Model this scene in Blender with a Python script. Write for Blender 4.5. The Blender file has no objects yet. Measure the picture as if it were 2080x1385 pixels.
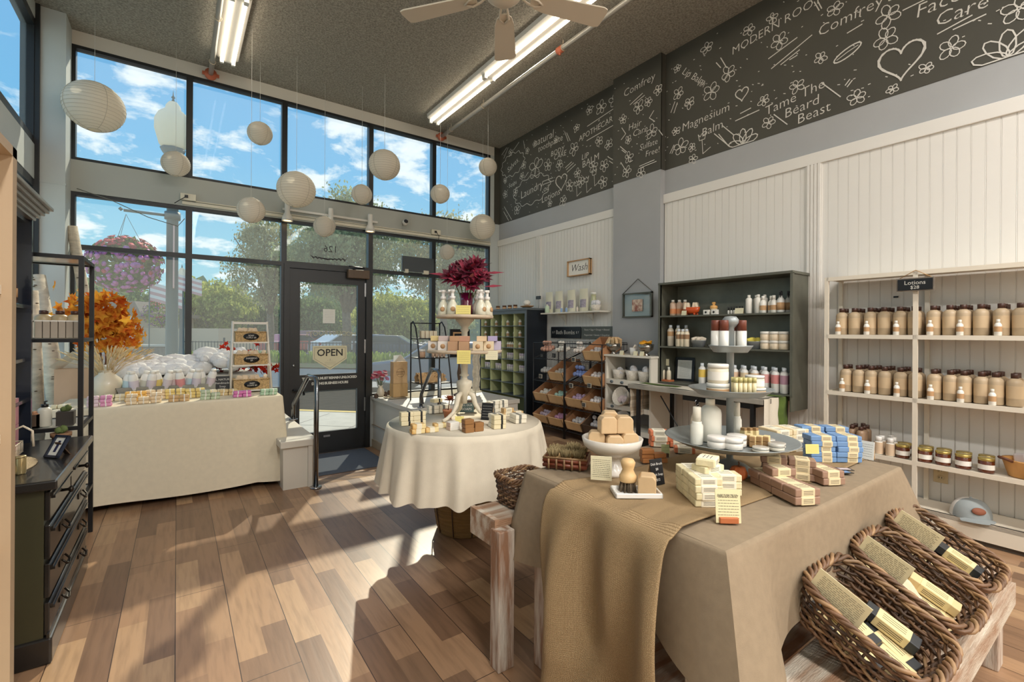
import bpy, bmesh, math, random
from math import sin, cos, pi, radians, sqrt, atan2
from mathutils import Vector, Matrix, Euler
random.seed(7)
SC = bpy.context.scene
COL = SC.collection
# ---------------- camera (level, eye 1.25 m above the shop floor) ----------------
FPX, YAW, ROLL, CY, EYE = 952.0, radians(35.55), radians(0.35), 674.5, 1.25
_f = Vector((sin(YAW), cos(YAW), 0)); _r = Vector((cos(YAW), -sin(YAW), 0)); _u = Vector((0, 0, 1))
_r2 = _r * cos(ROLL) + _u * sin(ROLL); _u2 = _u * cos(ROLL) - _r * sin(ROLL)
CAMP = Vector((0, 0, EYE))
cd = bpy.data.cameras.new('camera'); cam = bpy.data.objects.new('camera', cd); COL.objects.link(cam)
cd.sensor_width = 36; cd.lens = FPX / 2080 * 36; cd.shift_y = -(692.5 - CY) / 2080; cd.clip_start = 0.02; cd.clip_end = 500
cam.matrix_world = Matrix(((_r2.x, _u2.x, -_f.x, 0), (_r2.y, _u2.y, -_f.y, 0), (_r2.z, _u2.z, -_f.z, EYE), (0, 0, 0, 1)))
SC.camera = cam
def at(px, py, ax, v):
    """world point on the plane ax = v seen at a pixel of the 2080x1385 photograph"""
    d = _f * FPX + _r2 * (px - 1040) - _u2 * (py - CY); i = 'XYZ'.index(ax)
    return CAMP + d * ((v - CAMP[i]) / d[i])
# ---------------- colour management ----------------
vs = SC.view_settings; vs.view_transform = 'Standard'; vs.look = 'None'; vs.gamma = 1; vs.use_curve_mapping = False
vs.exposure = 0.2
cy = SC.cycles
cy.max_bounces = 7; cy.diffuse_bounces = 4; cy.glossy_bounces = 3; cy.transmission_bounces = 4; cy.transparent_max_bounces = 12
cy.caustics_reflective = False; cy.caustics_refractive = False; cy.sample_clamp_indirect = 6.0
def lin(c):
    return tuple(((x / 255) / 12.92 if x / 255 <= .04045 else ((x / 255 + .055) / 1.055) ** 2.4) for x in c)
# ---------------- sky with clouds ----------------
W = bpy.data.worlds.new('world'); SC.world = W; W.use_nodes = True
nt = W.node_tree; nt.nodes.clear()
def wn(t, **k):
    n = nt.nodes.new(t)
    for a, b in k.items(): setattr(n, a, b)
    return n
def ramp(n, pts):
    r = n.color_ramp
    while len(r.elements) > 1: r.elements.remove(r.elements[-1])
    r.elements[0].position = pts[0][0]; r.elements[0].color = (*pts[0][1], 1)
    for p, c in pts[1:]:
        e = r.elements.new(p); e.color = (*c, 1)
tc = wn('ShaderNodeTexCoord'); sx = wn('ShaderNodeSeparateXYZ'); nt.links.new(tc.outputs['Generated'], sx.inputs[0])
g = wn('ShaderNodeValToRGB'); nt.links.new(sx.outputs['Z'], g.inputs[0])
ramp(g, [(0, lin((190, 215, 215))), (.12, lin((150, 205, 225))), (.3, lin((110, 180, 226))), (.55, lin((118, 170, 220))), (1, lin((105, 150, 205)))])
ad = wn('ShaderNodeMath', operation='ADD'); nt.links.new(sx.outputs['Z'], ad.inputs[0]); ad.inputs[1].default_value = .22
dv = wn('ShaderNodeVectorMath', operation='DIVIDE'); cb = wn('ShaderNodeCombineXYZ')
for k in 'XYZ': nt.links.new(ad.outputs[0], cb.inputs[k])
nt.links.new(tc.outputs['Generated'], dv.inputs[0]); nt.links.new(cb.outputs[0], dv.inputs[1])
n1 = wn('ShaderNodeTexNoise'); n1.inputs['Scale'].default_value = 5.2; n1.inputs['Detail'].default_value = 9; n1.inputs['Roughness'].default_value = .58; n1.inputs['Distortion'].default_value = .25
mp = wn('ShaderNodeMapping'); mp.inputs['Location'].default_value = (3.1, 1.7, 0.4); nt.links.new(dv.outputs[0], mp.inputs[0]); nt.links.new(mp.outputs[0], n1.inputs['Vector'])
cr = wn('ShaderNodeValToRGB'); nt.links.new(n1.outputs['Fac'], cr.inputs[0]); ramp(cr, [(.5, (0, 0, 0)), (.6, (.8, .8, .8)), (.72, (1, 1, 1))])
mx = wn('ShaderNodeMix', data_type='RGBA'); nt.links.new(cr.outputs[0], mx.inputs[0]); nt.links.new(g.outputs[0], mx.inputs[6]); mx.inputs[7].default_value = (.95, .97, .97, 1)
bg = wn('ShaderNodeBackground'); bg.inputs[1].default_value = 1.0; nt.links.new(mx.outputs[2], bg.inputs[0])
wo = wn('ShaderNodeOutputWorld'); nt.links.new(bg.outputs[0], wo.inputs[0])
# ---------------- sun ----------------
SAZ, SEL = radians(27.8), radians(36.6)
sd = bpy.data.lights.new('sun', 'SUN'); sd.energy = 3.4; sd.angle = radians(.7); sd.color = (1, .87, .68)
so = bpy.data.objects.new('sun', sd); COL.objects.link(so)
so.rotation_euler = Vector((sin(SAZ) * cos(SEL), cos(SAZ) * cos(SEL), sin(SEL))).to_track_quat('Z', 'Y').to_euler()
# unseen lamps added under the ceiling behind the camera as interior fill
def area(x, y, z, lx, ly, e, c=(1, .975, .94), rx=0):
    a = bpy.data.lights.new('unseen_fill_lamp', 'AREA'); a.shape = 'RECTANGLE'; a.size = lx; a.size_y = ly; a.energy = e; a.color = c
    o = bpy.data.objects.new('unseen_fill_lamp', a); COL.objects.link(o); o.location = (x, y, z); o.rotation_euler = (rx, 0, 0); return o
for _x, _y in ((.3, -1.6), (2.8, -1.6), (.3, -4.2), (2.8, -4.2)):
    area(_x, _y, 4.03, .22, 2.4, 105)
# ---------------- materials ----------------
MATS = {}
def mat(name, c, rough=.6, var=0, sc=20, bump=0, bsc=60, metal=0, emit=0, trans=0, alpha=1, spec=.5, c2=None, stretch=None, coat=0, sheen=0):
    if name in MATS: return MATS[name]
    m = bpy.data.materials.new(name); m.use_nodes = True; MATS[name] = m
    N = m.node_tree; b = N.nodes['Principled BSDF']; c = lin(c)
    b.inputs['Roughness'].default_value = rough; b.inputs['Metallic'].default_value = metal
    b.inputs['Specular IOR Level'].default_value = spec; b.inputs['Base Color'].default_value = (*c, 1)
    if coat: b.inputs['Coat Weight'].default_value = coat
    if trans: b.inputs['Transmission Weight'].default_value = trans
    if alpha < 1: b.inputs['Alpha'].default_value = alpha
    if emit: b.inputs['Emission Color'].default_value = (*c, 1); b.inputs['Emission Strength'].default_value = emit
    t = N.nodes.new('ShaderNodeTexCoord'); src = t.outputs['Object']
    if stretch:
        mp = N.nodes.new('ShaderNodeMapping'); mp.inputs['Scale'].default_value = stretch; N.links.new(src, mp.inputs[0]); src = mp.outputs[0]
    if var or c2:
        n = N.nodes.new('ShaderNodeTexNoise'); n.inputs['Scale'].default_value = sc; n.inputs['Detail'].default_value = 5; N.links.new(src, n.inputs['Vector'])
        r = N.nodes.new('ShaderNodeValToRGB'); N.links.new(n.outputs['Fac'], r.inputs[0])
        if c2: cc = lin(c2); ramp(r, [(.38, c), (.62, cc)])
        else: ramp(r, [(.3, tuple(x * (1 - var) for x in c)), (.7, tuple(min(1, x * (1 + var)) for x in c))])
        N.links.new(r.outputs[0], b.inputs['Base Color'])
    if bump:
        n = N.nodes.new('ShaderNodeTexNoise'); n.inputs['Scale'].default_value = bsc; n.inputs['Detail'].default_value = 4; N.links.new(src, n.inputs['Vector'])
        bb = N.nodes.new('ShaderNodeBump'); bb.inputs['Strength'].default_value = bump; bb.inputs['Distance'].default_value = .01
        N.links.new(n.outputs['Fac'], bb.inputs['Height']); N.links.new(bb.outputs[0], b.inputs['Normal'])
    return m
def thinglass(name, c=(235, 245, 245), rough=0.0, gl=.07, glare_veil=0):
    if name in MATS: return MATS[name]
    m = bpy.data.materials.new(name); m.use_nodes = True; MATS[name] = m; N = m.node_tree; N.nodes.clear()
    o = N.nodes.new('ShaderNodeOutputMaterial'); x = N.nodes.new('ShaderNodeMixShader'); t = N.nodes.new('ShaderNodeBsdfTransparent'); t.inputs[0].default_value = (*lin(c), 1)
    gg = N.nodes.new('ShaderNodeBsdfGlossy'); gg.inputs['Roughness'].default_value = rough; x.inputs[0].default_value = gl
    N.links.new(t.outputs[0], x.inputs[1]); N.links.new(gg.outputs[0], x.inputs[2]); N.links.new(x.outputs[0], o.inputs[0])
    if glare_veil:  # translucent layer puts the window's glare haze into the glass
        d = N.nodes.new('ShaderNodeBsdfTranslucent'); d.inputs[0].default_value = (.9, .9, .85, 1); y = N.nodes.new('ShaderNodeMixShader'); y.inputs[0].default_value = glare_veil
        N.links.new(x.outputs[0], y.inputs[1]); N.links.new(d.outputs[0], y.inputs[2]); N.links.new(y.outputs[0], o.inputs[0])
    return m
def leafmat(name, c, c2, tl=.45, sc=1.6):
    if name in MATS: return MATS[name]
    m = bpy.data.materials.new(name); m.use_nodes = True; MATS[name] = m; N = m.node_tree; N.nodes.clear()
    o = N.nodes.new('ShaderNodeOutputMaterial'); x = N.nodes.new('ShaderNodeMixShader'); d = N.nodes.new('ShaderNodeBsdfDiffuse'); t = N.nodes.new('ShaderNodeBsdfTranslucent')
    tcn = N.nodes.new('ShaderNodeTexCoord'); n = N.nodes.new('ShaderNodeTexNoise'); n.inputs['Scale'].default_value = sc; n.inputs['Detail'].default_value = 6
    r = N.nodes.new('ShaderNodeValToRGB'); ramp(r, [(.36, lin(c)), (.64, lin(c2))]); N.links.new(tcn.outputs['Object'], n.inputs['Vector']); N.links.new(n.outputs['Fac'], r.inputs[0])
    N.links.new(r.outputs[0], d.inputs[0]); N.links.new(r.outputs[0], t.inputs[0]); x.inputs[0].default_value = tl
    N.links.new(d.outputs[0], x.inputs[1]); N.links.new(t.outputs[0], x.inputs[2]); N.links.new(x.outputs[0], o.inputs[0]); return m
# ---------------- mesh collector ----------------
_BX = {}
def rot(rx=0, ry=0, rz=0): return Euler((rx, ry, rz)).to_matrix()
class M:
    def __init__(s): s.v = []; s.f = []; s.k = []; s.sm = []
    def add(s, vs, fs, k=0, smooth=False, R=None, o=(0, 0, 0)):
        b = len(s.v); o = Vector(o)
        for p in vs:
            p = Vector(p)
            if R is not None: p = R @ p
            s.v.append(p + o)
        for q in fs: s.f.append([i + b for i in q]); s.k.append(k); s.sm.append(smooth)
        return s
    def box(s, c, d, R=None, k=0, bev=0):
        """box centred at c, size d"""
        x, y, z = d[0] / 2, d[1] / 2, d[2] / 2
        if bev:
            e = min(bev, .45 * min(d)); key = (round(d[0], 4), round(d[1], 4), round(d[2], 4), round(e, 4))
            if key not in _BX:
                bm = bmesh.new(); bmesh.ops.create_cube(bm, size=1); bmesh.ops.scale(bm, vec=d, verts=bm.verts)
                bmesh.ops.bevel(bm, geom=bm.edges[:], offset=e, segments=2, profile=.5, affect='EDGES'); bm.verts.index_update()
                _BX[key] = ([v.co.copy() for v in bm.verts], [[v.index for v in f.verts] for f in bm.faces]); bm.free()
            vs, fs = _BX[key]; return s.add(vs, fs, k, False, R, c)
        vs = [(-x, -y, -z), (x, -y, -z), (x, y, -z), (-x, y, -z), (-x, -y, z), (x, -y, z), (x, y, z), (-x, y, z)]
        return s.add(vs, [(0, 3, 2, 1), (4, 5, 6, 7), (0, 1, 5, 4), (1, 2, 6, 5), (2, 3, 7, 6), (3, 0, 4, 7)], k, False, R, c)
    def bb(s, a, b, k=0, bev=0):
        """box from corner a to corner b"""
        return s.box([(a[i] + b[i]) / 2 for i in range(3)], [abs(b[i] - a[i]) for i in range(3)], None, k, bev)
    def lathe(s, prof, n=20, o=(0, 0, 0), k=0, R=None, sx=1, sy=1, smooth=True, rip=None):
        vs = []; fs = []
        for r, z in prof:
            for i in range(n):
                a = 2 * pi * i / n; rr = r * (1 + (rip[0] * cos(rip[1] * a) if rip else 0)); vs.append((rr * cos(a) * sx, rr * sin(a) * sy, z))
        for j in range(len(prof) - 1):
            for i in range(n): i2 = (i + 1) % n; fs.append((j * n + i, j * n + i2, (j + 1) * n + i2, (j + 1) * n + i))
        if prof[0][0] > 1e-5: fs.append(tuple(range(n))[::-1])
        if prof[-1][0] > 1e-5: fs.append(tuple((len(prof) - 1) * n + i for i in range(n)))
        return s.add(vs, fs, k, smooth, R, o)
    def cyl(s, c, r, h, n=16, k=0, R=None, r2=None):
        return s.lathe([(r, 0), (r if r2 is None else r2, h)], n, c, k, R, smooth=True)
    def tube(s, pts, r, n=8, k=0, closed=False, smooth=True):
        pts = [Vector(p) for p in pts]; m = len(pts); vs = []; fs = []; nrm = None
        for i, p in enumerate(pts):
            a = pts[i - 1] if (i > 0 or closed) else p; b = pts[(i + 1) % m] if (i < m - 1 or closed) else p
            t = (b - a).normalized() if (b - a).length > 1e-9 else Vector((0, 0, 1))
            if nrm is None:
                nrm = t.orthogonal().normalized()
            else:
                nrm = nrm - t * nrm.dot(t); nrm = nrm.normalized() if nrm.length > 1e-6 else t.orthogonal().normalized()
            bi = t.cross(nrm); rr = r[i] if isinstance(r, (list, tuple)) else r
            for j in range(n):
                an = 2 * pi * j / n; vs.append(p + nrm * (cos(an) * rr) + bi * (sin(an) * rr))
        for i in range(m if closed else m - 1):
            i2 = (i + 1) % m
            for j in range(n): j2 = (j + 1) % n; fs.append((i * n + j, i * n + j2, i2 * n + j2, i2 * n + j))
        if not closed: fs.append(tuple(range(n))[::-1]); fs.append(tuple((m - 1) * n + j for j in range(n)))
        return s.add(vs, fs, k, smooth)
    def prism(s, poly, z0, z1, k=0, R=None, o=(0, 0, 0)):
        n = len(poly); vs = [(x, y, z0) for x, y in poly] + [(x, y, z1) for x, y in poly]
        fs = [tuple(range(n))[::-1], tuple(range(n, 2 * n))] + [(i, (i + 1) % n, n + (i + 1) % n, n + i) for i in range(n)]
        return s.add(vs, fs, k, False, R, o)
    def ball(s, c, r, k=0, n=12, sx=1, sy=1, sz=1, R=None, jit=0):
        h = max(4, n // 2); pr = [(max(r * sin(pi * i / h), 0), -r * cos(pi * i / h) * sz) for i in range(h + 1)]
        b = len(s.v); s.lathe(pr, n, c, k, R, sx, sy)
        if jit:
            for i in range(b, len(s.v)): s.v[i] = Vector(c) + (s.v[i] - Vector(c)) * (1 + random.uniform(-jit, jit))
        return s
    def quad(s, a, b, c, d, k=0): return s.add([a, b, c, d], [(0, 1, 2, 3)], k)
    def grid(s, fn, nu, nv, k=0, smooth=True):
        vs = [fn(i / nu, j / nv) for i in range(nu + 1) for j in range(nv + 1)]
        fs = [(i * (nv + 1) + j, (i + 1) * (nv + 1) + j, (i + 1) * (nv + 1) + j + 1, i * (nv + 1) + j + 1) for i in range(nu) for j in range(nv)]
        return s.add(vs, fs, k, smooth)
    def mesh(s, name, mats):
        me = bpy.data.meshes.new(name); me.from_pydata([tuple(p) for p in s.v], [], s.f)
        for m_ in (mats if isinstance(mats, (list, tuple)) else [mats]): me.materials.append(m_)
        me.polygons.foreach_set('material_index', s.k); me.polygons.foreach_set('use_smooth', s.sm); me.update()
        return me
    def obj(s, name, mats, parent=None, **kw): return link(name, s.mesh(name, mats), parent, **kw)
def link(name, me, parent=None, loc=(0, 0, 0), rz=0, r=None, sc=None, label=None, cat=None, group=None, kind=None):
    o = bpy.data.objects.new(name, me); COL.objects.link(o); o.location = loc
    o.rotation_euler = r if r is not None else (0, 0, rz)
    if sc is not None: o.scale = (sc, sc, sc) if not isinstance(sc, (list, tuple)) else sc
    if parent is not None: o.parent = parent
    if label: o['label'] = label
    if cat: o['category'] = cat
    if group: o['group'] = group
    if kind: o['kind'] = kind
    return o
def E(name, loc=(0, 0, 0), rz=0, **kw): return link(name, None, None, loc, rz, **kw)
def dup(root, loc, rz=None, label=None, group=None, r=None, sc=None, cat=None):
    """a copy of a thing with copies of its parts and sub-parts"""
    n = root.copy(); COL.objects.link(n); n.location = loc
    if rz is not None: n.rotation_euler = (0, 0, rz)
    if r is not None: n.rotation_euler = r
    if sc is not None: n.scale = (sc, sc, sc) if not isinstance(sc, (list, tuple)) else sc
    if label: n['label'] = label
    if group: n['group'] = group
    if cat: n['category'] = cat
    for ch in root.children:
        c = ch.copy(); COL.objects.link(c); c.parent = n
        for g_ in ch.children:
            d = g_.copy(); COL.objects.link(d); d.parent = c
    return n
class Kind:
    """first use moves the thing itself, later uses copy it"""
    def __init__(s, root): s.root = root; s.used = False
    def put(s, loc, rz=0, label=None, group=None, r=None, sc=None):
        if not s.used:
            s.used = True; o = s.root; o.location = loc; o.rotation_euler = r if r is not None else (0, 0, rz)
            if sc is not None: o.scale = (sc, sc, sc) if not isinstance(sc, (list, tuple)) else sc
            if label: o['label'] = label
            if group: o['group'] = group
            return o
        return dup(s.root, loc, rz, label, group, r, sc)
ORD = ['first', 'second', 'third', 'fourth', 'fifth', 'sixth', 'seventh', 'eighth', 'ninth', 'tenth', 'eleventh', 'twelfth']
def struct(name, m, mats, parent=None, **kw): return m.obj(name, mats, parent, kind='structure', **kw)
def textmesh(txt, size, ext=.0005, spacing=1.0, off=0, shear=0, align='CENTER'):
    c = bpy.data.curves.new('t', 'FONT'); c.body = txt; c.size = size; c.extrude = ext; c.space_character = spacing; c.offset = off; c.shear = shear
    c.align_x = align; c.align_y = 'CENTER'; c.resolution_u = 2
    o = bpy.data.objects.new('t', c); COL.objects.link(o); dg = bpy.context.evaluated_depsgraph_get()
    me = bpy.data.meshes.new_from_object(o.evaluated_get(dg)); r = ([v.co.copy() for v in me.vertices], [list(p.vertices) for p in me.polygons])
    bpy.data.objects.remove(o); bpy.data.curves.remove(c); bpy.data.meshes.remove(me); return r
def frame3(xd, yd):
    """rotation whose local x, y run along xd, yd"""
    x = Vector(xd).normalized(); z = x.cross(Vector(yd)).normalized(); y = z.cross(x); return Matrix((x, y, z)).transposed()
def text(m, txt, size, o, R, k=0, **kw):
    vs, fs = textmesh(txt, size, **kw); m.add(vs, fs, k, False, R, o)
def scribble(m, w, h, n, o, R, k=0, t=.0012, rnd=random):
    """small printed text lines on a card: n lines within w x h"""
    for i in range(n):
        y = h / 2 - (i + .5) * h / n; x = -w / 2 + rnd.uniform(0, w * .06)
        while x < w / 2 * .92:
            l = rnd.uniform(.05, .16) * w; l = min(l, w / 2 - x)
            m.add([(x, y - t / 2, 0), (x + l, y - t / 2, 0), (x + l, y + t / 2, 0), (x, y + t / 2, 0)], [(0, 1, 2, 3)], k, False, R, o); x += l + w * .025
RX = frame3((0, -1, 0), (0, 0, 1))   # writing on the right wall, read by someone facing +X
RY = frame3((1, 0, 0), (0, 0, 1))    # writing facing -Y
# =================== SHELL ===================
WY, XR, XL, ZC = 6.26, 4.18, -1.05, 4.18
white = mat('white_paint', (226, 222, 212), .5)
panelw = mat('cream_beadboard', (228, 224, 217), .45)
greyw = mat('grey_wall', (168, 169, 170), .7, var=.03, sc=3)
greyc = mat('pale_grey_column', (196, 202, 200), .6, var=.03, sc=3)
beamg = mat('beam_grey', (176, 180, 174), .6)
dark = mat('dark_bronze_frame', (34, 36, 38), .4)
blackm = mat('black_metal', (22, 22, 24), .4)
steel = mat('steel', (170, 172, 175), .25, metal=1)
glass = thinglass('window_glass', (250, 254, 254), gl=.004, glare_veil=.065)
chalkb = mat('chalkboard_black', (74, 72, 64), .75, var=.12, sc=1.2)
chalk = mat('chalk_white', (214, 210, 202), .9)
# floor: laminate planks running towards the windows
fm = bpy.data.materials.new('plank_floor'); fm.use_nodes = True; N = fm.node_tree; B = N.nodes['Principled BSDF']
def nn(t, **k):
    n = N.nodes.new(t)
    for a, b in k.items(): setattr(n, a, b)
    return n
t_ = nn('ShaderNodeTexCoord'); s_ = nn('ShaderNodeSeparateXYZ'); N.links.new(t_.outputs['Object'], s_.inputs[0])
c_ = nn('ShaderNodeCombineXYZ'); N.links.new(s_.outputs['Y'], c_.inputs['X']); N.links.new(s_.outputs['X'], c_.inputs['Y'])
def brick(w, h, mort, seed):
    b = nn('ShaderNodeTexBrick'); b.offset = .37; b.inputs['Scale'].default_value = 1; b.inputs['Brick Width'].default_value = w; b.inputs['Row Height'].default_value = h
    b.inputs['Mortar Size'].default_value = mort; b.inputs['Color1'].default_value = (0, 0, 0, 1); b.inputs['Color2'].default_value = (1, 1, 1, 1); b.inputs['Mortar'].default_value = (.5, .5, .5, 1)
    mpn = nn('ShaderNodeMapping'); mpn.inputs['Location'].default_value = (seed, seed * .0, 0); N.links.new(c_.outputs[0], mpn.inputs[0]); N.links.new(mpn.outputs[0], b.inputs['Vector']); return b
b1 = brick(.52, .0975, 0.0, 11.3); b2 = brick(1.25, .195, .0016, 3.1)
rp = nn('ShaderNodeValToRGB'); ramp(rp, [(0, lin((122, 92, 70))), (.3, lin((142, 110, 84))), (.55, lin((162, 126, 96))), (.8, lin((178, 142, 108))), (1, lin((190, 156, 120)))]); N.links.new(b1.outputs['Color'], rp.inputs[0])
gn = nn('ShaderNodeTexNoise'); gn.inputs['Scale'].default_value = 5; gn.inputs['Detail'].default_value = 7; gmp = nn('ShaderNodeMapping'); gmp.inputs['Scale'].default_value = (9, .8, 1)
N.links.new(t_.outputs['Object'], gmp.inputs[0]); N.links.new(gmp.outputs[0], gn.inputs['Vector'])
gr = nn('ShaderNodeValToRGB'); ramp(gr, [(.3, (.68, .66, .64)), (.55, (1, 1, 1)), (.75, (1.0, .97, .93))]); N.links.new(gn.outputs['Fac'], gr.inputs[0])
m1 = nn('ShaderNodeMix', data_type='RGBA', blend_type='MULTIPLY'); m1.inputs[0].default_value = .8; N.links.new(rp.outputs[0], m1.inputs[6]); N.links.new(gr.outputs[0], m1.inputs[7])
m2 = nn('ShaderNodeMix', data_type='RGBA'); N.links.new(b2.outputs['Fac'], m2.inputs[0]); N.links.new(m1.outputs[2], m2.inputs[6]); m2.inputs[7].default_value = (*lin((60, 42, 32)), 1)
N.links.new(m2.outputs[2], B.inputs['Base Color']); B.inputs['Roughness'].default_value = .34; B.inputs['Specular IOR Level'].default_value = .6
bb_ = nn('ShaderNodeBump'); bb_.inputs['Strength'].default_value = .15; bb_.inputs['Distance'].default_value = .002; N.links.new(gn.outputs['Fac'], bb_.inputs['Height']); N.links.new(bb_.outputs[0], B.inputs['Normal'])
m = M()
YB = -6.5
for a, b in (((XL - .1, YB), (.86, WY)), ((2.14, YB), (XR + .1, WY))):
    m.quad((a[0], a[1], 0), (b[0], a[1], 0), (b[0], b[1], 0), (a[0], b[1], 0))
m.quad((.86, YB, 0), (2.14, YB, 0), (2.14, 4.0, 0), (.86, 4.0, 0))
m.quad((.86, 4.0, 0), (2.14, 4.0, 0), (2.14, 5.2, -.3), (.86, 5.2, -.3))
m.quad((.86, 5.2, -.3), (2.14, 5.2, -.3), (2.14, WY + .06, -.3), (.86, WY + .06, -.3))
struct('floor', m, fm)
# ceiling: dark sprayed texture
cm = mat('dark_textured_ceiling', (150, 145, 134), .95, var=.4, sc=60, bump=.9, bsc=110)
m = M(); m.bb((XL - .1, YB, ZC), (XR + .15, WY + .1, ZC + .1)); struct('ceiling', m, cm)
# back and left walls of the shop behind and beside the camera
m = M(); m.bb((XL - .2, YB - .1, 0), (XR + .2, YB, ZC)); struct('wall_back', m, white)
m = M(); m.bb((XL - .1, YB, 0), (XL, 1.9, ZC)); m.bb((XL - .1, 1.9, 2.6), (XL, 6.0, 2.91)); m.bb((XL - .1, 1.9, 0), (XL, 6.0, .38)); m.bb((XL - .1, 1.9, 4.04), (XL, 6.0, ZC))
struct('wall_left', m, greyc)
# left wall glazing (upper and lower), dark frames
def window(n, a, b, z0, z1, side='Y', w=.026, pos=None, d=.09, bars=(), g=glass, lw=None):
    """framed pane between a..b on the plane Y=pos (or X=pos)"""
    m = M(); pos = WY if pos is None else pos
    def bar(a0, a1, c0, c1, dd=d):
        if side == 'Y': m.bb((a0, pos - dd * .4, c0), (a1, pos + dd * .6, c1))
        else: m.bb((pos - dd * .6, a0, c0), (pos + dd * .4, a1, c1))
    lw = w if lw is None else lw
    bar(a, a + lw, z0, z1); bar(b - w, b, z0, z1); bar(a + lw, b - w, z0, z0 + w); bar(a + lw, b - w, z1 - w, z1)
    for z in bars: bar(a + lw, b - w, z - .022, z + .022)
    f = struct('window_%d' % n, m, dark); q = M()
    if side == 'Y': q.bb((a + w, pos + .012, z0 + w), (b - w, pos + .018, z1 - w))
    else: q.bb((pos - .018, a + w, z0 + w), (pos - .012, b - w, z1 - w))
    gl_ = q.obj('glass', g, f); gl_['kind'] = 'structure'
    return f
XS = [-.85, .10, 1.05, 2.11, 3.04, 4.01]
for i in range(5): window(i + 1, XS[i], XS[i + 1], 2.91, 4.04, w=.03)
for i in (0, 1, 3, 4): window(6 + i, XS[i], XS[i + 1], .38, 2.6, bars=(2.065,), w=.03)
window(8, 1.05, 2.11, 2.07, 2.6, w=.03)
for j, (a, b) in enumerate(((1.9, 3.3), (3.3, 4.7), (4.7, 5.98))):
    window(11 + 2 * j, a, b, 2.91, 4.04, 'X', pos=XL - .04, w=.07); window(12 + 2 * j, a, b, .38, 2.6, 'X', pos=XL - .04, w=.07)
# storefront wall: header, beam, sills, side strip, column
m = M(); m.bb((-.85, WY - .03, 4.04), (XR, WY + .12, ZC)); struct('wall_front', m, white)
m = M(); m.bb((-.85, WY - .05, 2.6), (4.01, WY + .12, 2.91)); struct('trim_1', m, beamg)
m = M(); m.bb((4.01, WY - .04, 0), (XR, WY + .12, 4.04)); m.bb((-1.02, 5.95, 0), (-.85, WY + .12, ZC), 1); m.bb((-1.025, 5.945, 2.585), (-.845, 5.99, 2.6), 0); m.bb((-1.14, 5.92, 0), (-1.02, WY + .12, ZC), 2); struct('trim_2', m, [greyc, greyc, dark])
m = M(); m.bb((-.85, WY - .02, -.3), (1.05, WY + .1, .38)); m.bb((2.11, WY - .02, -.3), (4.01, WY + .1, .38)); struct('trim_3', m, greyc)
# display platforms each side of the sunken entry, with the stub wall on the left
kw = mat('knee_wall_white', (216, 210, 198), .5)
m = M(); m.bb((-1.0, 4.9, 0), (.66, WY - .02, .36)); m.bb((.68, 4.02, 0), (.9, WY - .02, .33)); m.bb((.86, 4.0, -.3), (.9, WY - .02, .33)); m.bb((.655, 3.99, .33), (.925, WY - .02, .385), 0, .006); struct('trim_4', m, kw)
m = M(); m.bb((2.16, 4.9, -.3), (3.6, WY - .02, .36)); m.bb((2.13, 4.88, .33), (3.62, WY - .02, .385), 0, .006); m.bb((2.145, 4.9, -.3), (2.16, WY - .02, -.2), 1); m.bb((2.14, 4.0, -.3), (2.18, 4.9, .36)); m.bb((2.12, 3.98, .33), (2.24, 4.88, .385), 0, .004); struct('trim_5', m, [kw, mat('base_tan', (190, 175, 150), .6)])
# ---------- right wall: grey wall, chalkboard band, beadboard ----------
m = M(); m.bb((XR, YB, 0), (XR + .12, WY + .1, ZC)); m.bb((XR - .075, 3.09, 0), (XR, 3.74, ZC)); wr = struct('wall_right', m, greyw)
m = M(); m.bb((XR - .006, YB, 2.965), (XR, 3.09, ZC)); m.bb((XR - .006, 3.74, 2.965), (XR, WY - .04, ZC)); m.bb((XR - .082, 3.084, 2.965), (XR - .07, 3.746, ZC)); m.bb((XR - .08, 3.084, 2.965), (XR, 3.09, ZC)); m.bb((XR - .1, WY - .046, 2.965), (XR, WY - .04, ZC))
m.obj('chalkboard_band', chalkb, wr, label='black chalkboard band along the top of the wall')
# beadboard panels as real grooved strips
def bead(name, y0, y1, z0, z1, x=XR, pitch=.06, trimtop=True, posts=()):
    m = M(); m.bb((x - .012, y0, z0), (x, y1, z1)); y = y0 + .004
    while y < y1 - .02:
        m.bb((x - .0142, y + .0025, z0), (x - .012, min(y + pitch - .0045, y1), z1)); m.lathe([(.0018, z0), (.0018, z1)], 5, (x - .0125, y, 0)); y += pitch
    if trimtop: m.bb((x - .03, y0 - .01, z1 - .01), (x, y1 + .01, z1 + .085), 0, .004)
    for py in posts:
        for k in range(4): m.bb((x - .03, py - .05 + k * .026, z0), (x - .01, py - .032 + k * .026, z1))
        m.bb((x - .022, py - .06, z0), (x - .01, py + .06, z1))
    return struct(name, m, panelw)
bead('trim_6', 3.75, WY - .05, .12, 2.62, posts=(5.18,))
bead('trim_7', YB + .1, 3.08, .12, 2.62, pitch=.068, posts=(1.66,))
m = M(); m.bb((XR - .02, YB, 0), (XR, 3.09, .12)); m.bb((XR - .02, 3.75, 0), (XR, WY - .05, .12)); m.bb((XR - .09, 3.08, 0), (XR - .075, 3.75, .12)); struct('baseboard_right', m, mat('dark_base', (70, 66, 60), .5))
m = M()
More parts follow.
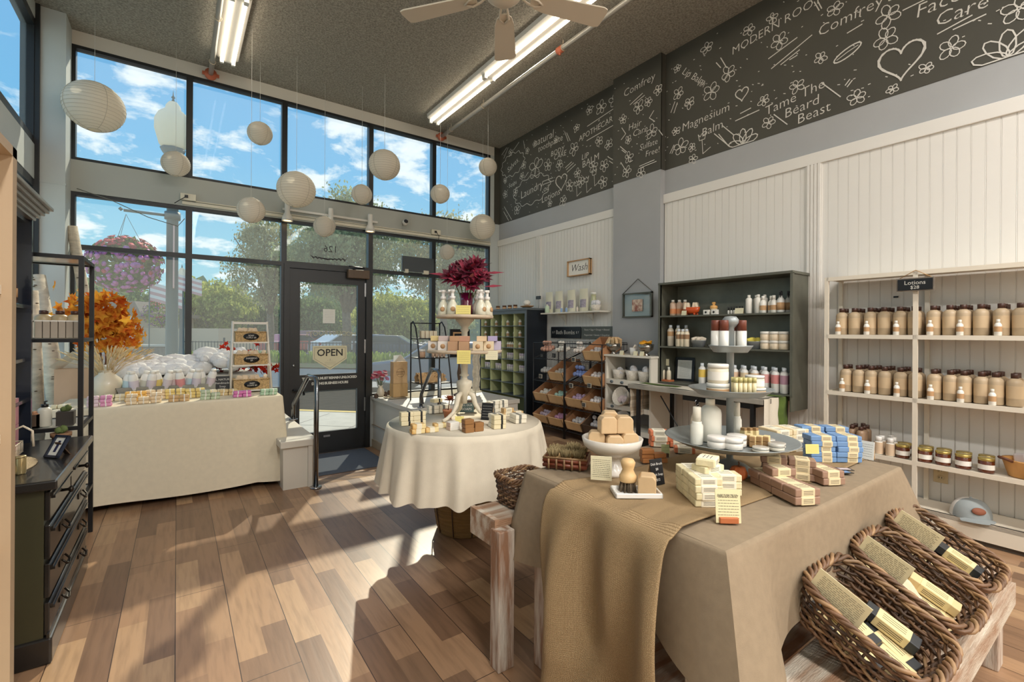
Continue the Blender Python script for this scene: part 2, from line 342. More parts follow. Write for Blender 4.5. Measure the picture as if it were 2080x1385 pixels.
# ---- chalk writing: strokes laid on the wall ----
rc = random.Random(3); _sk = 0
def stroke(pts, w=.007, x=XR - .0075, dash=False):
    """ribbon through (y,z) points"""
    global _sk
    for i in range(len(pts) - 1):
        _sk = (_sk + 1) % 60; x += -.00004 * _sk if i == 0 else (-.00004 if _sk else .0024)
        (ya, za), (yb, zb) = pts[i], pts[i + 1]; dy, dz = yb - ya, zb - za; L = sqrt(dy * dy + dz * dz) or 1e-6
        ny, nz = -dz / L * w / 2, dy / L * w / 2; ey, ez = dy / L * w * .3, dz / L * w * .3
        m.add([(x, ya - ny - ey, za - nz - ez), (x, yb - ny + ey, zb - nz + ez), (x, yb + ny + ey, zb + nz + ez), (x, ya + ny - ey, za + nz - ez)], [(0, 1, 2, 3)])
def flower(y, z, s, x=XR - .0075, a0=0, n=5):
    s *= .56
    for k in range(n):
        a = a0 + 2 * pi * k / n + rc.uniform(-.2, .2); L = s * rc.uniform(.85, 1.15); wd = s * .36; pts = []
        for j in range(11):
            t = j / 10 * 2 * pi; u = L * .55 * (1 - cos(t)) ; v = wd * sin(t)
            pts.append((y + (u * .9 + .1 * s) * cos(a) - v * sin(a), z + (u * .9 + .1 * s) * sin(a) + v * cos(a)))
        stroke(pts, .005 + s * .014, x)
    stroke([(y + .1 * s * cos(t * pi / 3), z + .1 * s * sin(t * pi / 3)) for t in range(7)], .006, x)
def heart(y, z, s, w=.009, x=XR - .0075):
    for q in range(2 if s > .1 else 1):
        stroke([(y - s * (16 * sin(t) ** 3) / 16 * (1 + .04 * q), z + s * (13 * cos(t) - 5 * cos(2 * t) - 2 * cos(3 * t) - cos(4 * t)) / 15) for t in [i / 24 * 2 * pi + .12 * q for i in range(25)]], w, x - .0004 * q)
def chalktext(t, px, py, size, ang=0, x=XR, sp=1.0, off=-.001):
    size *= .6; p = at(px, py, 'X', x); Rz = Matrix.Rotation(ang, 3, 'Z')
    text(m, t, size, (x - .0075, p.y, p.z), RX @ Rz, spacing=sp, off=-.012 * size, ext=.0003, shear=.12)
def fl(px, py, s, x=XR): p = at(px, py, 'X', x); flower(p.y, p.z, s, x - .0075, rc.uniform(0, 6))
def ln(px, py, qx, qy, w=.008, x=XR): a = at(px, py, 'X', x); b = at(qx, qy, 'X', x); stroke([(a.y, a.z), (b.y, b.z)], w, x - .0075)
for t in [('MODERN ROOTS', 1577, 52, .17, .1), ("Comfrey's", 1735, 30, .2, .05), ('Face', 1905, 8, .22, .0), ('Care', 1952, 24, .22, .0), ('Lip Balm', 1410, 156, .16, -.75), ('VIPI', 1424, 172, .1, -.6), ('Magnesium', 1432, 240, .19, .05), ('Balm', 1447, 262, .19, .08),
          ('Tame The', 1612, 200, .19, .12), ('Beard', 1628, 218, .19, .1), ('Beast', 1652, 231, .19, .1)]: chalktext(*t)
for t in [('natural', 1105, 282, .26, .0), ('toothpaste', 1118, 292, .2, .0), ('BODY', 1133, 308, .17, .0), ('CARE', 1138, 316, .17, .0), ('APOTHECARY', 1213, 261, .165, .1), ('LIP', 1189, 318, .17, 0), ('BALM', 1200, 327, .2, .1), ('Salves', 1042, 336, .2, .35), ('Soaps', 1042, 374, .15, .1), ('Laundry', 1080, 386, .27, .1), ('oil', 1110, 383, .2, 0), ('Lotions', 1119, 398, .22, .1)]: chalktext(*t)
XC_ = XR - .082
for t in [('Comfrey', 1298, 174, .2, .05), ('Hair', 1290, 255, .17, .0), ('Care', 1301, 267, .17, .0), ('Sulfate', 1318, 294, .15, 0), ('Free!', 1326, 309, .15, 0)]: chalktext(*t, x=XC_)
for a in [(1437, 98, .1), (1377, 139, .07), (1379, 190, .1), (1401, 209, .1), (1446, 187, .14), (1480, 150, .12), (1374, 267, .08), (1383, 300, .14), (1407, 299, .07), (1409, 323, .08), (1522, 61, .09), (1570, 38, .08), (1584, 85, .12), (1697, 19, .1), (1805, 33, .13), (1800, 79, .13), (1668, 118, .08), (1552, 205, .08), (1620, 176, .09), (1562, 250, .09), (1741, 199, .1), (1814, 182, .06), (1882, 139, .07), (1933, 98, .12), (2070, 18, .14)]: fl(*a)
for a in [(1038, 310, .09), (1072, 306, .08), (1087, 292, .08), (1130, 284, .08), (1172, 260, .09), (1198, 224, .1), (1222, 218, .14), (1248, 205, .13), (1167, 302, .14), (1218, 287, .11), (1237, 294, .1), (1065, 335, .1), (1089, 340, .25), (1114, 336, .14), (1137, 335, .12), (1061, 358, .09), (1048, 390, .11), (1027, 395, .1), (1027, 367, .08), (1051, 426, .13), (1206, 338, .12), (1228, 337, .12), (1174, 352, .1), (1181, 369, .12), (1158, 377, .13), (1226, 369, .12), (1145, 408, .12), (1118, 413, .08)]: fl(*a)
for a in [(1298, 218, .12), (1318, 207, .09), (1267, 243, .09), (1338, 183, .09), (1325, 268, .12), (1277, 285, .08), (1278, 320, .1), (1274, 349, .1), (1303, 351, .1)]: fl(*a, x=XC_)
for px, py, s in [(1831, 122, .13), (1508, 191, .06), (1141, 369, .11)]:
    p = at(px, py, 'X', XR); heart(p.y, p.z, s, .011 if s > .12 else .009)
for px, py, s in ((2048, 100, .17), (1510, 284, .14)):   # half flowers rising from the lower edge
    p = at(px, py, 'X', XR); z0 = 2.972
    for k in range(5):
        a = radians(15 + 37 * k); stroke([(p.y + s * .55 * (1 - cos(t)) * cos(a) * .9 - s * .22 * sin(t) * sin(a), max(z0, z0 + s * .55 * (1 - cos(t)) * sin(a) * .9 + s * .22 * sin(t) * cos(a))) for t in [j * pi / 5 for j in range(11)]], .008)
for s in [(1562, 120, 1620, 77), (1568, 140, 1650, 72), (1587, 132, 1625, 102), (1605, 122, 1620, 113), (1905, 70, 1975, 32), (1937, 61, 2003, 30), (1722, 68, 1752, 50), (1835, 22, 1880, 0), (1495, 246, 1543, 224), (1505, 231, 1526, 220), (1670, 169, 1708, 197), (1573, 233, 1600, 253), (1461, 273, 1481, 297), (1469, 256, 1492, 275), (1452, 272, 1482, 297), (1465, 118, 1477, 138), (1456, 128, 1465, 138), (1364, 229, 1372, 207), (1370, 230, 1377, 209), (1362, 312, 1370, 295), (1366, 312, 1373, 295), (1718, 174, 1727, 162), (1722, 177, 1732, 164), (1655, 5, 1665, 22), (1662, 3, 1670, 18),
          (1194, 257, 1248, 221), (1193, 286, 1250, 253), (1020, 315, 1030, 300), (1024, 322, 1033, 300), (1044, 305, 1055, 289), (1064, 286, 1067, 302), (1148, 268, 1155, 287), (1152, 270, 1159, 286), (1149, 341, 1162, 329), (1151, 345, 1166, 331), (1153, 350, 1170, 334), (1236, 319, 1255, 330), (1238, 327, 1255, 338), (1025, 420, 1040, 446), (1024, 430, 1034, 448), (1103, 369, 1124, 361), (1104, 375, 1126, 367), (1066, 362, 1074, 350)]: ln(*s)
for s in [(1281, 213, 1306, 190), (1288, 212, 1310, 194), (1264, 260, 1272, 272), (1272, 272, 1263, 284), (1329, 225, 1320, 240), (1320, 240, 1331, 247), (1300, 338, 1330, 325), (1302, 341, 1334, 328), (1262, 330, 1272, 346), (1261, 298, 1274, 309), (1264, 305, 1272, 311), (1339, 264, 1347, 275), (1280, 330, 1286, 326)]: ln(*s, x=XC_)
# lips, cloud outlines, small tulips and dots
p = at(1722, 108, 'X', XR)
stroke([(p.y - .09 * cos(t), p.z + .035 * sin(t) + .03 * cos(t)) for t in [i * pi / 9 for i in range(19)]], .01); stroke([(p.y + .07, p.z - .025), (p.y, p.z + .005), (p.y - .07, p.z + .025)], .006)
for px, py, a, b in ((1042, 334, .3, .17), (1080, 386, .42, .2)):
    p = at(px, py, 'X', XR); stroke([(p.y - a * cos(t) * (1 + .05 * cos(12 * t)), p.z + b * sin(t) * (1 + .1 * cos(12 * t))) for t in [i * pi / 36 for i in range(73)]], .007)
for px, py in ((1427, 280), (1172, 374), (1192, 366), (1208, 352)):
    p = at(px, py, 'X', XR); q = .07; stroke([(p.y + q * .6, p.z + q * .6), (p.y + q * .3, p.z + q * .2), (p.y, p.z + q * .6), (p.y - q * .3, p.z + q * .2), (p.y - q * .6, p.z + q * .6), (p.y - q * .4, p.z - q * .3), (p.y + q * .4, p.z - q * .3), (p.y + q * .6, p.z + q * .6)], .006); stroke([(p.y, p.z - q * .3), (p.y - .01, p.z - .16), (p.y - .09, p.z - .12)], .006)
for k in range(330):
    y = rc.uniform(.2, 6.1); z = rc.uniform(3.0, 4.12)
    xx = XC_ if 3.1 < y < 3.72 else XR
    stroke([(y, z), (y + rc.uniform(.004, .016), z + rc.uniform(-.004, .008))], .006, xx - .0075)
m.obj('chalk_drawing', chalk, wr, label='white chalk words, flowers and hearts')
# =================== ENTRANCE DOOR ===================
def zx(px, py, Y=WY): return at(px, py, 'Y', Y)
m = M(); m.bb((1.05, WY - .05, -.3), (1.11, WY + .07, 2.07)); m.bb((2.05, WY - .05, -.3), (2.11, WY + .07, 2.07)); m.bb((1.11, WY - .05, 2.02), (2.05, WY + .07, 2.07)); m.bb((1.05, WY - .04, -.3), (2.11, WY + .07, -.285)); struct('trim_8', m, dark)
GL, GR_ = 1.235, 1.945
m = M(); d0, d1 = WY - .025, WY + .03
for a, b in (((1.115, -.285), (GL, 2.015)), ((GR_, -.285), (2.045, 2.015)), ((GL, 1.86), (GR_, 2.015)), ((GL, .5), (GR_, .70)), ((GL, -.285), (GR_, -.03))): m.bb((a[0], d0, a[1]), (b[0], d1, b[1]))
door = struct('door_1', m, dark)
m = M(); m.bb((GL, WY, .70), (GR_, WY + .006, 1.86)); m.bb((GL, WY, -.03), (GR_, WY + .006, .5)); o = m.obj('glass', glass, door); o['kind'] = 'structure'
m = M()
for z in (.28, 1.05, 1.8): m.bb((2.03, d0 - .012, z - .09), (2.055, d0, z + .09))
m.obj('hinge', steel, door)
m = M(); hx = 1.165; m.tube([(hx, d0, .52), (hx, d0 - .07, .52), (hx + .09, d0 - .075, .515), (hx + .11, d0 - .06, .47), (hx + .11, d0 - .02, .46)], .014, 8); m.tube([(hx + .02, d0, .12), (hx + .02, d0 - .05, .11), (hx - .04, d0 - .05, .13)], .012, 8); m.obj('door_handle', blackm, door)
m = M(); m.cyl((hx, d0, .82), .018, .012, 14, R=rot(pi / 2)); m.obj('lock_cylinder', steel, door)
m = M(); text(m, 'THIS DOOR MUST REMAIN UNLOCKED', .043, (1.60, d0 - .001, .65), RY, off=.002, spacing=.86); text(m, 'DURING BUSINESS HOURS', .043, (1.60, d0 - .001, .585), RY, off=.002, spacing=.86); m.obj('door_notice_lettering', mat('white_vinyl', (225, 225, 215), .5), door)
m = M(); m.bb((1.52, d0 - .006, -.1), (1.6, d0, -.075)); m.obj('small_maker_plate', steel, door)
brz = mat('brown_metal', (92, 72, 52), .45)
t = E('door_closer', (1.93, WY - .05, 2.02), label='brown box door closer with black arm above the entrance door', cat='door closer')
m = M(); m.bb((-.14, -.07, -.08), (.14, 0, .03), 0, .006); m.obj('closer_body', brz, t)
m = M(); m.tube([(-.1, -.03, .035), (.05, -.12, .05), (-.16, -.16, .055)], .009, 6); m.obj('closer_arm', blackm, t)
MIR = frame3((-1, 0, 0), (0, 0, 1))
cream = mat('cream_card', (232, 224, 190), .7)
tanv = mat('tan_vinyl', (205, 190, 160), .6)
m = M(); text(m, '126', .12, (zx(672, 497).x, WY + .008, 2.30), MIR)
for i in range(9): x = zx(630 + i * 8, 505).x; m.add([(x, WY + .009, 2.2 + .012 * abs(i - 4) ** .8 - .03), (x + .05, WY + .009, 2.205 - .02), (x + .09, WY + .009, 2.2 + .012 * abs(i - 3) - .035), (x + .04, WY + .009, 2.18 - .02)], [(0, 1, 2, 3)])
m.obj('street_number_lettering', blackm, None, label='black mirrored street number 126 lettering on the glass above the door', cat='lettering')
m = M(); text(m, 'MODERN ROOTS', .085, (1.62, WY + .008, 1.22), MIR, spacing=.92); text(m, 'NATURAL SOAP', .035, (1.62, WY + .008, 1.05), MIR)
m.v = [Vector((p.x, p.y, p.z - .18 * (p.x - 1.62) ** 2)) for p in m.v]
m.obj('shop_name_lettering', tanv, None, label='pale mirrored shop name lettering across the door glass', cat='lettering')
t = E('open_sign', (1.60, WY - .008, .92), label='cream pennant shaped OPEN sign hanging on the door glass', cat='sign')
m = M(); m.prism([(-.21, .14), (.21, .14), (.21, -.03), (0, -.17), (-.21, -.03)], -.004, .004, R=RY); m.obj('sign_board', cream, t)
m = M(); text(m, 'OPEN', .125, (0, -.0055, .05), RY, off=.002); text(m, '. . | . .', .03, (0, -.0055, -.035), RY); scribble(m, .14, .04, 3, (0, -.0055, -.08), RY); pts = [(-.19, .12), (.19, .12), (.19, -.02), (0, -.145), (-.19, -.02)]
for i in range(5): a, b = pts[i], pts[(i + 1) % 5]; m.tube([(a[0], -.0045, a[1]), (b[0], -.0045, b[1])], .0015, 4)
m.obj('sign_lettering', mat('dark_ink', (50, 50, 45), .6), t)
paper = mat('paper_white', (240, 240, 232), .7); ink = mat('ink', (70, 66, 60), .8)
t = link('door_notice', None, None, (1.585, WY - .004, 1.44), label='small white paper notice taped to the door glass', cat='notice')
m = M(); m.bb((-.075, -.0005, -.09), (.075, .0005, .09)); m.obj('sheet', paper, t); m = M(); scribble(m, .12, .15, 7, (0, -.0012, 0), RY); m.obj('printed_text', ink, t)
# handrails
def rail(name, base, post, top, lab):
    """far base point, near post foot (both on their floors) and height of the near top"""
    t = E(name, post, label=lab, cat='handrail'); b = Vector(base) - Vector(post); dirn = Vector((b.x, b.y, 0)).normalized(); m = M()
    m.tube([(0, 0, 0), (0, 0, top - .02), tuple(dirn * .03 + Vector((0, 0, top))), tuple(dirn * .30 + Vector((0, 0, top + .0))), tuple(b + Vector((0, 0, .16)) - dirn * .02), tuple(b + Vector((0, 0, .12))), tuple(b)], .019, 12); m.obj('rail_tube', mat('dark_chrome', (120, 122, 125), .16, metal=1), t)
    m = M(); m.cyl((0, 0, 0), .045, .012, 16); m.obj('floor_flange', steel, t); m = M(); m.cyl(tuple(b), .04, .012, 16); m.obj('floor_flange', steel, t); return t
bl = at(596, 853, 'Z', .385); rail('handrail', bl, (.905, 3.94, 0), at(632, 770, 'Y', 3.94).z, 'bent metal handrail left of the entry ramp beside the stub wall')
br = at(855, 828, 'Z', .385); pr_ = at(930, 760, 'Y', 4.2); rail('handrail', br, (2.12, 4.2, 0), .86, 'bent metal handrail right of the ramp behind the round table')
m = M(); m.bb((1.16, 5.25, -.3), (2.02, 6.16, -.286), 0, .004); m.obj('door_mat', mat('blue_grey_mat', (84, 92, 104), .95, var=.2, sc=200, bump=.5, bsc=300), label='blue grey entrance mat in front of the glass door', cat='mat')
# =================== CEILING AND BEAM FITTINGS ===================
fixw = mat('fixture_white', (225, 222, 214), .4); tubem = mat('fluorescent_tube', (255, 241, 218), .5, emit=8)
def fixture(x, y0, y1, lab, n):
    t = E('fluorescent_fixture', (x, (y0 + y1) / 2, ZC - .001), label=lab, cat='ceiling light', group='fluorescent ceiling strips'); L = y1 - y0; m = M()
    m.bb((-.1, -L / 2, -.05), (.1, L / 2, 0)); m.prism([(-.1, 0), (-.035, -.045), (.035, -.045), (.1, 0)], -L / 2, L / 2, R=frame3((1, 0, 0), (0, 0, 1)), o=(0, 0, -.05)); m.obj('fixture_housing', fixw, t)
    for k in range(n):
        a, b = -L / 2 + k * L / n + .03, -L / 2 + (k + 1) * L / n - .03
        for s in (-.052, .052):
            m = M(); m.tube([(s, a, -.098), (s, b, -.098)], .014, 10); tb = m.obj('fluorescent_tube', tubem, t)
            m = M(); m.bb((s - .018, a - .03, -.12), (s + .018, a, -.05)); m.obj('lamp_holder', fixw, tb); m = M(); m.bb((s - .018, b, -.12), (s + .018, b + .03, -.05)); m.obj('lamp_holder', fixw, tb)
fixture(2.82, .3, 5.8, 'long white twin tube ceiling light between the fan and right wall pipe', 4)
fixture(.42, 1.1, 5.8, 'white twin tube ceiling light beside the left sprinkler pipe', 4)
pipem = mat('pipe_grey', (176, 172, 164), .35, metal=.3); cop = mat('copper_fitting', (200, 110, 80), .5)
def pipe(x, z, lab):
    t = E('sprinkler_pipe', (x, WY - .03, z), label=lab, cat='pipe'); m = M(); m.tube([(0, 0, 0), (0, -6.2, 0)], .024, 12); m.obj('pipe_run', pipem, t)
    m = M(); m.cyl((0, -.03, 0), .06, .035, 12, R=rot(pi / 2)); m.box((0, -.04, 0), (.16, .025, .03)); m.obj('end_flange', cop, t)
    for y in (-.35, -1.2, -2.7, -4.2):
        m = M(); m.tube([(0, y, .1), (0, y, .035)], .004, 5); m.tube([(.03 * cos(i * pi / 4), y, .03 * sin(i * pi / 4)) for i in range(8)], .004, 5, closed=True); m.obj('pipe_hanger', mat('hanger_cream', (220, 205, 180), .5), t)
    m = M(); m.cyl((0, -2.62, 0), .035, .07, 12, R=rot(pi / 2)); m.tube([(0, -2.65, 0), (.0, -2.65, -.05)], .012, 8); m.obj('sprinkler_head', cop, t)
pipe(3.13, 4.10, 'grey sprinkler pipe with copper fittings right of the long ceiling light'); pipe(.29, 4.09, 'grey sprinkler pipe left of the short ceiling light with copper flange')
# ceiling fan
hub = _f * 2.68 + _r * (-.06); fanc = mat('fan_cream', (214, 204, 186), .45)
t = E('ceiling_fan', (hub.x, hub.y, 3.2), label='cream five blade ceiling fan hanging above the shop floor', cat='ceiling fan')
m = M(); m.lathe([(0, -.07), (.05, -.07), (.1, -.03), (.12, .03), (.11, .12), (.05, .16), (.02, .2)], 24); m.obj('motor', fanc, t); m = M(); m.cyl((0, 0, .18), .014, .72, 10); m.lathe([(.02, .88), (.07, .92), (.075, .98)], 20); m.obj('down_rod', fanc, t)
for k in range(5):
    a = -YAW + pi / 2 + k * 2 * pi / 5; Rz = Matrix.Rotation(a, 3, 'Z') @ Matrix.Rotation(radians(-8), 3, 'X'); m = M(); n = 8
    out = [(.16 + .03 * (1 - cos(j * pi / 6)), -.055 + .0) for j in range(1)]
    po = [(.2, -.045), (.17, -.02), (.165, 0), (.17, .02), (.2, .045), (.26, .06), (.61, .075), (.635, .065), (.64, .04), (.64, -.04), (.635, -.065), (.61, -.075), (.26, -.06)]
    m.prism(po[::-1], -.004, .004, R=Rz, o=(0, 0, -.02)); b = m.obj('blade', fanc, t)
    m = M(); Rb = Matrix.Rotation(a, 3, 'Z'); m.add([tuple(Rb @ Vector(p)) for p in []], []) if False else None
    for s in (-.022, .022): m.tube([tuple(Rb @ Vector((.1, s * .6, .0))), tuple(Rb @ Vector((.15, s, -.02))), tuple(Rb @ Vector((.2, s * 1.3, -.03))), tuple(Rb @ Vector((.24, 0, -.03)))], .007, 6)
    m.obj('blade_bracket', fanc, b)
# paper lanterns
lam = bpy.data.materials.new('lantern_paper'); lam.use_nodes = True; N = lam.node_tree; B = N.nodes['Principled BSDF']; B.inputs['Base Color'].default_value = (*lin((244, 238, 226)), 1); B.inputs['Roughness'].default_value = .8
tr = N.nodes.new('ShaderNodeBsdfTranslucent'); tr.inputs[0].default_value = (*lin((235, 225, 205)), 1); ms = N.nodes.new('ShaderNodeMixShader'); ms.inputs[0].default_value = .35
N.links.new(B.outputs[0], ms.inputs[1]); N.links.new(tr.outputs[0], ms.inputs[2]); N.links.new(ms.outputs[0], N.nodes['Material Output'].inputs[0])
wire = mat('lantern_wire', (206, 198, 182), .6); strm = mat('white_string', (225, 225, 220), .7)
LAN = [(192, 217, 52, 195, 27, 'largest white paper lantern, far left before the upper window'), (357, 333, 26, 361, 97, 'small white paper lantern in front of the street lamp globe'), (528, 271, 24, 530, 126, 'small paper lantern high in the second upper window'), (510, 427, 27, 513, 46, 'mid sized paper lantern over the beam left of the spotlights'), (602, 385, 38, 606, 115, 'large paper lantern just above the leftmost spotlight'), (659, 460, 22, 663, 174, 'small paper lantern hanging directly above the entrance door'), (735, 395, 21, 738, 175, 'small paper lantern left of the third upper mullion'), (781, 335, 32, 783, 150, 'large paper lantern high in the fourth upper window'), (894, 394, 20, 897, 190, 'small paper lantern on the fourth upper mullion'), (991, 339, 19, 993, 221, 'small paper lantern in the upper right window corner'), (980, 461, 27, 981, 265, 'mid sized paper lantern at the right end of the beam'), (908, 512, 16, 911, 265, 'small lowest paper lantern above the burgundy flowers')]
for px, py, rp_, tx, ty, lab in LAN:
    tp = at(tx, ty, 'Z', ZC)
    if tp.y > WY - .3: tp = at(px, py, 'Y', WY - .35)
    c = at(px, py, 'Y', tp.y); dep = (Vector(c) - CAMP).dot(_f); r = rp_ * dep / FPX * .97
    n = 22; pr = [(max(.22 * r, r * sin(pi * (.07 + .86 * j / (2 * n)))) * (1 if j % 2 == 0 else .972), -r * .95 * cos(pi * (.07 + .86 * j / (2 * n)))) for j in range(2 * n + 1)]
    t = E('paper_lantern', c, label=lab, cat='paper lantern', group='white paper lanterns hung along the front windows'); m = M()
    m.lathe(pr, 28); b = len(m.f); m.f = [f for f in m.f if len(f) == 4]; m.k = m.k[:len(m.f)]; m.sm = m.sm[:len(m.f)]; m.obj('paper_shade', lam, t)
    m = M()
    for s in (-1, 1): m.tube([(.22 * r * cos(i * pi / 8), .22 * r * sin(i * pi / 8), s * .93 * r) for i in range(16)], .004, 5, closed=True)
    for q in range(4): m.tube([(sin(pi * (.08 + .84 * j / 14)) * r * 1.004 * cos(q * pi / 2 + .5), sin(pi * (.08 + .84 * j / 14)) * r * 1.004 * sin(q * pi / 2 + .5), -r * .955 * cos(pi * (.08 + .84 * j / 14))) for j in range(15)], .0022, 4)
    m.obj('wire_frame', wire, t); m = M()
    for j in range(1, 18): a = pi * (.07 + .86 * j / 18); m.tube([(r * 1.002 * sin(a) * cos(i * pi / 12), r * 1.002 * sin(a) * sin(i * pi / 12), -r * .952 * cos(a)) for i in range(24)], .0016, 3, closed=True)
    m.obj('ring_wires', wire, t); m = M(); m.tube([(0, 0, .93 * r), (0, 0, ZC - c.z)], .0018, 4); m.obj('string', strm, t)
# beam raceway, outlets, track lights, camera
race = mat('raceway_cream', (222, 216, 196), .5)
m = M(); a = zx(370, 402, WY - .06); m.bb((a.x, WY - .07, 2.615), (4.0, WY - .05, 2.645)); m.bb((a.x, WY - .065, 2.655), (4.0, WY - .05, 2.665)); m.obj('cable_raceway', race, label='cream cable raceway running along the bottom of the beam', cat='cable raceway')
for px, py, lab in ((382, 405, 'cream double outlet box at the left end of the raceway'), (884, 478, 'cream outlet box on the raceway near its right end')):
    a = zx(px, py, WY - .06); t = E('outlet_box', (a.x, WY - .05, 2.69), label=lab, cat='outlet'); m = M(); m.bb((-.07, -.05, -.035), (.07, 0, .035), 0, .004); m.obj('box_body', race, t)
    m = M(); m.bb((-.03, -.065, -.012), (.0, -.05, .015)); m.tube([(-.015, -.06, 0), (-.06, -.075, -.04), (-.12, -.06, -.09)] if px < 500 else [(.0, -.06, 0), (.03, -.07, -.06), (.02, -.06, -.2)], .004, 5); m.obj('plug_and_cord', blackm, t)
m = M(); m.tube([(-.8, WY - .09, 2.62), (-.55, WY - .1, 2.55), (-.25, WY - .1, 2.42), (0, WY - .1, 2.36), (.06, WY - .1, 2.45)], .004, 5); m.obj('loose_cable', mat('grey_cable', (120, 120, 110), .6), label='thin grey cable sagging from the raceway across the left window', cat='cable')
t = E('track_rail', (1.6, WY - .07, 2.71), label='white lighting track on the beam above the door', cat='track'); m = M(); m.bb((-.58, -.03, -.012), (.58, 0, .012)); m.obj('rail_bar', fixw, t)
warm = mat('spot_glow', (255, 220, 160), .4, emit=5)
for px, lab in ((583, 'leftmost white track spotlight under the large lantern'), (671, 'middle white track spotlight half hidden behind a lantern'), (751, 'rightmost white track spotlight near the end of the track')):
    x = zx(px, 440, WY - .12).x; t = E('track_spotlight', (x, WY - .14, 2.70), label=lab, cat='spotlight', group='white track spotlights'); m = M()
    m.lathe([(.028, .09), (.03, .08), (.03, -.04), (.055, -.09), (.062, -.14), (.055, -.14), (.05, -.13)], 18); m.bb((-.012, 0, -.01), (.012, .04, .02)); m.obj('lamp_shade', fixw, t); m = M(); m.lathe([(0, -.125), (.05, -.13)], 16); m.obj('lamp_lens', warm, t)
t = E('security_camera', zx(823, 452, WY - .1), label='small round white security camera on the beam', cat='camera'); m = M(); m.ball((0, 0, 0), .04, n=16); m.tube([(0, .05, -.03), (0, 0, 0)], .012, 6); m.obj('camera_body', fixw, t); m = M(); m.lathe([(.03, .03), (.026, .042), (0, .044)], 16, R=rot(pi / 2 - .4)); m.obj('camera_lens', blackm, t)
t = E('hanging_screen', zx(848, 556, WY - .06), label='black sign panel standing on the transom bar behind the flowers', cat='sign panel'); m = M(); m.bb((-.24, -.03, .02), (.24, 0, .23)); m.obj('panel', mat('panel_grey', (70, 76, 80), .4), t); m = M(); m.bb((-.2, -.035, .0), (-.15, .01, .05)); m.bb((.08, -.035, .0), (.16, .01, .05)); m.obj('bracket', race, t)
# =================== OUTSIDE ===================
UD = Vector((.72, -.69, 0)).normalized(); VD = Vector((.69, .72, 0)).normalized(); P0 = Vector((1.98, 10.06, 0))
def st(a, b, z): return P0 + UD * a + VD * b + Vector((0, 0, z))
gravel = mat('road_asphalt', (150, 146, 140), .9, var=.12, sc=6, bump=.2)
m = M(); m.quad(st(-90, -4, -.46), st(70, -4, -.46), st(70, 90, -.46), st(-90, 90, -.46)); struct('road', m, gravel)
m = M(); 
m.add([(-14, WY + .08, -.32), (14, WY + .08, -.32), st(9, 0, -.32), st(-24, 0, -.32)], [(0, 1, 2, 3)]); m.add([st(9, 0, -.32), st(-24, 0, -.32), st(-24, .02, -.46), st(9, .02, -.46)], [(0, 1, 2, 3)])
for i in range(8): a = Vector((-4 + 1.5 * i, WY + .1, -.317)); b = a + VD * 5; 
struct('sidewalk', m, mat('sidewalk_concrete', (196, 188, 172), .9, var=.08, sc=5))
m = M()
for i in range(10): a = Vector((-6 + 1.4 * i, WY + .12, -.318)); b = a + VD * ((P0 - a).dot(VD) - .3); n_ = UD * .008; m.quad(a - n_, a + n_, b + n_, b - n_)
for k in (1.4, 2.6): m.quad(st(-20, -k, -.318), st(9, -k, -.318), st(9, -k + .015, -.318), st(-20, -k + .015, -.318))
struct('sidewalk_joint_lines', m, mat('joint_grey', (120, 114, 104), .9))
m = M(); m.bb((0, 0, 0), (.1, .1, .1)) if False else None
m.add([st(-24, -.14, -.312), st(9, -.14, -.312), st(9, .0, -.312), st(-24, 0, -.312)], [(0, 1, 2, 3)]); m.add([st(-24, 0, -.312), st(9, 0, -.312), st(9, .015, -.46), st(-24, .015, -.46)], [(0, 1, 2, 3)]); struct('kerb_paint', m, mat('yellow_kerb', (225, 190, 90), .8, var=.1))
m = M(); m.add([st(-60, 11, -.40), st(60, 11, -.40), st(60, 15, -.36), st(-60, 15, -.36)], [(0, 1, 2, 3)]); struct('verge_ground', m, mat('mulch', (150, 118, 92), .95, var=.3, sc=8, c2=(120, 135, 70)))
m = M()
rg = random.Random(11)
for i in range(2600):
    p = st(rg.uniform(-16, 14), rg.uniform(13.3, 15.2), -.38); h = rg.uniform(.25, .6); a = rg.uniform(0, 3.14); v = Vector((cos(a) * .09, sin(a) * .09, 0)); l = Vector((rg.uniform(-.15, .15), rg.uniform(-.15, .15), h)); m.add([p - v, p + v, p + l + v * .3, p + l - v * .3], [(0, 1, 2, 3)])
m.obj('verge_grass', leafmat('grass_leaf', (120, 150, 60), (165, 180, 90)), label='tall grass growing along the iron fence', cat='grass', kind='stuff')
iron = mat('iron_fence', (60, 66, 72), .6)
t = E('iron_fence', st(0, 15.3, -.36), label='black iron railing fence along the parking lot outside', cat='fence'); m = M(); R_ = frame3(UD, VD)
for z in (.1, .95): m.box((0, 0, z), (34, .04, .05), R_)
m.obj('rail', iron, t); m = M()
for i in range(170): m.box(tuple(UD * (-17 + .2 * i) + Vector((0, 0, .5))), (.025, .025, 1.0), R_)
m.obj('picket', iron, t, kind='stuff'); m = M()
for i in range(14): m.box(tuple(UD * (-17 + 2.6 * i) + Vector((0, 0, .6))), (.07, .07, 1.2), R_)
m.obj('post', iron, t)
def pd(px, depth, z): return _f * depth + _r * ((px - 1040) / FPX * depth) + Vector((0, 0, z))
bark = mat('tree_bark', (120, 104, 88), .9, var=.2, sc=8)
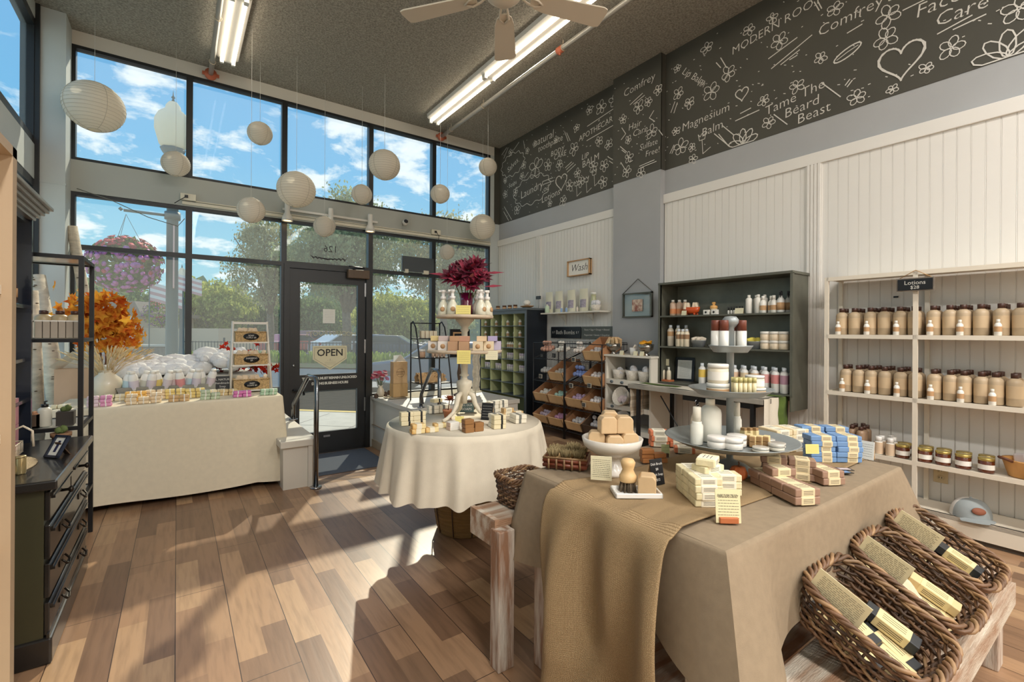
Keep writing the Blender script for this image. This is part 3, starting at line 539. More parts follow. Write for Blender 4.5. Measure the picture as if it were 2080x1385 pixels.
def tree(px, depth, ztop, zbot, rad, lab, lm, nl=7000, ls=.2, zg=-.4, seed=1, fork=True, lean=0):
    r = random.Random(seed); base = pd(px, depth, zg); t = E('tree', base, label=lab, cat='tree', group='trees beyond the street'); H = ztop - zg; zb = zbot - zg; m = M(); ends = []
    tr_ = rad * .045 + .08
    m.tube([(0, 0, 0), (.05, 0, zb * .6), (0, .05, zb)], [tr_ * 1.2, tr_, tr_ * .9], 8)
    for k in range(9):
        a = k * 2.4; e = Vector((cos(a) * rad * r.uniform(.45, .8), sin(a) * rad * r.uniform(.45, .8), zb + (H - zb) * r.uniform(.3, .92))); mid = Vector((e.x * .35, e.y * .35, zb + (e.z - zb) * .5))
        m.tube([(0, 0, zb * .85), mid, e], [tr_ * .6, tr_ * .35, tr_ * .12], 6); ends.append(e); ends.append(mid)
    m.obj('trunk', bark, t); cl = []
    while len(cl) < 130:
        v = Vector((r.uniform(-1, 1), r.uniform(-1, 1), r.uniform(-1, 1)))
        if .3 < v.length < 1: v *= .86; cl.append(Vector((v.x * rad * (1 - .3 * max(v.z, 0)), v.y * rad * (1 - .3 * max(v.z, 0)), (zb + H) / 2 + v.z * (H - zb) / 2)))
    m = M()
    for i in range(nl):
        c = cl[i % len(cl)]; s = rad * .105; p = c + Vector((r.gauss(0, s), r.gauss(0, s), r.gauss(0, s * .8))); q = Euler((r.uniform(0, 6), r.uniform(0, 6), r.uniform(0, 6))).to_matrix(); z = ls * r.uniform(.6, 1.3)
        m.add([q @ Vector((-z, 0, 0)), q @ Vector((0, -z * .5, 0)), q @ Vector((z, 0, 0)), q @ Vector((0, z * .5, 0))], [(0, 1, 2, 3)], o=p)
    m.obj('crown', lm, t); return t
g1 = leafmat('leaf_yellow_green', (140, 150, 70), (205, 205, 110)); g2 = leafmat('leaf_dull_green', (125, 140, 100), (185, 190, 140)); g3 = leafmat('leaf_olive', (150, 150, 112), (205, 200, 160)); g4 = leafmat('leaf_dark', (85, 110, 70), (140, 160, 95))
tree(703, 27, 9.4, 2.6, 3.9, 'tall airy green tree seen through the entrance door', g2, 24000, .11, seed=2)
tree(548, 29, 8.6, 2.6, 2.7, 'young olive leaved tree just left of the door', g3, 11000, .1, seed=3)
tree(900, 31, 9.4, 3, 3.6, 'tall olive tree behind the burgundy flowers', g3, 13000, .12, seed=4)
tree(1010, 33, 10, 3, 3.4, 'olive tree at the right edge of the windows', g3, 9000, .12, seed=14)
tree(430, 46, 6.4, .5, 4.2, 'bushy yellow green tree right of the lamp post', g1, 14000, .2, seed=5)
tree(520, 52, 5.2, .3, 5.0, 'dark green tree behind the young olive tree', g4, 12000, .22, seed=6)
tree(800, 44, 4.9, .3, 4.2, 'round yellow green tree behind the parked cars', g1, 14000, .18, seed=7)
tree(880, 52, 4.8, .2, 5.0, 'broad dull green tree behind the black ladder shelf', g2, 12000, .22, seed=8)
tree(640, 56, 5.2, .3, 5.2, 'dark tree behind the door glass', g4, 11000, .22, seed=9)
tree(330, 60, 3.2, .2, 1.9, 'small bright shrub like tree beside the tan building', g1, 4000, .22, seed=10)
tree(240, 70, 8.0, .3, 7, 'dark tree mass behind the hanging flower basket', g4, 7000, .4, seed=12)
tree(150, 55, 8.0, .3, 6, 'dark green tree at the far left of the window', g2, 7000, .4, seed=13)
m = M(); hp = []
for i in range(60):
    px = 60 + i * 22; hp.append((px, 5 + 3.0 * sin(i * .5) + 1.6 * sin(i * 1.7)))
for i in range(59):
    a = pd(hp[i][0], 95, -.5); b = pd(hp[i + 1][0], 95, -.5); c = pd(hp[i + 1][0], 95, hp[i + 1][1] + 3); d = pd(hp[i][0], 95, hp[i][1] + 3); e1 = pd(hp[i][0], 120, hp[i][1] + 3); e2 = pd(hp[i + 1][0], 120, hp[i + 1][1] + 3)
    m.quad(a, b, c, d); m.quad(d, c, e2, e1)
struct('hills', m, mat('hill_green', (120, 140, 110), .95, var=.3, sc=.6, bump=1, bsc=2))
# tan building with white gable trusses
b0 = pd(300, 40, -.4); t = E('street_building', b0, radians(-38), label='tan low building with white arched trusses across the street', cat='building')
tanb = mat('building_tan', (214, 190, 160), .8); m = M(); m.bb((-2.9, -3, 0), (1.8, 3, 3.0)); m.bb((-6, -2.6, 0), (8, 2.6, 1.8), 0); m.obj('wall', tanb, t)
m = M(); m.prism([(-3.3, 0), (2.2, 0), (1.7, .9), (-2.8, .9)], -3.3, 3.3, R=frame3((1, 0, 0), (0, 0, 1)), o=(0, 0, 3.0)); m.bb((-3.5, -3.4, 2.7), (2.6, 3.4, 3.0)); m.obj('roof', mat('roof_brown', (150, 130, 112), .8), t)
for i in range(4):
    x = -2.6 + i * 1.15; m = M(); m.tube([(x - .35, -3.45, 2.75), (x, -3.45, 3.9), (x + .35, -3.45, 2.75)], .09, 6); m.obj('roof_truss', white, t)
for i in range(3):
    x = -2.3 + i * 1.35; m = M(); m.bb((x, -3.05, .6), (x + .5, -2.98, 2.1)); m.obj('window', mat('dark_pane', (90, 104, 112), .2), t)
for i in range(4):
    x = -2.9 + i * 1.5; m = M(); m.bb((x, -3.6, 0), (x + .15, -3.45, 2.7)); m.obj('porch_post', white, t)
m = M(); a, b = pd(240, 21, -.4), pd(345, 21, -.4); m.tube([a, b], .01, 4) if False else None
t = E('planter_wall', pd(290, 20, -.4), radians(-35), label='low weathered block planter wall across the street', cat='planter'); m = M(); m.bb((-1.3, -.3, 0), (1.2, .3, .95), 0, .03); m.obj('wall_block', mat('weathered_block', (150, 132, 116), .9, var=.2, sc=5, bump=.5), t); m = M(); m.bb((-1.35, -.35, .95), (1.25, .35, 1.03)); m.obj('cap', mat('cap_cream', (215, 200, 180), .8), t)
# street lamps
irn = mat('lamp_green_grey', (92, 104, 104), .5); globe = leafmat('lamp_globe', (240, 234, 216), (248, 242, 228), .5)
def lamp(x, y, zt, lab, s=1, arm=False):
    t = E('street_lamp', (x, y, -.32), label=lab, cat='street lamp'); m = M(); zt += .32
    m.lathe([(.16 * s, 0), (.16 * s, .5), (.1 * s, .62), (.085 * s, .9), (.075 * s, zt - .5), (.1 * s, zt - .46), (.06 * s, zt - .4), (.06 * s, zt - .2), (.15 * s, zt - .05), (.17 * s, zt)], 16, rip=(.04, 8)); m.obj('post', irn, t)
    m = M(); m.lathe([(.15 * s, 0), (.19 * s, .06), (.25 * s, .3), (.25 * s, .45), (.2 * s, .56), (.11 * s, .64), (.1 * s, .7), (.06 * s, .76), (.0, .78)], 24, o=(0, 0, zt)); m.obj('globe', globe, t)
    m = M(); m.lathe([(.03, .76), (.012, .82), (.03, .84), (.01, .87), (0, .97)], 10, o=(0, 0, zt)); m.obj('finial', irn, t)
    if arm:
        z = 3.12 + .32; m = M(); m.tube([(-.62, 0, z), (0, 0, z)], .022, 8); m.tube([(-.64, 0, z), (-.67, 0, z + .03)], .025, 6); m.lathe([(.11, 0), (.11, .12)], 14, o=(0, 0, z - .06)); m.obj('basket_arm', irn, t)
        m = M(); m.box((.02, -.12, 2.75), (.02, .3, 1.0)); m.obj('banner', mat('banner_pink', (222, 190, 186), .8), t)
    return t
lamp(-.07, 9.5, 4.22, 'near street lamp with white acorn globe outside the left window', 1, True)
lp = pd(369, 19, 0); lamp(lp.x, lp.y, 3.0, 'farther street lamp post right behind the nearer one', 1)
# flower baskets
petal = [mat('petunia_pink', (206, 120, 190), .7), mat('petunia_red', (200, 70, 80), .7), mat('petunia_violet', (150, 80, 150), .7)]
def basket(c, r, lab, n, seed, cols):
    rr = random.Random(seed); t = E('hanging_flower_basket', c, label=lab, cat='flower basket'); m = M()
    for i in range(n * 5):
        v = Vector((rr.gauss(0, 1), rr.gauss(0, 1), rr.gauss(0, 1))).normalized(); k = rr.uniform(.6, 1); p = Vector((v.x * r * k, v.y * r * k, v.z * r * .85 * k - (.12 * r if v.z < 0 else 0))); q = Euler((rr.uniform(0, 6), rr.uniform(0, 6), 0)).to_matrix(); z = .045
        m.add([q @ Vector((-z, 0, 0)), q @ Vector((0, -z * .6, 0)), q @ Vector((z, 0, 0)), q @ Vector((0, z * .6, 0))], [(0, 1, 2, 3)], o=p)
    m.obj('foliage', leafmat('petunia_leaf', (80, 105, 50), (150, 160, 90)), t, kind='stuff'); m = M()
    for i in range(n):
        v = Vector((rr.gauss(0, 1), rr.gauss(0, 1) - .3, rr.gauss(0, 1))).normalized(); p = Vector((v.x * r, v.y * r, v.z * r * .85 - (.12 * r if v.z < 0 else 0))) * rr.uniform(.92, 1.05); q = v.to_track_quat('Z', 'Y').to_matrix(); z = .038 * rr.uniform(.8, 1.2)
        k = 1 if (v.z > .5 or rr.random() < .12) and cols > 1 else (2 if cols == 3 else 0)
        m.lathe([(0, -.02), (z * .35, 0), (z, .012)], 6, o=p, R=q, k=k); m.lathe([(0, .004), (z * .3, .006)], 5, o=p, R=q, k=3)
    m.obj('petunia_blooms', petal + [mat('bloom_throat', (110, 40, 100), .8)], t, kind='stuff')
    m = M(); zt = .95
    for a in (0, 2.1, 4.2): m.tube([(r * .5 * cos(a), r * .5 * sin(a), r * .5), (0, 0, zt * .8)], .004, 4)
    m.obj('hanger', irn, t)
basket((-.66, 9.5, 2.3), .47, 'large hanging basket overflowing with pink petunias outside', 330, 5, 2)
q = pd(328, 19, 1.95); basket(tuple(q), .62, 'smaller purple flower basket farther along the street', 200, 6, 3)
def flag(p, lab, w=.9):
    t = E('striped_flag', p, radians(-30), label=lab, cat='flag'); m = M()
    for i in range(6): m.grid(lambda u, v, i=i: (u * w - .2, .05 * sin(u * 6), -.09 * (i + v) - u * .25), 8, 1, i % 2)
    m.obj('cloth', [mat('flag_white', (235, 228, 222), .8), mat('flag_pink', (214, 170, 166), .8)], t); m = M(); m.tube([(-.2, 0, .1), (-.2, 0, -.42 - p[2])], .014, 5); m.obj('pole', irn, t)
flag(pd(318, 13.6, 2.65), 'striped flag hanging just left of the near lamp post'); flag(pd(366, 16, 3.2), 'striped flag right of the near lamp post')
m = M(); t = E('garage_building', pd(470, 75, -.4), radians(-35), label='reddish brown building behind the yellow green tree', cat='building'); m.bb((-9, -3, 0), (9, 3, 2.3)); m.obj('wall', mat('brick_brown', (150, 105, 92), .9, var=.1), t); m = M(); m.prism([(-9.5, 0), (9.5, 0), (8, 1.6), (-8, 1.6)], -3.3, 3.3, R=frame3((1, 0, 0), (0, 0, 1)), o=(0, 0, 2.3)); m.obj('roof', mat('roof_grey', (150, 140, 132), .8), t)
# parked cars
def car(p, rz, col, lab, L=4.6, H=1.5, suv=False):
    t = E('parked_car', p, rz, label=lab, cat='car', group='cars outside the windows'); m = M(); Wd = 1.75
    if suv: pr = [(-2.3, .35), (2.3, .35), (2.35, .8), (2.2, .98), (1.2, 1.08), (.55, 1.62), (-1.9, 1.7), (-2.25, 1.05)]; gl_ = [(1.05, 1.1), (.5, 1.56), (-1.85, 1.63), (-2.1, 1.1)]
    else: pr = [(-2.3, .35), (2.3, .35), (2.32, .7), (2.1, .85), (1.15, .95), (.4, 1.42), (-1.0, 1.44), (-1.75, 1.0), (-2.28, .92)]; gl_ = [(1.0, .98), (.38, 1.36), (-.98, 1.38), (-1.6, 1.0)]
    R0 = frame3((1, 0, 0), (0, 0, 1)); k = L / 4.6
    m.prism([(x * k, z * H / 1.5) for x, z in pr], -Wd / 2, Wd / 2, R=R0); o = m.obj('body', mat('car_paint_' + lab.split()[0], col, .25, coat=.6), t); bv = o.modifiers.new('b', 'BEVEL'); bv.width = .07; bv.segments = 3
    m = M(); m.prism([(x * k, z * H / 1.5) for x, z in gl_], -Wd / 2 - .012, Wd / 2 + .012, R=R0); m.prism([((x * 1.0 + (.03 if x > 0 else -.03)) * k, z * H / 1.5 + .02) for x, z in gl_], -Wd / 2 + .12, Wd / 2 - .12, R=R0); m.obj('windows', mat('car_glass', (60, 72, 80), .08), t)
    for x in (-1.45, 1.45):
        for s in (-1, 1):
            m = M(); m.cyl((x * k, s * (Wd / 2 - .2) - (.0 if s > 0 else .0) + (.2 if s > 0 else 0), .33), .33, .2, 20, R=rot(pi / 2)); w = m.obj('wheel', mat('tyre', (35, 35, 38), .8), t); m = M(); m.cyl((x * k, s * (Wd / 2) + (.012 if s > 0 else .0) , .33), .19, .012, 16, R=rot(pi / 2)); m.obj('hubcap', steel, w)
    m = M()
    for s in (-1, 1): m.bb((-2.3 * k, s * .62 - .14, .75), (-2.22 * k, s * .62 + .14, .92), 0); m.bb((2.2 * k, s * .62 - .18, .66), (2.31 * k, s * .62 + .18, .78), 1)
    m.obj('lights', [mat('tail_red', (190, 40, 40), .3), mat('headlamp', (230, 235, 240), .2)], t)
ang = atan2(UD.y, UD.x)
car(pd(600, 33, -.42), ang + 1.3, (178, 60, 62), 'red car parked farthest left behind the fence'); car(pd(656, 39, -.42), ang + 1.3, (130, 70, 66), 'maroon car parked beside the red car', suv=True)
car(pd(700, 33, -.42), ang + 1.1, (215, 220, 226), 'white car parked behind the tree trunk'); car(pd(758, 38, -.42), ang + 1.3, (100, 125, 160), 'pale blue car parked right of the white car')
car(pd(800, 29, -.42), ang + .2, (74, 86, 104), 'slate sedan parked beyond the fence on the right')
car(pd(915, 13.2, -.46), ang + pi, (88, 104, 128), 'blue grey car stopped on the near side of the street', 4.6, 1.5)
car(pd(190, 30, -.42), ang + 1.0, (200, 205, 210), 'silver car far left across the street')
# =================== PRODUCT BUILDERS ===================
wrapm = mat('cream_wrapper', (236, 226, 200), .8); inkm = ink; tanm = mat('kraft_tan', (196, 164, 124), .8); kraft = mat('kraft_paper', (205, 172, 130), .85, var=.06)
browncap = mat('brown_cap', (74, 46, 36), .4); whitecap = mat('white_cap', (236, 234, 228), .4); wht = mat('white_plastic', (236, 232, 222), .35)
tanlot = mat('tan_lotion', (190, 168, 138), .4, spec=.4); clearb = mat('frosted_plastic', (226, 222, 206), .3)
labtan = mat('tan_label', (190, 150, 108), .7); labw = mat('white_label', (240, 236, 226), .7)
linen = mat('linen_cream', (228, 216, 190), .9, var=.03, sc=30, bump=.15, bsc=500); linen2 = mat('round_cloth_cream', (226, 214, 192), .9, var=.03, sc=20, bump=.15, bsc=400)
def K(name, m, mats, cat, parts=(), group=None):
    o = m.obj(name, mats, None, cat=cat, group=group); o.location = (0, 0, -50)
    for pn, pm, pmat in parts: pm.obj(pn, pmat, o)
    return Kind(o)
def bottle(name, r, h, body, capm, shoulder=.16, neck=.45, caph=.13, capr=.5, label=None, cat='bottle', sq=False, pump=False, n=18):
    m = M(); hb = h * (1 - caph); s = h * shoulder
    pr = [(r * .9, 0), (r, r * .12), (r, hb - s), (r * .93, hb - s * .55), (r * (neck + .12), hb - s * .12), (r * neck, hb - s * .05), (r * neck, hb)]
    m.lathe(pr, n); c = M(); cr = r * capr; c.lathe([(cr, hb - s * .06), (cr, h * .995), (cr * .92, h), (0, h)], n)
    ps = [('cap', c, capm)]
    if pump:
        q = M(); q.cyl((0, 0, h), r * .12, h * .1, 8); q.tube([(0, 0, h * 1.11), (r * .9, 0, h * 1.1)], r * .14, 6); ps.append(('pump_head', q, capm))
    if label:
        z0, z1, lm = label; l = M(); l.lathe([(r * 1.012, hb * z0), (r * 1.012, hb * z1)], n); l.f = [f for f in l.f if len(f) == 4]; l.k = l.k[:len(l.f)]; l.sm = l.sm[:len(l.f)]; ps.append(('label', l, lm))
    return K(name, m, body, cat, ps)
def jar(name, r, h, body, lid, lidh=.28, label=None, cat='jar', n=20):
    m = M(); hb = h * (1 - lidh); m.lathe([(r * .92, 0), (r, h * .06), (r, hb * .93), (r * .9, hb), (0, hb)], n); c = M(); c.lathe([(r * 1.02, hb * .98), (r * 1.02, h * .97), (r * .96, h), (0, h)], n); ps = [('lid', c, lid)]
    if label:
        z0, z1, lm = label; l = M(); l.lathe([(r * 1.012, hb * z0), (r * 1.012, hb * z1)], n); l.f = [f for f in l.f if len(f) == 4]; l.k = l.k[:len(l.f)]; l.sm = l.sm[:len(l.f)]; ps.append(('label', l, lm))
    return K(name, m, body, cat, ps)
def bar(name, l, w, h, body, wrap=None, frac=.5, bev=.004, off=0, lines=True, cat='soap bar'):
    m = M(); m.box((0, 0, h / 2), (l, w, h), bev=bev); ps = []
    if wrap:
        q = M(); e = .0012; q.box((off * l, 0, h / 2), (l * frac, w + 2 * e, h + 2 * e), bev=bev * .9)
        if lines:
            for yy in (-1, 1):
                for zz in (.3, .5, .7): q.box((off * l, yy * (w / 2 + e + .0003), h * zz), (l * frac * .7, .0004, h * .05), k=1)
            for yy in (-.2, 0, .2): q.box((off * l, yy * w, h + e + .0003), (l * frac * .7, w * .03, .0004), k=1)
        ps.append(('wrapper', q, [wrap, inkm]))
    return K(name, m, body, cat, ps)
LV = {1: ['only'], 2: ['bottom', 'top'], 3: ['bottom', 'middle', 'top'], 4: ['bottom', 'second', 'third', 'top'], 5: ['bottom', 'second', 'third', 'fourth', 'top']}
CX = {1: [''], 2: ['left', 'right'], 3: ['left', 'centre', 'right'], 4: ['leftmost', 'left centre', 'right centre', 'rightmost']}
CYW = {1: [''], 2: ['front', 'rear'], 3: ['front', 'middle', 'rear'], 4: ['foremost', 'second', 'third', 'rearmost']}
def pile(kinds, base, rz, dim, nx, ny, nz, adj, desc, group, jit=.003, top=None, turn=False):
    """stack of bars; nx along the local x, ny towards the back, nz layers; top = how many are on the last layer"""
    if not isinstance(kinds, list): kinds = [kinds]
    rr = random.Random(hash(desc) % 1000 if False else len(desc) * 7 + nx); R = Matrix.Rotation(rz, 3, 'Z'); i = 0
    for k in range(nz):
        for b in range(ny):
            for a in range(nx):
                if top is not None and k == nz - 1 and b * nx + a >= top: continue
                dx, dy = dim[0] + .003, dim[1] + .003; v = R @ Vector(((a - (nx - 1) / 2) * dx + rr.uniform(-jit, jit), (b - (ny - 1) / 2) * dy + rr.uniform(-jit, jit), k * (dim[2] + .0005)))
                w = ' '.join(x for x in (LV[nz][k] + ' layer' if nz > 1 else '', CX[nx][a], CYW[ny][b]) if x)
                kinds[i % len(kinds)].put(Vector(base) + v, rz + rr.uniform(-.02, .02), '%s, %s%s' % (adj, w + ' ' if w else '', desc), group); i += 1
def card(name, loc, rz, w, h, lab, board=None, lines=6, tilt=.25, holder=None, txt=None, tm=None, cat='sign', ts=.02, stand=True, r=None):
    """small upright printed card facing its local -Y"""
    t = E(name, loc, rz, label=lab, cat=cat)
    if r is not None: t.rotation_euler = r
    m = M(); R = rot(-tilt); m.box((0, 0, h / 2) if not tilt else tuple(R @ Vector((0, 0, h / 2))), (w, .002, h), R); m.obj('card', board or cream, t)
    q = M(); R2 = R @ RY
    if txt:
        for i, s in enumerate(txt): text(q, s, ts, tuple(R @ Vector((0, -.0018, h * (.8 - .6 * i / max(1, len(txt) - 1)) if len(txt) > 1 else h / 2))), R2, ext=.0002)
    if lines: scribble(q, w * .84, h * .78, lines, tuple(R @ Vector((0, -.0016, h / 2))), R2, t=h * .012)
    q.obj('lettering', tm or inkm, t)
    if holder: s = M(); s.box((0, .005, .008), (w * .75, .025, .016), bev=.002); s.obj('holder_block', holder, t)
    elif stand and tilt: s = M(); s.box(tuple(rot(tilt) @ Vector((0, .0, h * .38)) + Vector((0, h * 2 * tilt, 0))), (w * .9, .003, h * .76), rot(tilt)); s.obj('back_leg', kraft, t)
    return t
def drape(x0, x1, y0, y1, zt, zb, amp=.015, freq=9, flare=.03, nu=160, nv=14, wob=.004, corner=.05, seed=1, sides='all'):
    """cloth over a rectangular top: rounded edge, folds deepening towards the hem"""
    rr = random.Random(seed); ph = [rr.uniform(0, 6) for _ in range(6)]; m = M(); hx, hy = (x1 - x0) / 2, (y1 - y0) / 2; cx, cy_ = (x0 + x1) / 2, (y0 + y1) / 2; per = 4 * (hx + hy)
    def edge(u):
        s = u * per; L = [(2 * hx, (-hx, -hy), (1, 0)), (2 * hy, (hx, -hy), (0, 1)), (2 * hx, (hx, hy), (-1, 0)), (2 * hy, (-hx, hy), (0, -1))]
        for l, p, d in L:
            if s <= l + 1e-9: break
            s -= l
        x, y = p[0] + d[0] * s, p[1] + d[1] * s; nx, ny = d[1], -d[0]; e = min(s, l - s); c = max(0, 1 - e / .18)
        a, b = (nx, ny); q = c
        # blend the normal round the corner
        if s < l / 2: pd_ = L[(L.index((l, p, d)) - 1) % 4][2]
        else: pd_ = L[(L.index((l, p, d)) + 1) % 4][2]
        a, b = nx + pd_[1] * q * c, ny - pd_[0] * q * c; k = sqrt(a * a + b * b); return x, y, a / k, b / k, c
    def f(u, v):
        x, y, nx, ny, c = edge(u % 1.0); r = .012
        if v < .12: t = v / .12; ox = r * sin(t * pi / 2); z = zt - r * (1 - cos(t * pi / 2)); return (cx + x + nx * ox, cy_ + y + ny * ox, z)
        t = (v - .12) / .88; s = (u % 1.0) * 2 * pi; fq = max(1, round(freq * per / (2 * pi))); w = amp * t ** .8 * (sin(fq * s + ph[0]) * .6 + sin(round(fq * 1.9) * s + ph[1]) * .3 + sin(round(fq * .45) * s + ph[2]) * .5) * (1 + c)
        o = r + flare * t + w + corner * c * t; z = zt - r - (zt - r - zb) * t + wob * t * sin(round(fq * .7) * s + ph[3]) - c * corner * .3 * t
        return (cx + x + nx * o, cy_ + y + ny * o, z)
    m.grid(f, nu, nv); m.grid(lambda u, v: (x0 + u * (x1 - x0), y0 + v * (y1 - y0), zt + .0015 * sin(13 * u + ph[4]) * sin(9 * v)), 24, 16); return m
# =================== LEFT SIDE ===================
bp = mat('black_paint_worn', (34, 32, 30), .28, var=.5, sc=4, coat=.3); bp2 = mat('olive_black_side', (58, 56, 38), .35, var=.35, sc=2.5, stretch=(1, 1, .4)); brass = mat('dark_pull', (48, 42, 36), .35, metal=.7)
t = E('chest_of_drawers', (-.66, 2.86, 0), label='black painted chest of drawers at the left edge under the hutch', cat='chest of drawers')
m = M(); m.bb((-.3, -.43, .07), (.26, .43, .655)); m.obj('carcass', bp2, t); m = M(); m.bb((-.33, -.46, .655), (.3, .46, .69), 0, .006); m.obj('top', bp, t)
m = M(); m.bb((-.3, -.44, 0), (.285, .44, .1), 0, .008); m.bb((.27, -.44, .1), (.278, .44, .115)); m.obj('base', bp, t)
def drawer(y0, y1, z0, z1, knob, bail):
    m = M(); m.bb((.26, y0 + .006, z0 + .004), (.276, y1 - .006, z1 - .004), 0, .003)
    for q in (.0, .012): m.bb((.276, y0 + .012 + q, z1 - .022 - q), (.284 + q * .3, y1 - .012 - q, z1 - .012 - q))
    d = m.obj('drawer', bp, t)
    for y in knob: m = M(); m.lathe([(.006, 0), (.006, .02), (.014, .028), (.012, .036), (0, .038)], 12, (.276, y, (z0 + z1) / 2), R=rot(0, pi / 2)); m.obj('knob', brass, d)
    for y in bail:
        m = M(); zc = (z0 + z1) / 2; m.prism([(-.035, -.02), (0, -.026), (.035, -.02), (.04, .01), (.02, .022), (0, .014), (-.02, .022), (-.04, .01)], 0, .003, R=frame3((0, 1, 0), (0, 0, 1)), o=(.277, y, zc)); m.tube([(.284, y - .03, zc + .008), (.3, y - .028, zc - .012), (.303, y, zc - .02), (.3, y + .028, zc - .012), (.284, y + .03, zc + .008)], .004, 6); m.obj('bail_pull', brass, d)
drawer(-.43, -.005, .53, .645, [-.21], []); drawer(.005, .43, .53, .645, [.21], [])
for z0, z1 in ((.385, .52), (.24, .375), (.1, .23)): drawer(-.43, .43, z0, z1, [], [-.22, .22])
navy = mat('blue_black_hutch', (22, 28, 40), .22, var=.3, sc=3, coat=.3)
t = E('hutch', (-.8, 2.9, .69), label='blue black open hutch with crown moulding standing on the chest', cat='hutch'); m = M(); m.bb((-.2, .36, 0), (.215, .385, 1.1)); m.bb((-.2, -.46, 0), (-.185, .385, 1.1)); m.bb((-.2, -.46, 1.08), (.2, .385, 1.1)); m.obj('case', navy, t)
m = M()
for i in range(5): m.bb((-.2, -.5, 1.1 + i * .016), (.225 + i * .014, .39 + i * .012, 1.116 + i * .016), 0, .003)
m.obj('crown_moulding', mat('crown_grey', (150, 150, 144), .3, coat=.3), t)
for z in (.2, .4, .66): m = M(); m.bb((-.185, -.46, z), (.2, .36, z + .02), 0, .003); m.obj('shelf', navy, t)
# beige bookcase close to the camera
woodb = mat('beige_wood', (176, 152, 122), .5, var=.12, sc=3, stretch=(1, 1, .1)); t = E('wood_bookcase', (-.437, 1.36, 0), label='pale wooden bookcase cropped at the left picture edge', cat='bookcase'); m = M()
m.bb((-.3, .0, 0), (.165, .03, 1.62)); m.bb((-.3, -.3, 0), (-.285, .03, 1.62)); m.bb((-.3, -.3, 1.6), (.165, .03, 1.62)); m.obj('case', woodb, t)
for z in (.15, .5, .8, 1.02, 1.32): m = M(); m.bb((-.285, -.3, z), (.15, 0, z + .018)); m.obj('shelf', mat('pale_shelf', (226, 214, 196), .5), t)
# etagere
t = E('metal_shelf_rack', (-.64, 3.675, 0), label='narrow black metal shelf rack between the chest and the left table', cat='shelf rack'); m = M(); a, b, c, d = -.21, .21, -.195, .195
pale = mat('pale_glass_shelf', (205, 205, 196), .15, spec=.6)
for x in (a, b):
    for y in (c, d): m = M(); m.bb((x - .011, y - .011, 0), (x + .011, y + .011, 1.655)); m.obj('post', blackm, t)
for z in (.3, .72, 1.2, 1.655):
    m = M(); m.bb((a, c - .01, z - .02), (b, c + .01, z)); m.bb((a, d - .01, z - .02), (b, d + .01, z)); m.bb((b - .01, c, z - .02), (b + .01, d, z)); m.bb((a - .01, c, z - .02), (a + .01, d, z)); f = m.obj('shelf_frame', blackm, t)
    m = M(); m.bb((a + .01, c + .01, z - .012), (b - .01, d - .01, z - .004)); m.obj('shelf_panel', pale, f)
kb = bottle('lotion_bottle', .04, .155, mat('amber_tan_lotion', (188, 168, 132), .35), browncap)
for i, px in enumerate((89, 122, 153)): kb.put(at(px, 640, 'Y', 3.74) * 1 - Vector((0, 0, 0)), 0, 'round tan brown capped bottle, %s behind the tubes on the metal rack' % ORD[i], 'round bottles on the metal rack')
for i, o in enumerate([x for x in COL.objects if x.name.startswith('lotion_bottle')]): o.location.z = 1.203
kt = K('soap_tube_box', M().box((0, 0, .045), (.028, .03, .09), bev=.002), mat('grey_tan_box', (178, 166, 150), .7), 'box', [('printed_end', M().box((0, 0, .094), (.03, .032, .008)), wht)])
for i in range(6): kt.put((-.61 + i * .031, 3.56, 1.202), 0, 'slim grey tan box, %s from the left on the upper rack shelf' % ORD[i], 'slim boxes on the metal rack')
kt2 = K('blue_striped_box', M().box((0, 0, .045), (.07, .05, .085), bev=.003), mat('pale_blue_white_box', (226, 230, 238), .6), 'box', [('stripe', M().box((0, -.0255, .045), (.06, .001, .02)), mat('blue_stripe', (150, 165, 215), .6))]); kt2.put((-.68, 3.57, 1.202), 0, 'white box with pale blue stripes at the left of the rack shelf')
wdk = mat('dark_walnut', (84, 64, 48), .6, var=.2, sc=5, stretch=(.3, 1, 1))
t = E('wooden_crate', (-.66, 3.56, .722), label='long dark wooden box holding small pieces on the middle rack shelf', cat='crate'); m = M(); m.bb((-.13, -.045, 0), (.06, -.035, .07)); m.bb((-.13, .035, 0), (.06, .045, .07)); m.bb((-.13, -.045, 0), (-.12, .045, .07)); m.bb((.05, -.045, 0), (.06, .045, .07)); m.bb((-.13, -.045, 0), (.06, .045, .008)); m.obj('crate_body', wdk, t)
kp = K('pumice_stone', M().ball((0, 0, .03), .035, sz=.8, jit=.12), mat('terracotta_stone', (180, 130, 96), .9, bump=.5), 'stone')
for i in range(4): kp.put((-.76 + i * .045, 3.56, .735 + .012 * (i % 2)), i, 'rough tan stone, %s from the left in the dark wooden box' % ORD[i], 'stones in the dark wooden box')
kd = bottle('dropper_bottle', .03, .12, mat('clear_serum', (220, 216, 200), .2), blackm, pump=True)
for i, x in enumerate((-.78, -.7, -.585)): kd.put((x, 3.66 - (i == 2) * .1, .722), i * .7, 'clear bottle with black dropper top, %s from the left on the rack' % ORD[i], 'dropper bottles on the metal rack')
cact = mat('cactus_green', (96, 112, 62), .8)
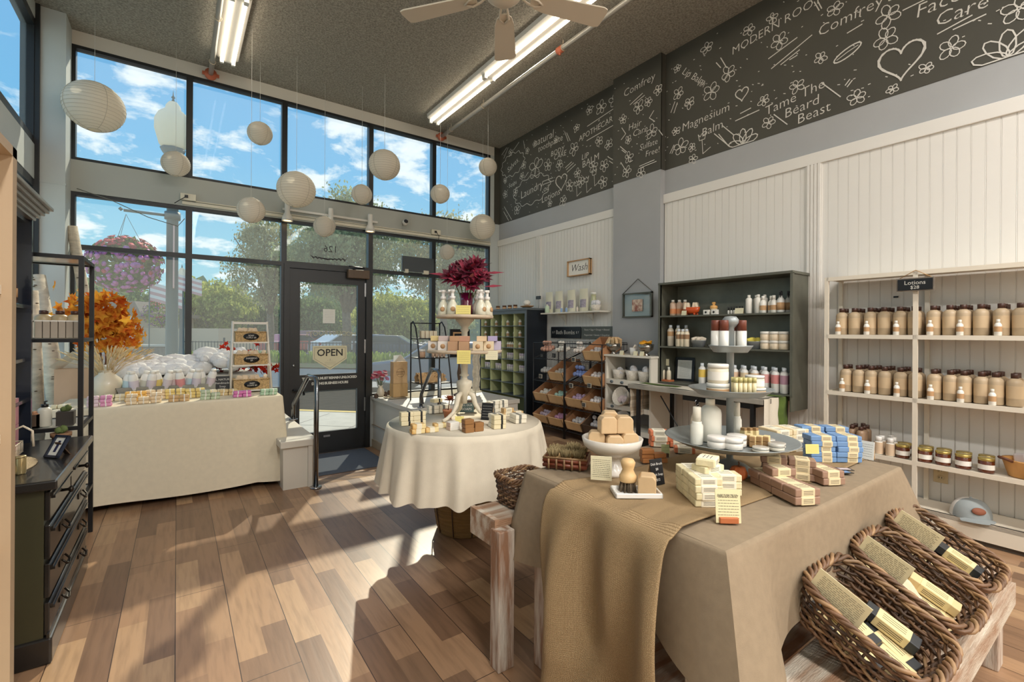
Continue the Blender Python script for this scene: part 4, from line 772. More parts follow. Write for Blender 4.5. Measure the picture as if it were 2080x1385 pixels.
def cactus(loc, r, h, potm, lab, sq=False):
    t = E('potted_cactus', loc, label=lab, cat='potted plant'); m = M()
    if sq: m.prism([(-r, -r), (r, -r), (r, r), (-r, r)], 0, h)
    else: m.lathe([(r * .68, 0), (r * .92, h * .68), (r * 1.06, h * .7), (r * 1.08, h), (r * .9, h), (r * .88, h * .9), (0, h * .88)], 20)
    m.obj('pot', potm, t); m = M(); rr = random.Random(5)
    for k in range(5): m.ball((rr.uniform(-.3, .3) * r, rr.uniform(-.3, .3) * r, h + r * (.25 + .12 * k % .3)), r * .4, n=10, sz=1.1, jit=.1)
    m.obj('cactus', cact, t); return t
cactus((-.5, 3.56, .722), .036, .075, mat('dark_pot', (60, 54, 48), .7), 'tiny cactus in a square dark pot on the metal rack', True)
cactus(tuple(at(124, 912, 'Y', 3.12)), .037, .06, mat('terracotta_brown', (140, 106, 78), .8), 'little cactus in a terracotta pot on the black chest')
[o for o in COL.objects if o.name.startswith('potted_cactus')][-1].location.z = .69
# things on the chest
lx = lambda px, py, y: Vector((at(px, py, 'Y', y).x, y, .69))
m = M(); m.lathe([(.0, 0), (.17, 0), (.172, .004), (.165, .007), (0, .007)], 30, sx=.75, sy=1.2); m.obj('woven_mat', mat('placemat_tan', (176, 156, 126), .9, bump=.8, bsc=150), label='oval woven placemat lying on the black chest top', cat='placemat').location = (-.6, 2.72, .69)
t = E('photo_frame', (-.445, 2.83, .69), radians(-48), label='small blue black frame with white card leaning on the chest', cat='frame'); R = rot(-.5); m = M()
for a_, b_ in (((-.038, 0), (-.028, .1)), ((.028, 0), (.038, .1)), ((-.038, 0), (.038, .01)), ((-.038, .09), (.038, .1))): m.box(tuple(R @ Vector(((a_[0] + b_[0]) / 2, 0, (a_[1] + b_[1]) / 2))), (b_[0] - a_[0], .012, b_[1] - a_[1]), R)
m.obj('frame', mat('frame_navy', (40, 48, 66), .4), t); m = M(); m.box(tuple(R @ Vector((0, .002, .05))), (.06, .003, .085), R); c_ = m.obj('card', paper, t); m = M(); m.box(tuple(R @ Vector((0, -.001, .05))), (.012, .002, .05), R); m.obj('dark_mark', mat('navy_ink', (40, 44, 80), .6), c_)
m = M(); m.box((0, .045, .03), (.03, .004, .075), rot(.6)); m.obj('easel_leg', wdk, t)
kpk = K('bath_salt_box', M().box((0, 0, .06), (.075, .05, .12), bev=.003), mat('pink_white_box', (232, 214, 212), .6), 'box', [('printed_band', M().box((0, 0, .03), (.077, .052, .03)), labw), ('pink_side', M().box((.038, 0, .06), (.002, .052, .118)), mat('pink_print', (214, 150, 160), .6))])
for i, (x, y, z) in enumerate(((-.72, 3.1, .69), (-.64, 3.1, .69), (-.72, 3.1, .81), (-.64, 3.1, .81))): kpk.put((x, y, z), 0, 'white box with pink print, %s %s of four behind the bottle' % (('lower', 'upper')[i // 2], ('left', 'right')[i % 2]), 'pink printed boxes on the chest')
kn = bottle('small_lotion', .02, .09, mat('peach_lotion', (232, 208, 186), .4), wht); kn.put((-.585, 2.86, .69), 0, 'small peach bottle standing before the pink printed boxes')
t = E('wire_basket', (-.64, 2.9, .69), label='pale wire and glass tray basket with looped handle on the chest', cat='basket'); m = M(); wc = mat('wire_cream', (220, 206, 184), .4)
for z in (.012, .06): m.tube([(-.1, -.1, z), (.08, -.1, z), (.08, .08, z), (-.1, .08, z)], .003, 5, closed=True)
for i in range(8): m.tube([(-.1 + i * .0257, -.1, .01), (-.1 + i * .0257, -.1, .06)], .002, 4); m.tube([(.08, -.1 + i * .0257, .01), (.08, -.1 + i * .0257, .06)], .002, 4)
m.obj('wire_body', wc, t); m = M(); m.bb((-.095, -.095, .009), (.075, .075, .012)); m.obj('bottom_tray', wc, t); m = M(); m.tube([(.05, .08, .05), (.05, .085, .11), (.08, .085, .125), (.11, .085, .1), (.115, .08, .03)], .005, 6); m.obj('loop_handle', wc, t)
kg = jar('glass_votive', .016, .07, mat('gold_glass', (178, 158, 112), .1, metal=.4), mat('gold_rim', (205, 185, 140), .2, metal=.6), .08); kg.put((-.49, 2.58, .69), 0, 'slim brass coloured glass votive on the near corner of the chest')
t = E('brown_glass_bottle', (-.625, 3.12, 1.37), sc=.7, label='dark amber spray bottle on the upper hutch shelf', cat='bottle'); m = M(); m.lathe([(.026, 0), (.028, .01), (.028, .12), (.012, .15), (.012, .165)], 16); m.obj('bottle_body', mat('amber_glass_dark', (60, 26, 20), .15), t); m = M(); m.lathe([(.0285, .04), (.0285, .1)], 16); m.obj('label', labtan, t); m = M(); m.lathe([(.014, .165), (.014, .19), (.006, .195), (.006, .22)], 12); m.obj('pump_cap', steel, t)
# birch trunks leaning at the left column
birch = mat('birch_bark', (214, 202, 182), .85, var=.22, sc=9, stretch=(1, 1, 3.2), bump=.4)
def birchlog(a, b, r, lab):
    m = M(); a = Vector(a); b = Vector(b); t = E('birch_trunk', a, label=lab, cat='tree trunk'); m.tube([(0, 0, 0), (b - a) * .5 + Vector((.008, 0, 0)), b - a], [r * 1.1, r, r * .92], 14); m.obj('trunk', birch, t); m = M(); rr = random.Random(int(r * 1000))
    for i in range(14): p = (b - a) * rr.random(); q = rr.uniform(-2.2, -.6); m.ball((p.x + r * cos(q), p.y + r * sin(q), p.z), .012, n=6, sz=.35)
    m.obj('bark_knot', mat('knot_dark', (90, 70, 52), .9), t)
birchlog(at(125, 815, 'Y', 5.55).xy.to_3d() + Vector((0, 0, .36)), at(75, 560, 'Y', 5.75), .062, 'thick birch trunk leaning left behind the metal rack')
birchlog((-.92, 5.3, .36), at(62, 590, 'Y', 5.3), .05, 'short upright birch trunk beside the hutch'); birchlog(at(180, 700, 'Y', 6.0).xy.to_3d() + Vector((.12, 0, .36)), at(146, 460, 'Y', 6.12), .045, 'slim birch trunk leaning on the left window frame')
# ------------------- LEFT TABLE -------------------
TZ = .72; Y0, Y1, X0, X1 = 4.215, 4.86, -.66, .70
t = E('display_table', ((X0 + X1) / 2, (Y0 + Y1) / 2, 0), label='long folding table hidden under the cream cloth at left', cat='table'); m = M(); m.bb((-.66, -.31, TZ - .03), (.66, .31, TZ - .006)); m.obj('table_top', woodb, t)
for x in (-.58, .58):
    for y in (-.25, .25): m = M(); m.cyl((x, y, 0), .014, TZ - .03, 10); m.obj('leg', blackm, t)
o = drape(X0, X1, Y0, Y1, TZ, .05, amp=.008, freq=7, flare=.02, corner=.07, nu=220, nv=16, wob=.012, seed=4).obj('tablecloth', linen, label='cream linen cloth covering the long left table', cat='tablecloth')
m = M(); m.bb((X0 + .03, 4.9, .0), (.62, 4.93, .5)); m.bb((X0, Y0 + .1, 0), (X1, Y0 + .11, .001)) if False else None
m.obj('cloth_shade_panel', blackm, label='black panel added as shade behind the left table cloth', cat='panel')  # black sheet added as the shade gap below the cloth hem
def sx(px, py=800, Y=4.3): return at(px, py, 'Y', Y).x
SB = {}
def sbar(col, nm, wrap=True):
    if nm not in SB: SB[nm] = bar('soap_bar', .062, .05, .024, mat('soap_' + nm, col, .55, var=.05, sc=30), labw if wrap else None, .16, .006, lines=False)
    return SB[nm]
cr_ = (238, 226, 190); yl = (232, 206, 128); pk = (222, 152, 186); lp_ = (228, 204, 210); gn_ = (186, 200, 168); pe = (232, 208, 170); ye2 = (228, 178, 90)
ST = [(118, 4.32, cr_, 'cream', 2, 1, 'at the left corner of the long table'), (190, 4.28, lp_, 'pale pink', 1, 3, 'left of the metal rack post'), (216, 4.28, pk, 'rose pink', 1, 3, 'right of the metal rack post'), (232, 4.55, cr_, 'cream', 2, 2, 'behind the rose pink soaps'), (279, 4.28, pe, 'peach yellow', 2, 3, 'in front of the yellow topped stack'), (276, 4.45, ye2, 'golden', 2, 3, 'behind the peach yellow stack'), (318, 4.30, pe, 'peach', 1, 3, 'standing alone before the metal trough'), (318, 4.5, pe, 'pale peach', 2, 3, 'before the middle of the trough'), (363, 4.28, (206, 170, 120), 'tan', 2, 2, 'front of table centre, tan topped'), (356, 4.48, yl, 'pale yellow', 2, 3, 'behind the tan topped stack'), (397, 4.45, yl, 'lemon', 2, 3, 'between the trough and the green soaps'), (427, 4.28, gn_, 'sage green', 2, 3, 'right of the tan topped stack'), (440, 4.5, cr_, 'ivory', 2, 2, 'before the chalkboard price sign'), (463, 4.48, (214, 190, 140), 'oat', 2, 2, 'before the white ladder shelf'), (492, 4.30, (212, 120, 178), 'magenta', 2, 2, 'left of the mint soaps'), (546, 4.32, (170, 200, 170), 'mint green', 2, 2, 'at the right corner of the long table')]
for px, y, c, nm, nx, nz, d in ST: pile(sbar(c, nm), (sx(px, 800, y), y, TZ + .001), 0, (.062, .05, .024), nx, 1, nz, nm + ' soap bar', d, 'soap stacks on the long left table', jit=.004, top=(1 if nm in ('peach yellow', 'sage green') else None))
# galvanised trough with bottles of bath salts
zinc = mat('galvanised_zinc', (150, 150, 142), .4, var=.25, sc=9, metal=.7)
t = E('metal_trough', (sx(345, 780, 4.68), 4.68, TZ), label='long galvanised trough with end handles behind the soaps', cat='trough'); m = M(); pr = [(-.3, 0), (.3, 0), (.33, .085), (-.33, .085)]
m.prism(pr, -.045, .045, R=frame3((1, 0, 0), (0, 0, 1))); m.obj('trough_body', zinc, t); m = M()
for s in (-1, 1): m.tube([(s * .33, -.03, .08), (s * .385, -.03, .115), (s * .385, .03, .115), (s * .33, .03, .08)], .006, 6)
m.obj('handle', steel, t)
bagc = [(190, 215, 222), (214, 205, 215), (205, 205, 190), (214, 200, 205), (228, 205, 120), (216, 204, 208), (214, 196, 196), (222, 150, 150)]
for i in range(12):
    c = bagc[i % 8]; k = bottle('bath_salt_bottle', .032, .15, mat('clear_white_bottle', (238, 236, 230), .3), wht, shoulder=.25, neck=.62, capr=.62, label=(.12, .6, mat('salt_%d' % (i % 8), c, .6)), n=14)
    k.put((t.location.x - .27 + i * .049, 4.68 + .014 * (-1) ** i, TZ + .06), 0, 'white bath salt bottle, %s from the left in the metal trough' % ORD[i], 'bath salt bottles in the trough', r=(.12, (.12, -.1, .2)[i % 3], 0))
card('chalkboard_sign', (sx(452, 780, 4.62), 4.62, TZ), -.12, .10, .145, 'small chalkboard price card reading soap beside the ladder shelf', blackm, 0, .12, txt=['ALL NATURAL', 'handmade', 'Soap', '$7'], tm=chalk, ts=.024)
# planter box with fluff
t = E('display_box', (0, 5.55, .36), label='dark wood box with white rim behind the long left table', cat='planter box'); m = M(); m.bb((-.55, -.42, 0), (.62, .42, .44)); m.obj('box_side', wdk, t); m = M(); m.bb((-.57, -.44, .44), (.64, .44, .47), 0, .004); m.obj('white_rim', mat('rim_white', (220, 214, 202), .5), t)
fl_ = mat('fluff_white', (240, 240, 240), 1, bump=.6, bsc=60); m = M(); rr = random.Random(9)
for i in range(330):
    x = rr.uniform(-.52, .58); y = rr.uniform(5.2, 5.93); h = .03 + .13 * (1 - abs((y - 5.55) / .45)) * rr.uniform(.4, 1.1) + (.05 if x > .2 else 0)
    m.ball((x, y, .83 + h), rr.uniform(.035, .075), n=10, sx=rr.uniform(.8, 1.5), sz=rr.uniform(.6, .9), jit=.09)
o = m.obj('cotton_fluff', fl_, label='heap of white cotton fluff clouds in the front window', cat='cotton', kind='stuff')
# vase of dried wheat
cer = mat('cream_ceramic', (220, 208, 184), .35, coat=.2); bx_ = sx(216, 770, 4.72)
t = E('wheat_vase', (bx_, 4.72, TZ), label='round cream vase of dried wheat left of the metal trough', cat='vase'); m = M(); m.lathe([(.05, 0), (.085, .04), (.1, .1), (.092, .15), (.05, .19), (.042, .21), (.05, .222), (.042, .215), (.035, .19)], 28); m.obj('vase', cer, t); m = M(); rr = random.Random(4)
for i in range(110):
    a = rr.uniform(0, 2 * pi); k = rr.uniform(.03, .2) ; up = .2 + rr.uniform(.06, .13); e = Vector((cos(a) * k * 1.25, sin(a) * k * .8, up + .03)); mid = e * .5 + Vector((0, 0, .1)); d = (e - mid).normalized(); m.tube([(0.02 * cos(a), .02 * sin(a), .16), mid, e], .0014, 3); m.tube([e, e + d * .03, e + d * .065], [.002, .006, .001], 5)
m.obj('wheat', mat('wheat_straw', (214, 190, 146), .9), t, kind='stuff')
# kraft bag with tissue and maple bouquet in the window
t = E('paper_bag', (sx(152, 750, 5.05), 5.05, .36), label='pink tan paper bag with white tissue behind the metal rack', cat='bag'); m = M(); m.bb((-.11, -.06, 0), (.11, .06, .58)); m.obj('bag_body', mat('peach_paper', (226, 190, 158), .8), t); m = M(); m.add([(-.14, -.06, .6), (.0, -.1, .72), (.2, -.02, .58), (.16, .05, .5), (-.1, .06, .56), (0, .02, .66)], [(0, 1, 5), (1, 2, 5), (2, 3, 5), (3, 4, 5), (4, 0, 5)]); m.obj('tissue_paper', paper, t)
leafo = leafmat('maple_orange', (206, 92, 40), (240, 184, 70), .4, 14); leafr = leafmat('leaf_red', (150, 30, 34), (214, 70, 40), .3); stem = mat('twig_brown', (104, 70, 48), .8)
def leafbunch(t, c, r, n, ls, lm, seed, sq=(1, 1, 1)):
    rr = random.Random(seed); m = M()
    for i in range(n):
        v = Vector((rr.gauss(0, .5), rr.gauss(0, .5), rr.gauss(0, .5))); p = Vector(c) + Vector((v.x * r * sq[0], v.y * r * sq[1], v.z * r * sq[2])); q = Euler((rr.uniform(0, 6), rr.uniform(0, 6), rr.uniform(0, 6))).to_matrix(); pts = []
        for k in range(10): a = 2 * pi * k / 10; z = ls * (1 if k % 2 == 0 else .5); pts.append(q @ Vector((z * cos(a), z * sin(a), z * .15 * (k % 2))))
        m.add(pts, [tuple(range(10))], o=p)
    return m.obj('leaves', lm, t, kind='stuff')
mb = Vector((sx(212, 700, 5.35), 5.35, .83)); t = E('maple_bouquet', mb, label='orange maple leaf branches standing in the front window', cat='bouquet'); m = M()
for a in range(5): m.tube([(0, 0, 0), (.03 * cos(a * 1.3), .03, .2), (.16 * cos(a * 1.3 + .5) - .03, .05, .42 + .05 * a)], .005, 5)
m.obj('stems', stem, t); leafbunch(t, (-.03, 0, .52), .2, 330, .055, leafo, 2, (1, .7, .9)); leafbunch(t, (.13, 0, .36), .15, 110, .045, leafo, 3)
q = Vector((sx(455, 720, 5.6), 5.6, .83)); t = E('autumn_leaf_spray', q, label='red autumn leaf spray behind the white ladder shelf', cat='leaf spray'); m = M()
for a in range(5): m.tube([(.3, 0, 0), (.1, 0, .1 + .03 * a), (-.25 + .08 * a, 0, .1 + .035 * a)], .004, 5)
m.obj('stems', stem, t); leafbunch(t, (.03, 0, .13), .15, 90, .035, leafr, 5, (1.6, .6, .8)); leafbunch(t, (.35, 0, .02), .12, 40, .035, leafr, 6, (1.8, .6, .5))
# white ladder shelf with three woven baskets
lx0 = sx(510, 780, 4.6); wk = mat('white_worn_wood', (226, 220, 208), .6); seag = mat('seagrass', (196, 164, 116), .9, var=.35, sc=70, bump=1.2, bsc=90)
t = E('ladder_shelf', (lx0, 4.62, TZ), label='small white ladder shelf holding three woven baskets', cat='ladder shelf')
for s in (-1, 1):
    m = M(); m.tube([(s * .155, -.06, 0), (s * .13, .06, .6)], .009, 6); m.tube([(s * .155, .1, 0), (s * .132, .065, .61)], .009, 6); m.obj('side_rail', wk, t)
m = M(); m.bb((-.135, .05, .585), (.135, .068, .605)); m.obj('top_bar', wk, t)
ZB = [.015, .225, .42]
for i, z in enumerate(ZB):
    m = M(); w = .15 - z * .04; y = -.055 + z * .2; m.bb((-w, y - .03, z), (w, y + .1, z + .012)); m.obj('shelf', wk, t)
names = [('OAT', 'SOAPS $5'), ('SHAMPOO', '$9'), ('SOAP', 'CURLS $8')]
for i, z in enumerate(ZB):
    w = .135 - z * .045; y = 4.62 - .055 + z * .2; b = E('woven_basket', (lx0, y, TZ + z + .013), label='%s woven basket with black oval tag on the ladder shelf' % ('bottom', 'middle', 'top')[i], cat='basket', group='baskets on the ladder shelf'); m = M()
    m.prism([(-w, -.03), (w, -.03), (w, .09), (-w, .09)], 0, .085); m.tube([(-w, -.03, .085), (w, -.03, .085), (w, .09, .085), (-w, .09, .085)], .006, 6, closed=True); m.obj('basket_body', seag, b)
    m = M(); m.lathe([(0, 0), (.06, 0), (.06, .003), (0, .0035)], 24, (0, -.034, .045), R=rot(pi / 2), sx=1, sy=.5); tg = m.obj('oval_tag', blackm, b); m = M(); text(m, names[i][0], .018, (0, -.039, .053), RY, ext=.0002); text(m, names[i][1], .018, (0, -.039, .035), RY, ext=.0002); m.obj('tag_lettering', chalk, tg)
    kk = bar('wrapped_soap', .05, .03, .05, mat('oat_bag', (226, 206, 178), .8), None, bev=.01, cat='soap')
    for j in range(5 if i < 2 else 4): kk.put((lx0 - w * .75 + j * w * 1.5 / 4, y + .03, TZ + z + .085), .3 * j, 'cream wrapped soap, %s in the %s ladder basket' % (ORD[j], ('bottom', 'middle', 'top')[i]), 'soaps in the ladder baskets', r=(.3 * (-1) ** j, .4 - .2 * j, .3 * j))
# =================== RIGHT WALL ===================
def yp(px, X, py=700): return at(px, py, 'X', X).y
# --- white metal shelving with lotions ---
shw = mat('shelf_white', (228, 218, 200), .4); SXF, SXB = 3.88, 4.155; YL, YM, YR = 1.46, .95, .43
t = E('white_shelving', (4.02, .7, 0), label='tall white metal shelving full of brown capped lotion bottles', cat='shelving')
for y in (YL, YM, YR, -.09):
    for x in (SXF, SXB - .02): m = M(); m.bb((x - 4.02, y - .7 - .012, 0), (x - 4.02 + .02, y - .7 + .012, 1.665)); m.obj('post', shw, t)
for z in (1.665, 1.247, .838, .432, .14):
    m = M(); m.bb((SXF - 4.02, YL - .7, z - .028), (SXF - 4.005, -.79, z)); m.bb((SXF - 4.01, YL - .7, z - .02), (SXB - 4.02, YL - .715, z)); m.bb((SXF - 4.01, YL - .7, z - .012), (SXB - 4.02, -.79, z - .004)); m.obj('shelf', shw if z > 1.3 or z < .2 else shw, t)
m = M(); m.bb((SXF - 4.02, YL - .7, .03), (SXF - 4.0, -.79, .14)); m.bb((SXF - 4.0, YL - .7, 0), (SXF - 3.98, -.79, .03), 1); m.obj('bottom_fascia', [shw, mat('toe_kick', (80, 70, 60), .7)], t)
big = bottle('large_lotion_bottle', .036, .19, tanlot, browncap, shoulder=.16, neck=.42, caph=.14, capr=.47, label=(.28, .72, mat('tan_label_faint', (204, 178, 142), .6)), n=16)
sm = bottle('sample_bottle', .017, .095, wht, wht, shoulder=.2, neck=.5, caph=.2, capr=.5, label=(.3, .7, labtan), n=12)
for z, pxs, row in ((1.247, [1722, 1781, 1842, 1912, 1974, 2053], 'upper'), (.838, [1731, 1783, 1844, 1914, 1976, 2042], 'middle')):
    for ci, px in enumerate(pxs):
        y = yp(px, 3.95)
        for a in (0, 1):
            for b in range(3):
                if b == 2 and (ci + a) % 3 == 0: continue
                big.put((3.955 + b * .076, y + (.039 if a == 0 else -.039), z), .3 * b, 'tan brown capped lotion bottle, %s %s of the %s cluster on the %s white shelf' % (('left', 'right')[a], ('front', 'middle', 'back')[b], ORD[ci], row), 'lotion bottles on the white shelving')
        sm.put((3.902, y + .045, z), 0, 'little white sample bottle before the %s cluster on the %s shelf' % (ORD[ci], row), 'sample bottles on the white shelving')
slim = bottle('slim_lotion_bottle', .026, .165, mat('dark_tan_lotion', (158, 130, 104), .4), browncap, shoulder=.14, neck=.5, caph=.14, capr=.55, n=14)
for i, (dx, dy) in enumerate(((0, .06), (.05, .07), (.1, .07), (-.02, -.0), (.04, .0), (.1, .0), (.15, .04))): slim.put((3.95 + dx, yp(1745, 3.95) + dy - .02, .432), i, 'slim tan brown capped bottle, %s of seven at the left of the lowest shelf' % ORD[i], 'slim bottles on the lowest white shelf')
spr = bottle('foam_pump_bottle', .026, .12, wht, mat('clear_cap', (236, 232, 226), .2), shoulder=.12, neck=.7, caph=.28, capr=.72, label=(.05, .95, mat('cream_tan_label', (216, 190, 160), .6)), n=14)
for i, (dx, dy) in enumerate(((0, .035), (0, -.03), (.06, .035), (.06, -.03), (.12, 0))): spr.put((3.92 + dx, yp(1800, 3.93) + dy, .432), 0, 'clear capped foam bottle, %s of five between slim bottles and candles' % ORD[i], 'foam bottles on the lowest white shelf')
amj = jar('candle_jar', .037, .088, mat('amber_jar', (96, 44, 20), .12, coat=.5), mat('gold_lid', (206, 184, 110), .25, metal=.7), .17, (.28, .68, labw))
for i, px in enumerate((1835, 1880, 1917, 1958, 2005)):
    y = yp(px, 3.93)
    for b in range(2): amj.put((3.93 + b * .085, y + .012 * b, .432), 0, 'amber candle jar with gold lid, %s pair from the left, %s jar' % (ORD[i], ('front', 'rear')[b]), 'candle jars on the lowest white shelf')
t = E('wooden_basket', (3.99, .475, .432), label='round split wood basket of white pouches at the right picture edge', cat='basket'); m = M(); m.lathe([(.07, 0), (.095, .09), (.1, .1), (.092, .095), (.066, .012), (0, .012)], 24, rip=(.012, 14)); m.obj('basket_body', mat('split_wood', (212, 160, 96), .6, var=.15, sc=12, stretch=(1, 1, .2)), t); m = M(); m.tube([(-.1, .04, .095), (-.13, .06, .11), (-.12, .09, .115), (-.06, .09, .1)], .008, 6); m.obj('handle', mat('dark_handle', (96, 56, 36), .5), t)
kk = bar('white_pouch', .07, .03, .09, mat('pouch_white', (238, 234, 240), .5), None, bev=.012, cat='pouch')
for i in range(3): kk.put((3.96 + .03 * i, .46 + .03 * (i - 1), .47), .6 * i, 'white pouch, %s in the split wood basket' % ORD[i], 'pouches in the wood basket', r=(.1, .2 * (i - 1), .5 * i))
t = E('hanging_sign', (3.865, .945, 1.665), label='small hanging chalkboard sign reading Lotions on the white shelving', cat='sign'); m = M(); m.bb((-.012, -.095, -.135), (-.002, .095, -.05), 1); m.bb((-.016, -.088, -.128), (-.011, .088, -.057)); m.obj('board', [blackm, mat('grey_wood_frame', (122, 112, 100), .8, var=.2, sc=30)], t); m = M(); text(m, 'Lotions', .036, (-.0175, 0, -.082), RX, ext=.0002); text(m, '$28', .03, (-.0175, 0, -.112), RX, ext=.0002); m.obj('lettering', chalk, t); m = M(); m.tube([(-.007, -.08, -.05), (.0, 0, .0), (-.007, .08, -.05)], .0025, 5); m.obj('twine', mat('twine', (190, 150, 100), .9), t)
m = M(); m.bb((-.004, -.014, -.006), (0, .014, .006)); m.obj('small_black_tag', blackm, label='tiny black tag stuck on the beadboard left of the Lotions sign', cat='tag').location = at(1820, 603, 'X', 4.155)
t = E('wall_outlet', at(1911, 962, 'X', 4.163), label='beige double wall outlet below the lowest white shelf', cat='outlet'); m = M(); m.bb((-.006, -.037, -.06), (0, .037, .06), 0, .002); m.obj('plate', mat('beige_plate', (206, 188, 150), .5), t)
for s in (-1, 1): m = M(); m.lathe([(.017, 0), (.017, .003), (0, .003)], 14, (-.006, 0, s * .024), R=rot(0, -pi / 2)); m.bb((-.0095, -.008, s * .024 - .006), (-.009, -.005, s * .024 + .006), 1); m.bb((-.0095, .005, s * .024 - .006), (-.009, .008, s * .024 + .006), 1); m.obj('socket', [mat('beige_plate', (0, 0, 0)), blackm], t)
# trucker cap
t = E('baseball_cap', (3.97, .7, .14), radians(35), label='grey and white trucker cap with brown oval patch under the shelving', cat='cap'); m = M(); cg = mat('cap_grey', (150, 156, 156), .9); cw = mat('cap_mesh_white', (226, 222, 216), .9)
def capf(u, v): a = u * 2 * pi; b = v * pi / 2; return (.088 * cos(a) * cos(b) ** .8, .098 * sin(a) * cos(b) ** .8, .11 * sin(b) ** .9)
m.grid(lambda u, v: capf(.28 + u * .44, v), 16, 8); m.ball((0, 0, .11), .007); m.obj('front_crown', cg, t); m = M(); m.grid(lambda u, v: capf(.72 + u * .56, v), 18, 8); m.obj('mesh_crown', cw, t)
m = M(); m.grid(lambda u, v: ((-.07 - .075 * v * sin(pi * (.06 + .88 * u))), (u - .5) * .17, .012 - .012 * v - .01 * (2 * u - 1) ** 2), 12, 5); m.obj('visor', cg, t); m = M(); m.lathe([(0, 0), (.034, 0), (.033, .003), (0, .003)], 20, (-.083, .0, .055), R=rot(0, -pi / 2 + .35), sx=.62); m.obj('oval_patch', mat('patch_brown', (140, 84, 60), .7), t)
# --- open metal hutch on the zinc desk ---
hm = mat('gunmetal_hutch', (98, 98, 86), .5, var=.2, sc=6, metal=.15); HX0, HX1, HY0, HY1 = 3.86, 4.155, 1.69, 2.9
hb_ = mat('hutch_back_sheet', (118, 118, 104), .45, var=.25, sc=5, metal=.2)
t = E('metal_hutch', (4.0, 2.3, .765), label='open grey green metal hutch of white bottles on the zinc desk', cat='hutch'); m = M(); m.bb((-.14, -.61, 0), (.155, -.6, .965)); m.bb((-.14, .6, 0), (.155, .61, .965)); m.bb((-.15, -.62, .955), (.155, .62, .975)); m.bb((-.145, -.62, 0), (-.12, -.6, .96)); m.bb((-.145, .6, 0), (-.12, .62, .96)); m.bb((-.14, -.6, 0), (.155, .6, .012)); m.bb((-.14, -.61, -.12), (.155, -.6, 0)); m.obj('case', hm, t)
m = M(); m.bb((.14, -.6, .01), (.15, .6, .955)); m.obj('back_panel', hb_, t)
for z in (1.122 - .765, 1.418 - .765): m = M(); m.bb((-.145, -.6, z - .014), (.14, .6, z)); m.obj('shelf', hm, t)
S1, S2, S0 = 1.419, 1.123, .778
def hy(px, X=3.93): return yp(px, X)
mat('milky_bottle', (226, 224, 218), .35); mat('pale_blue_cap', (220, 226, 232), .4)
tall = bottle('tall_bottle', .026, .155, wht, wht, shoulder=.13, neck=.4, n=14); spb = bottle('banded_bottle', .026, .14, wht, wht, shoulder=.3, neck=.35, caph=.2, label=(.2, .55, labtan), n=14)
tan2 = bottle('dispenser_bottle', .03, .155, mat('peach_tan_bottle', (206, 176, 150), .4), wht, label=(.15, .5, mat('orange_label', (214, 140, 90), .6)), n=14)
for i, px in enumerate((1364, 1373, 1381)): tan2.put((3.95 + .03 * i, hy(px), S1), 0, 'peach tan bottle, %s at the left end of the hutch top shelf' % ORD[i], 'peach bottles on the hutch top shelf')
for i, px in enumerate((1522, 1531, 1541, 1548)): tall.put((3.92 + .05 * (i % 2), hy(px), S1), 0, 'tall plain white bottle, %s before the banded bottles on the top shelf' % ORD[i], 'tall white bottles on the hutch top shelf')
for i, px in enumerate((1552, 1565, 1574)): spb.put((3.91 + .03 * (i % 2), hy(px), S1), 0, 'white bottle with tan band, %s of three on the hutch top shelf' % ORD[i], 'banded bottles on the hutch top shelf')
trg = K('spray_bottle', M().lathe([(.026, 0), (.028, .01), (.028, .1), (.012, .125), (.012, .135)], 14), mat('milky_bottle', (0, 0, 0)), 'bottle', [('trigger_head', M().bb((-.02, -.01, .135), (.02, .01, .17)).bb((-.05, -.006, .158), (-.02, .006, .17)).tube([(-.02, 0, .15), (-.035, 0, .12)], .004, 5), blackm), ('label', M().lathe([(.0285, .02), (.0285, .08)], 14), labtan)])
for i, px in enumerate((1588, 1597, 1603)): trg.put((3.91 + .06 * i, hy(px) - 0, S1), .3, 'white spray bottle with black trigger, %s at the right of the top shelf' % ORD[i], 'trigger bottles on the hutch top shelf')
def tub(nm, loc, rz, L, Wd, H, mt, lab, feet=True):
    t = E(nm, loc, rz, label=lab, cat='tub'); m = M(); m.lathe([(.6, 0), (.85, .3), (1, 1), (.94, 1), (.8, .3), (0, .12)], 22, sx=1, sy=1); m.v = [Vector((p.x * L, p.y * Wd, p.z * H + (.015 if feet else 0))) for p in m.v]; m.obj('tub_body', mt, t)
    if feet:
        for a in (-1, 1):
            for b in (-1, 1): m = M(); m.ball((a * L * .5, b * Wd * .5, .01), .012, n=8); m.obj('foot', mt, t)
    return t
tub('orange_tub', (3.95, hy(1402), S1), pi / 2, .085, .045, .06, mat('orange_enamel', (205, 84, 36), .25), 'small orange clawfoot tub of cream soaps on the top hutch shelf')
cs = bar('cream_soap_pack', .06, .026, .065, mat('cream_pack', (236, 218, 190), .7), None, bev=.006, cat='soap')
for i in range(4): cs.put((3.93 + .01 * i, hy(1402) + .055 - .037 * i, S1 + .055), pi / 2 + .2, 'cream packed soap, %s in the small orange tub' % ORD[i], 'soaps in the orange tub', r=(.2 * (-1) ** i, 0, .3))
card('price_card', (3.89, hy(1388, 3.89), S1), -pi / 2, .05, .045, 'small cream price card before the orange tub', cream, 3)
t = E('round_brush', (3.95, hy(1447), S1), label='round wooden bath brush resting on two white boxes', cat='brush'); m = M(); m.lathe([(.03, .055), (.034, .065), (.03, .08), (.012, .085), (.011, .094), (.02, .104), (.012, .115), (0, .116)], 20); m.obj('brush_handle', mat('honey_wood', (222, 170, 100), .4), t); m = M(); m.lathe([(.028, .045), (.03, .055)], 16); m.obj('bristles', mat('bristle_cream', (214, 190, 150), .9), t)
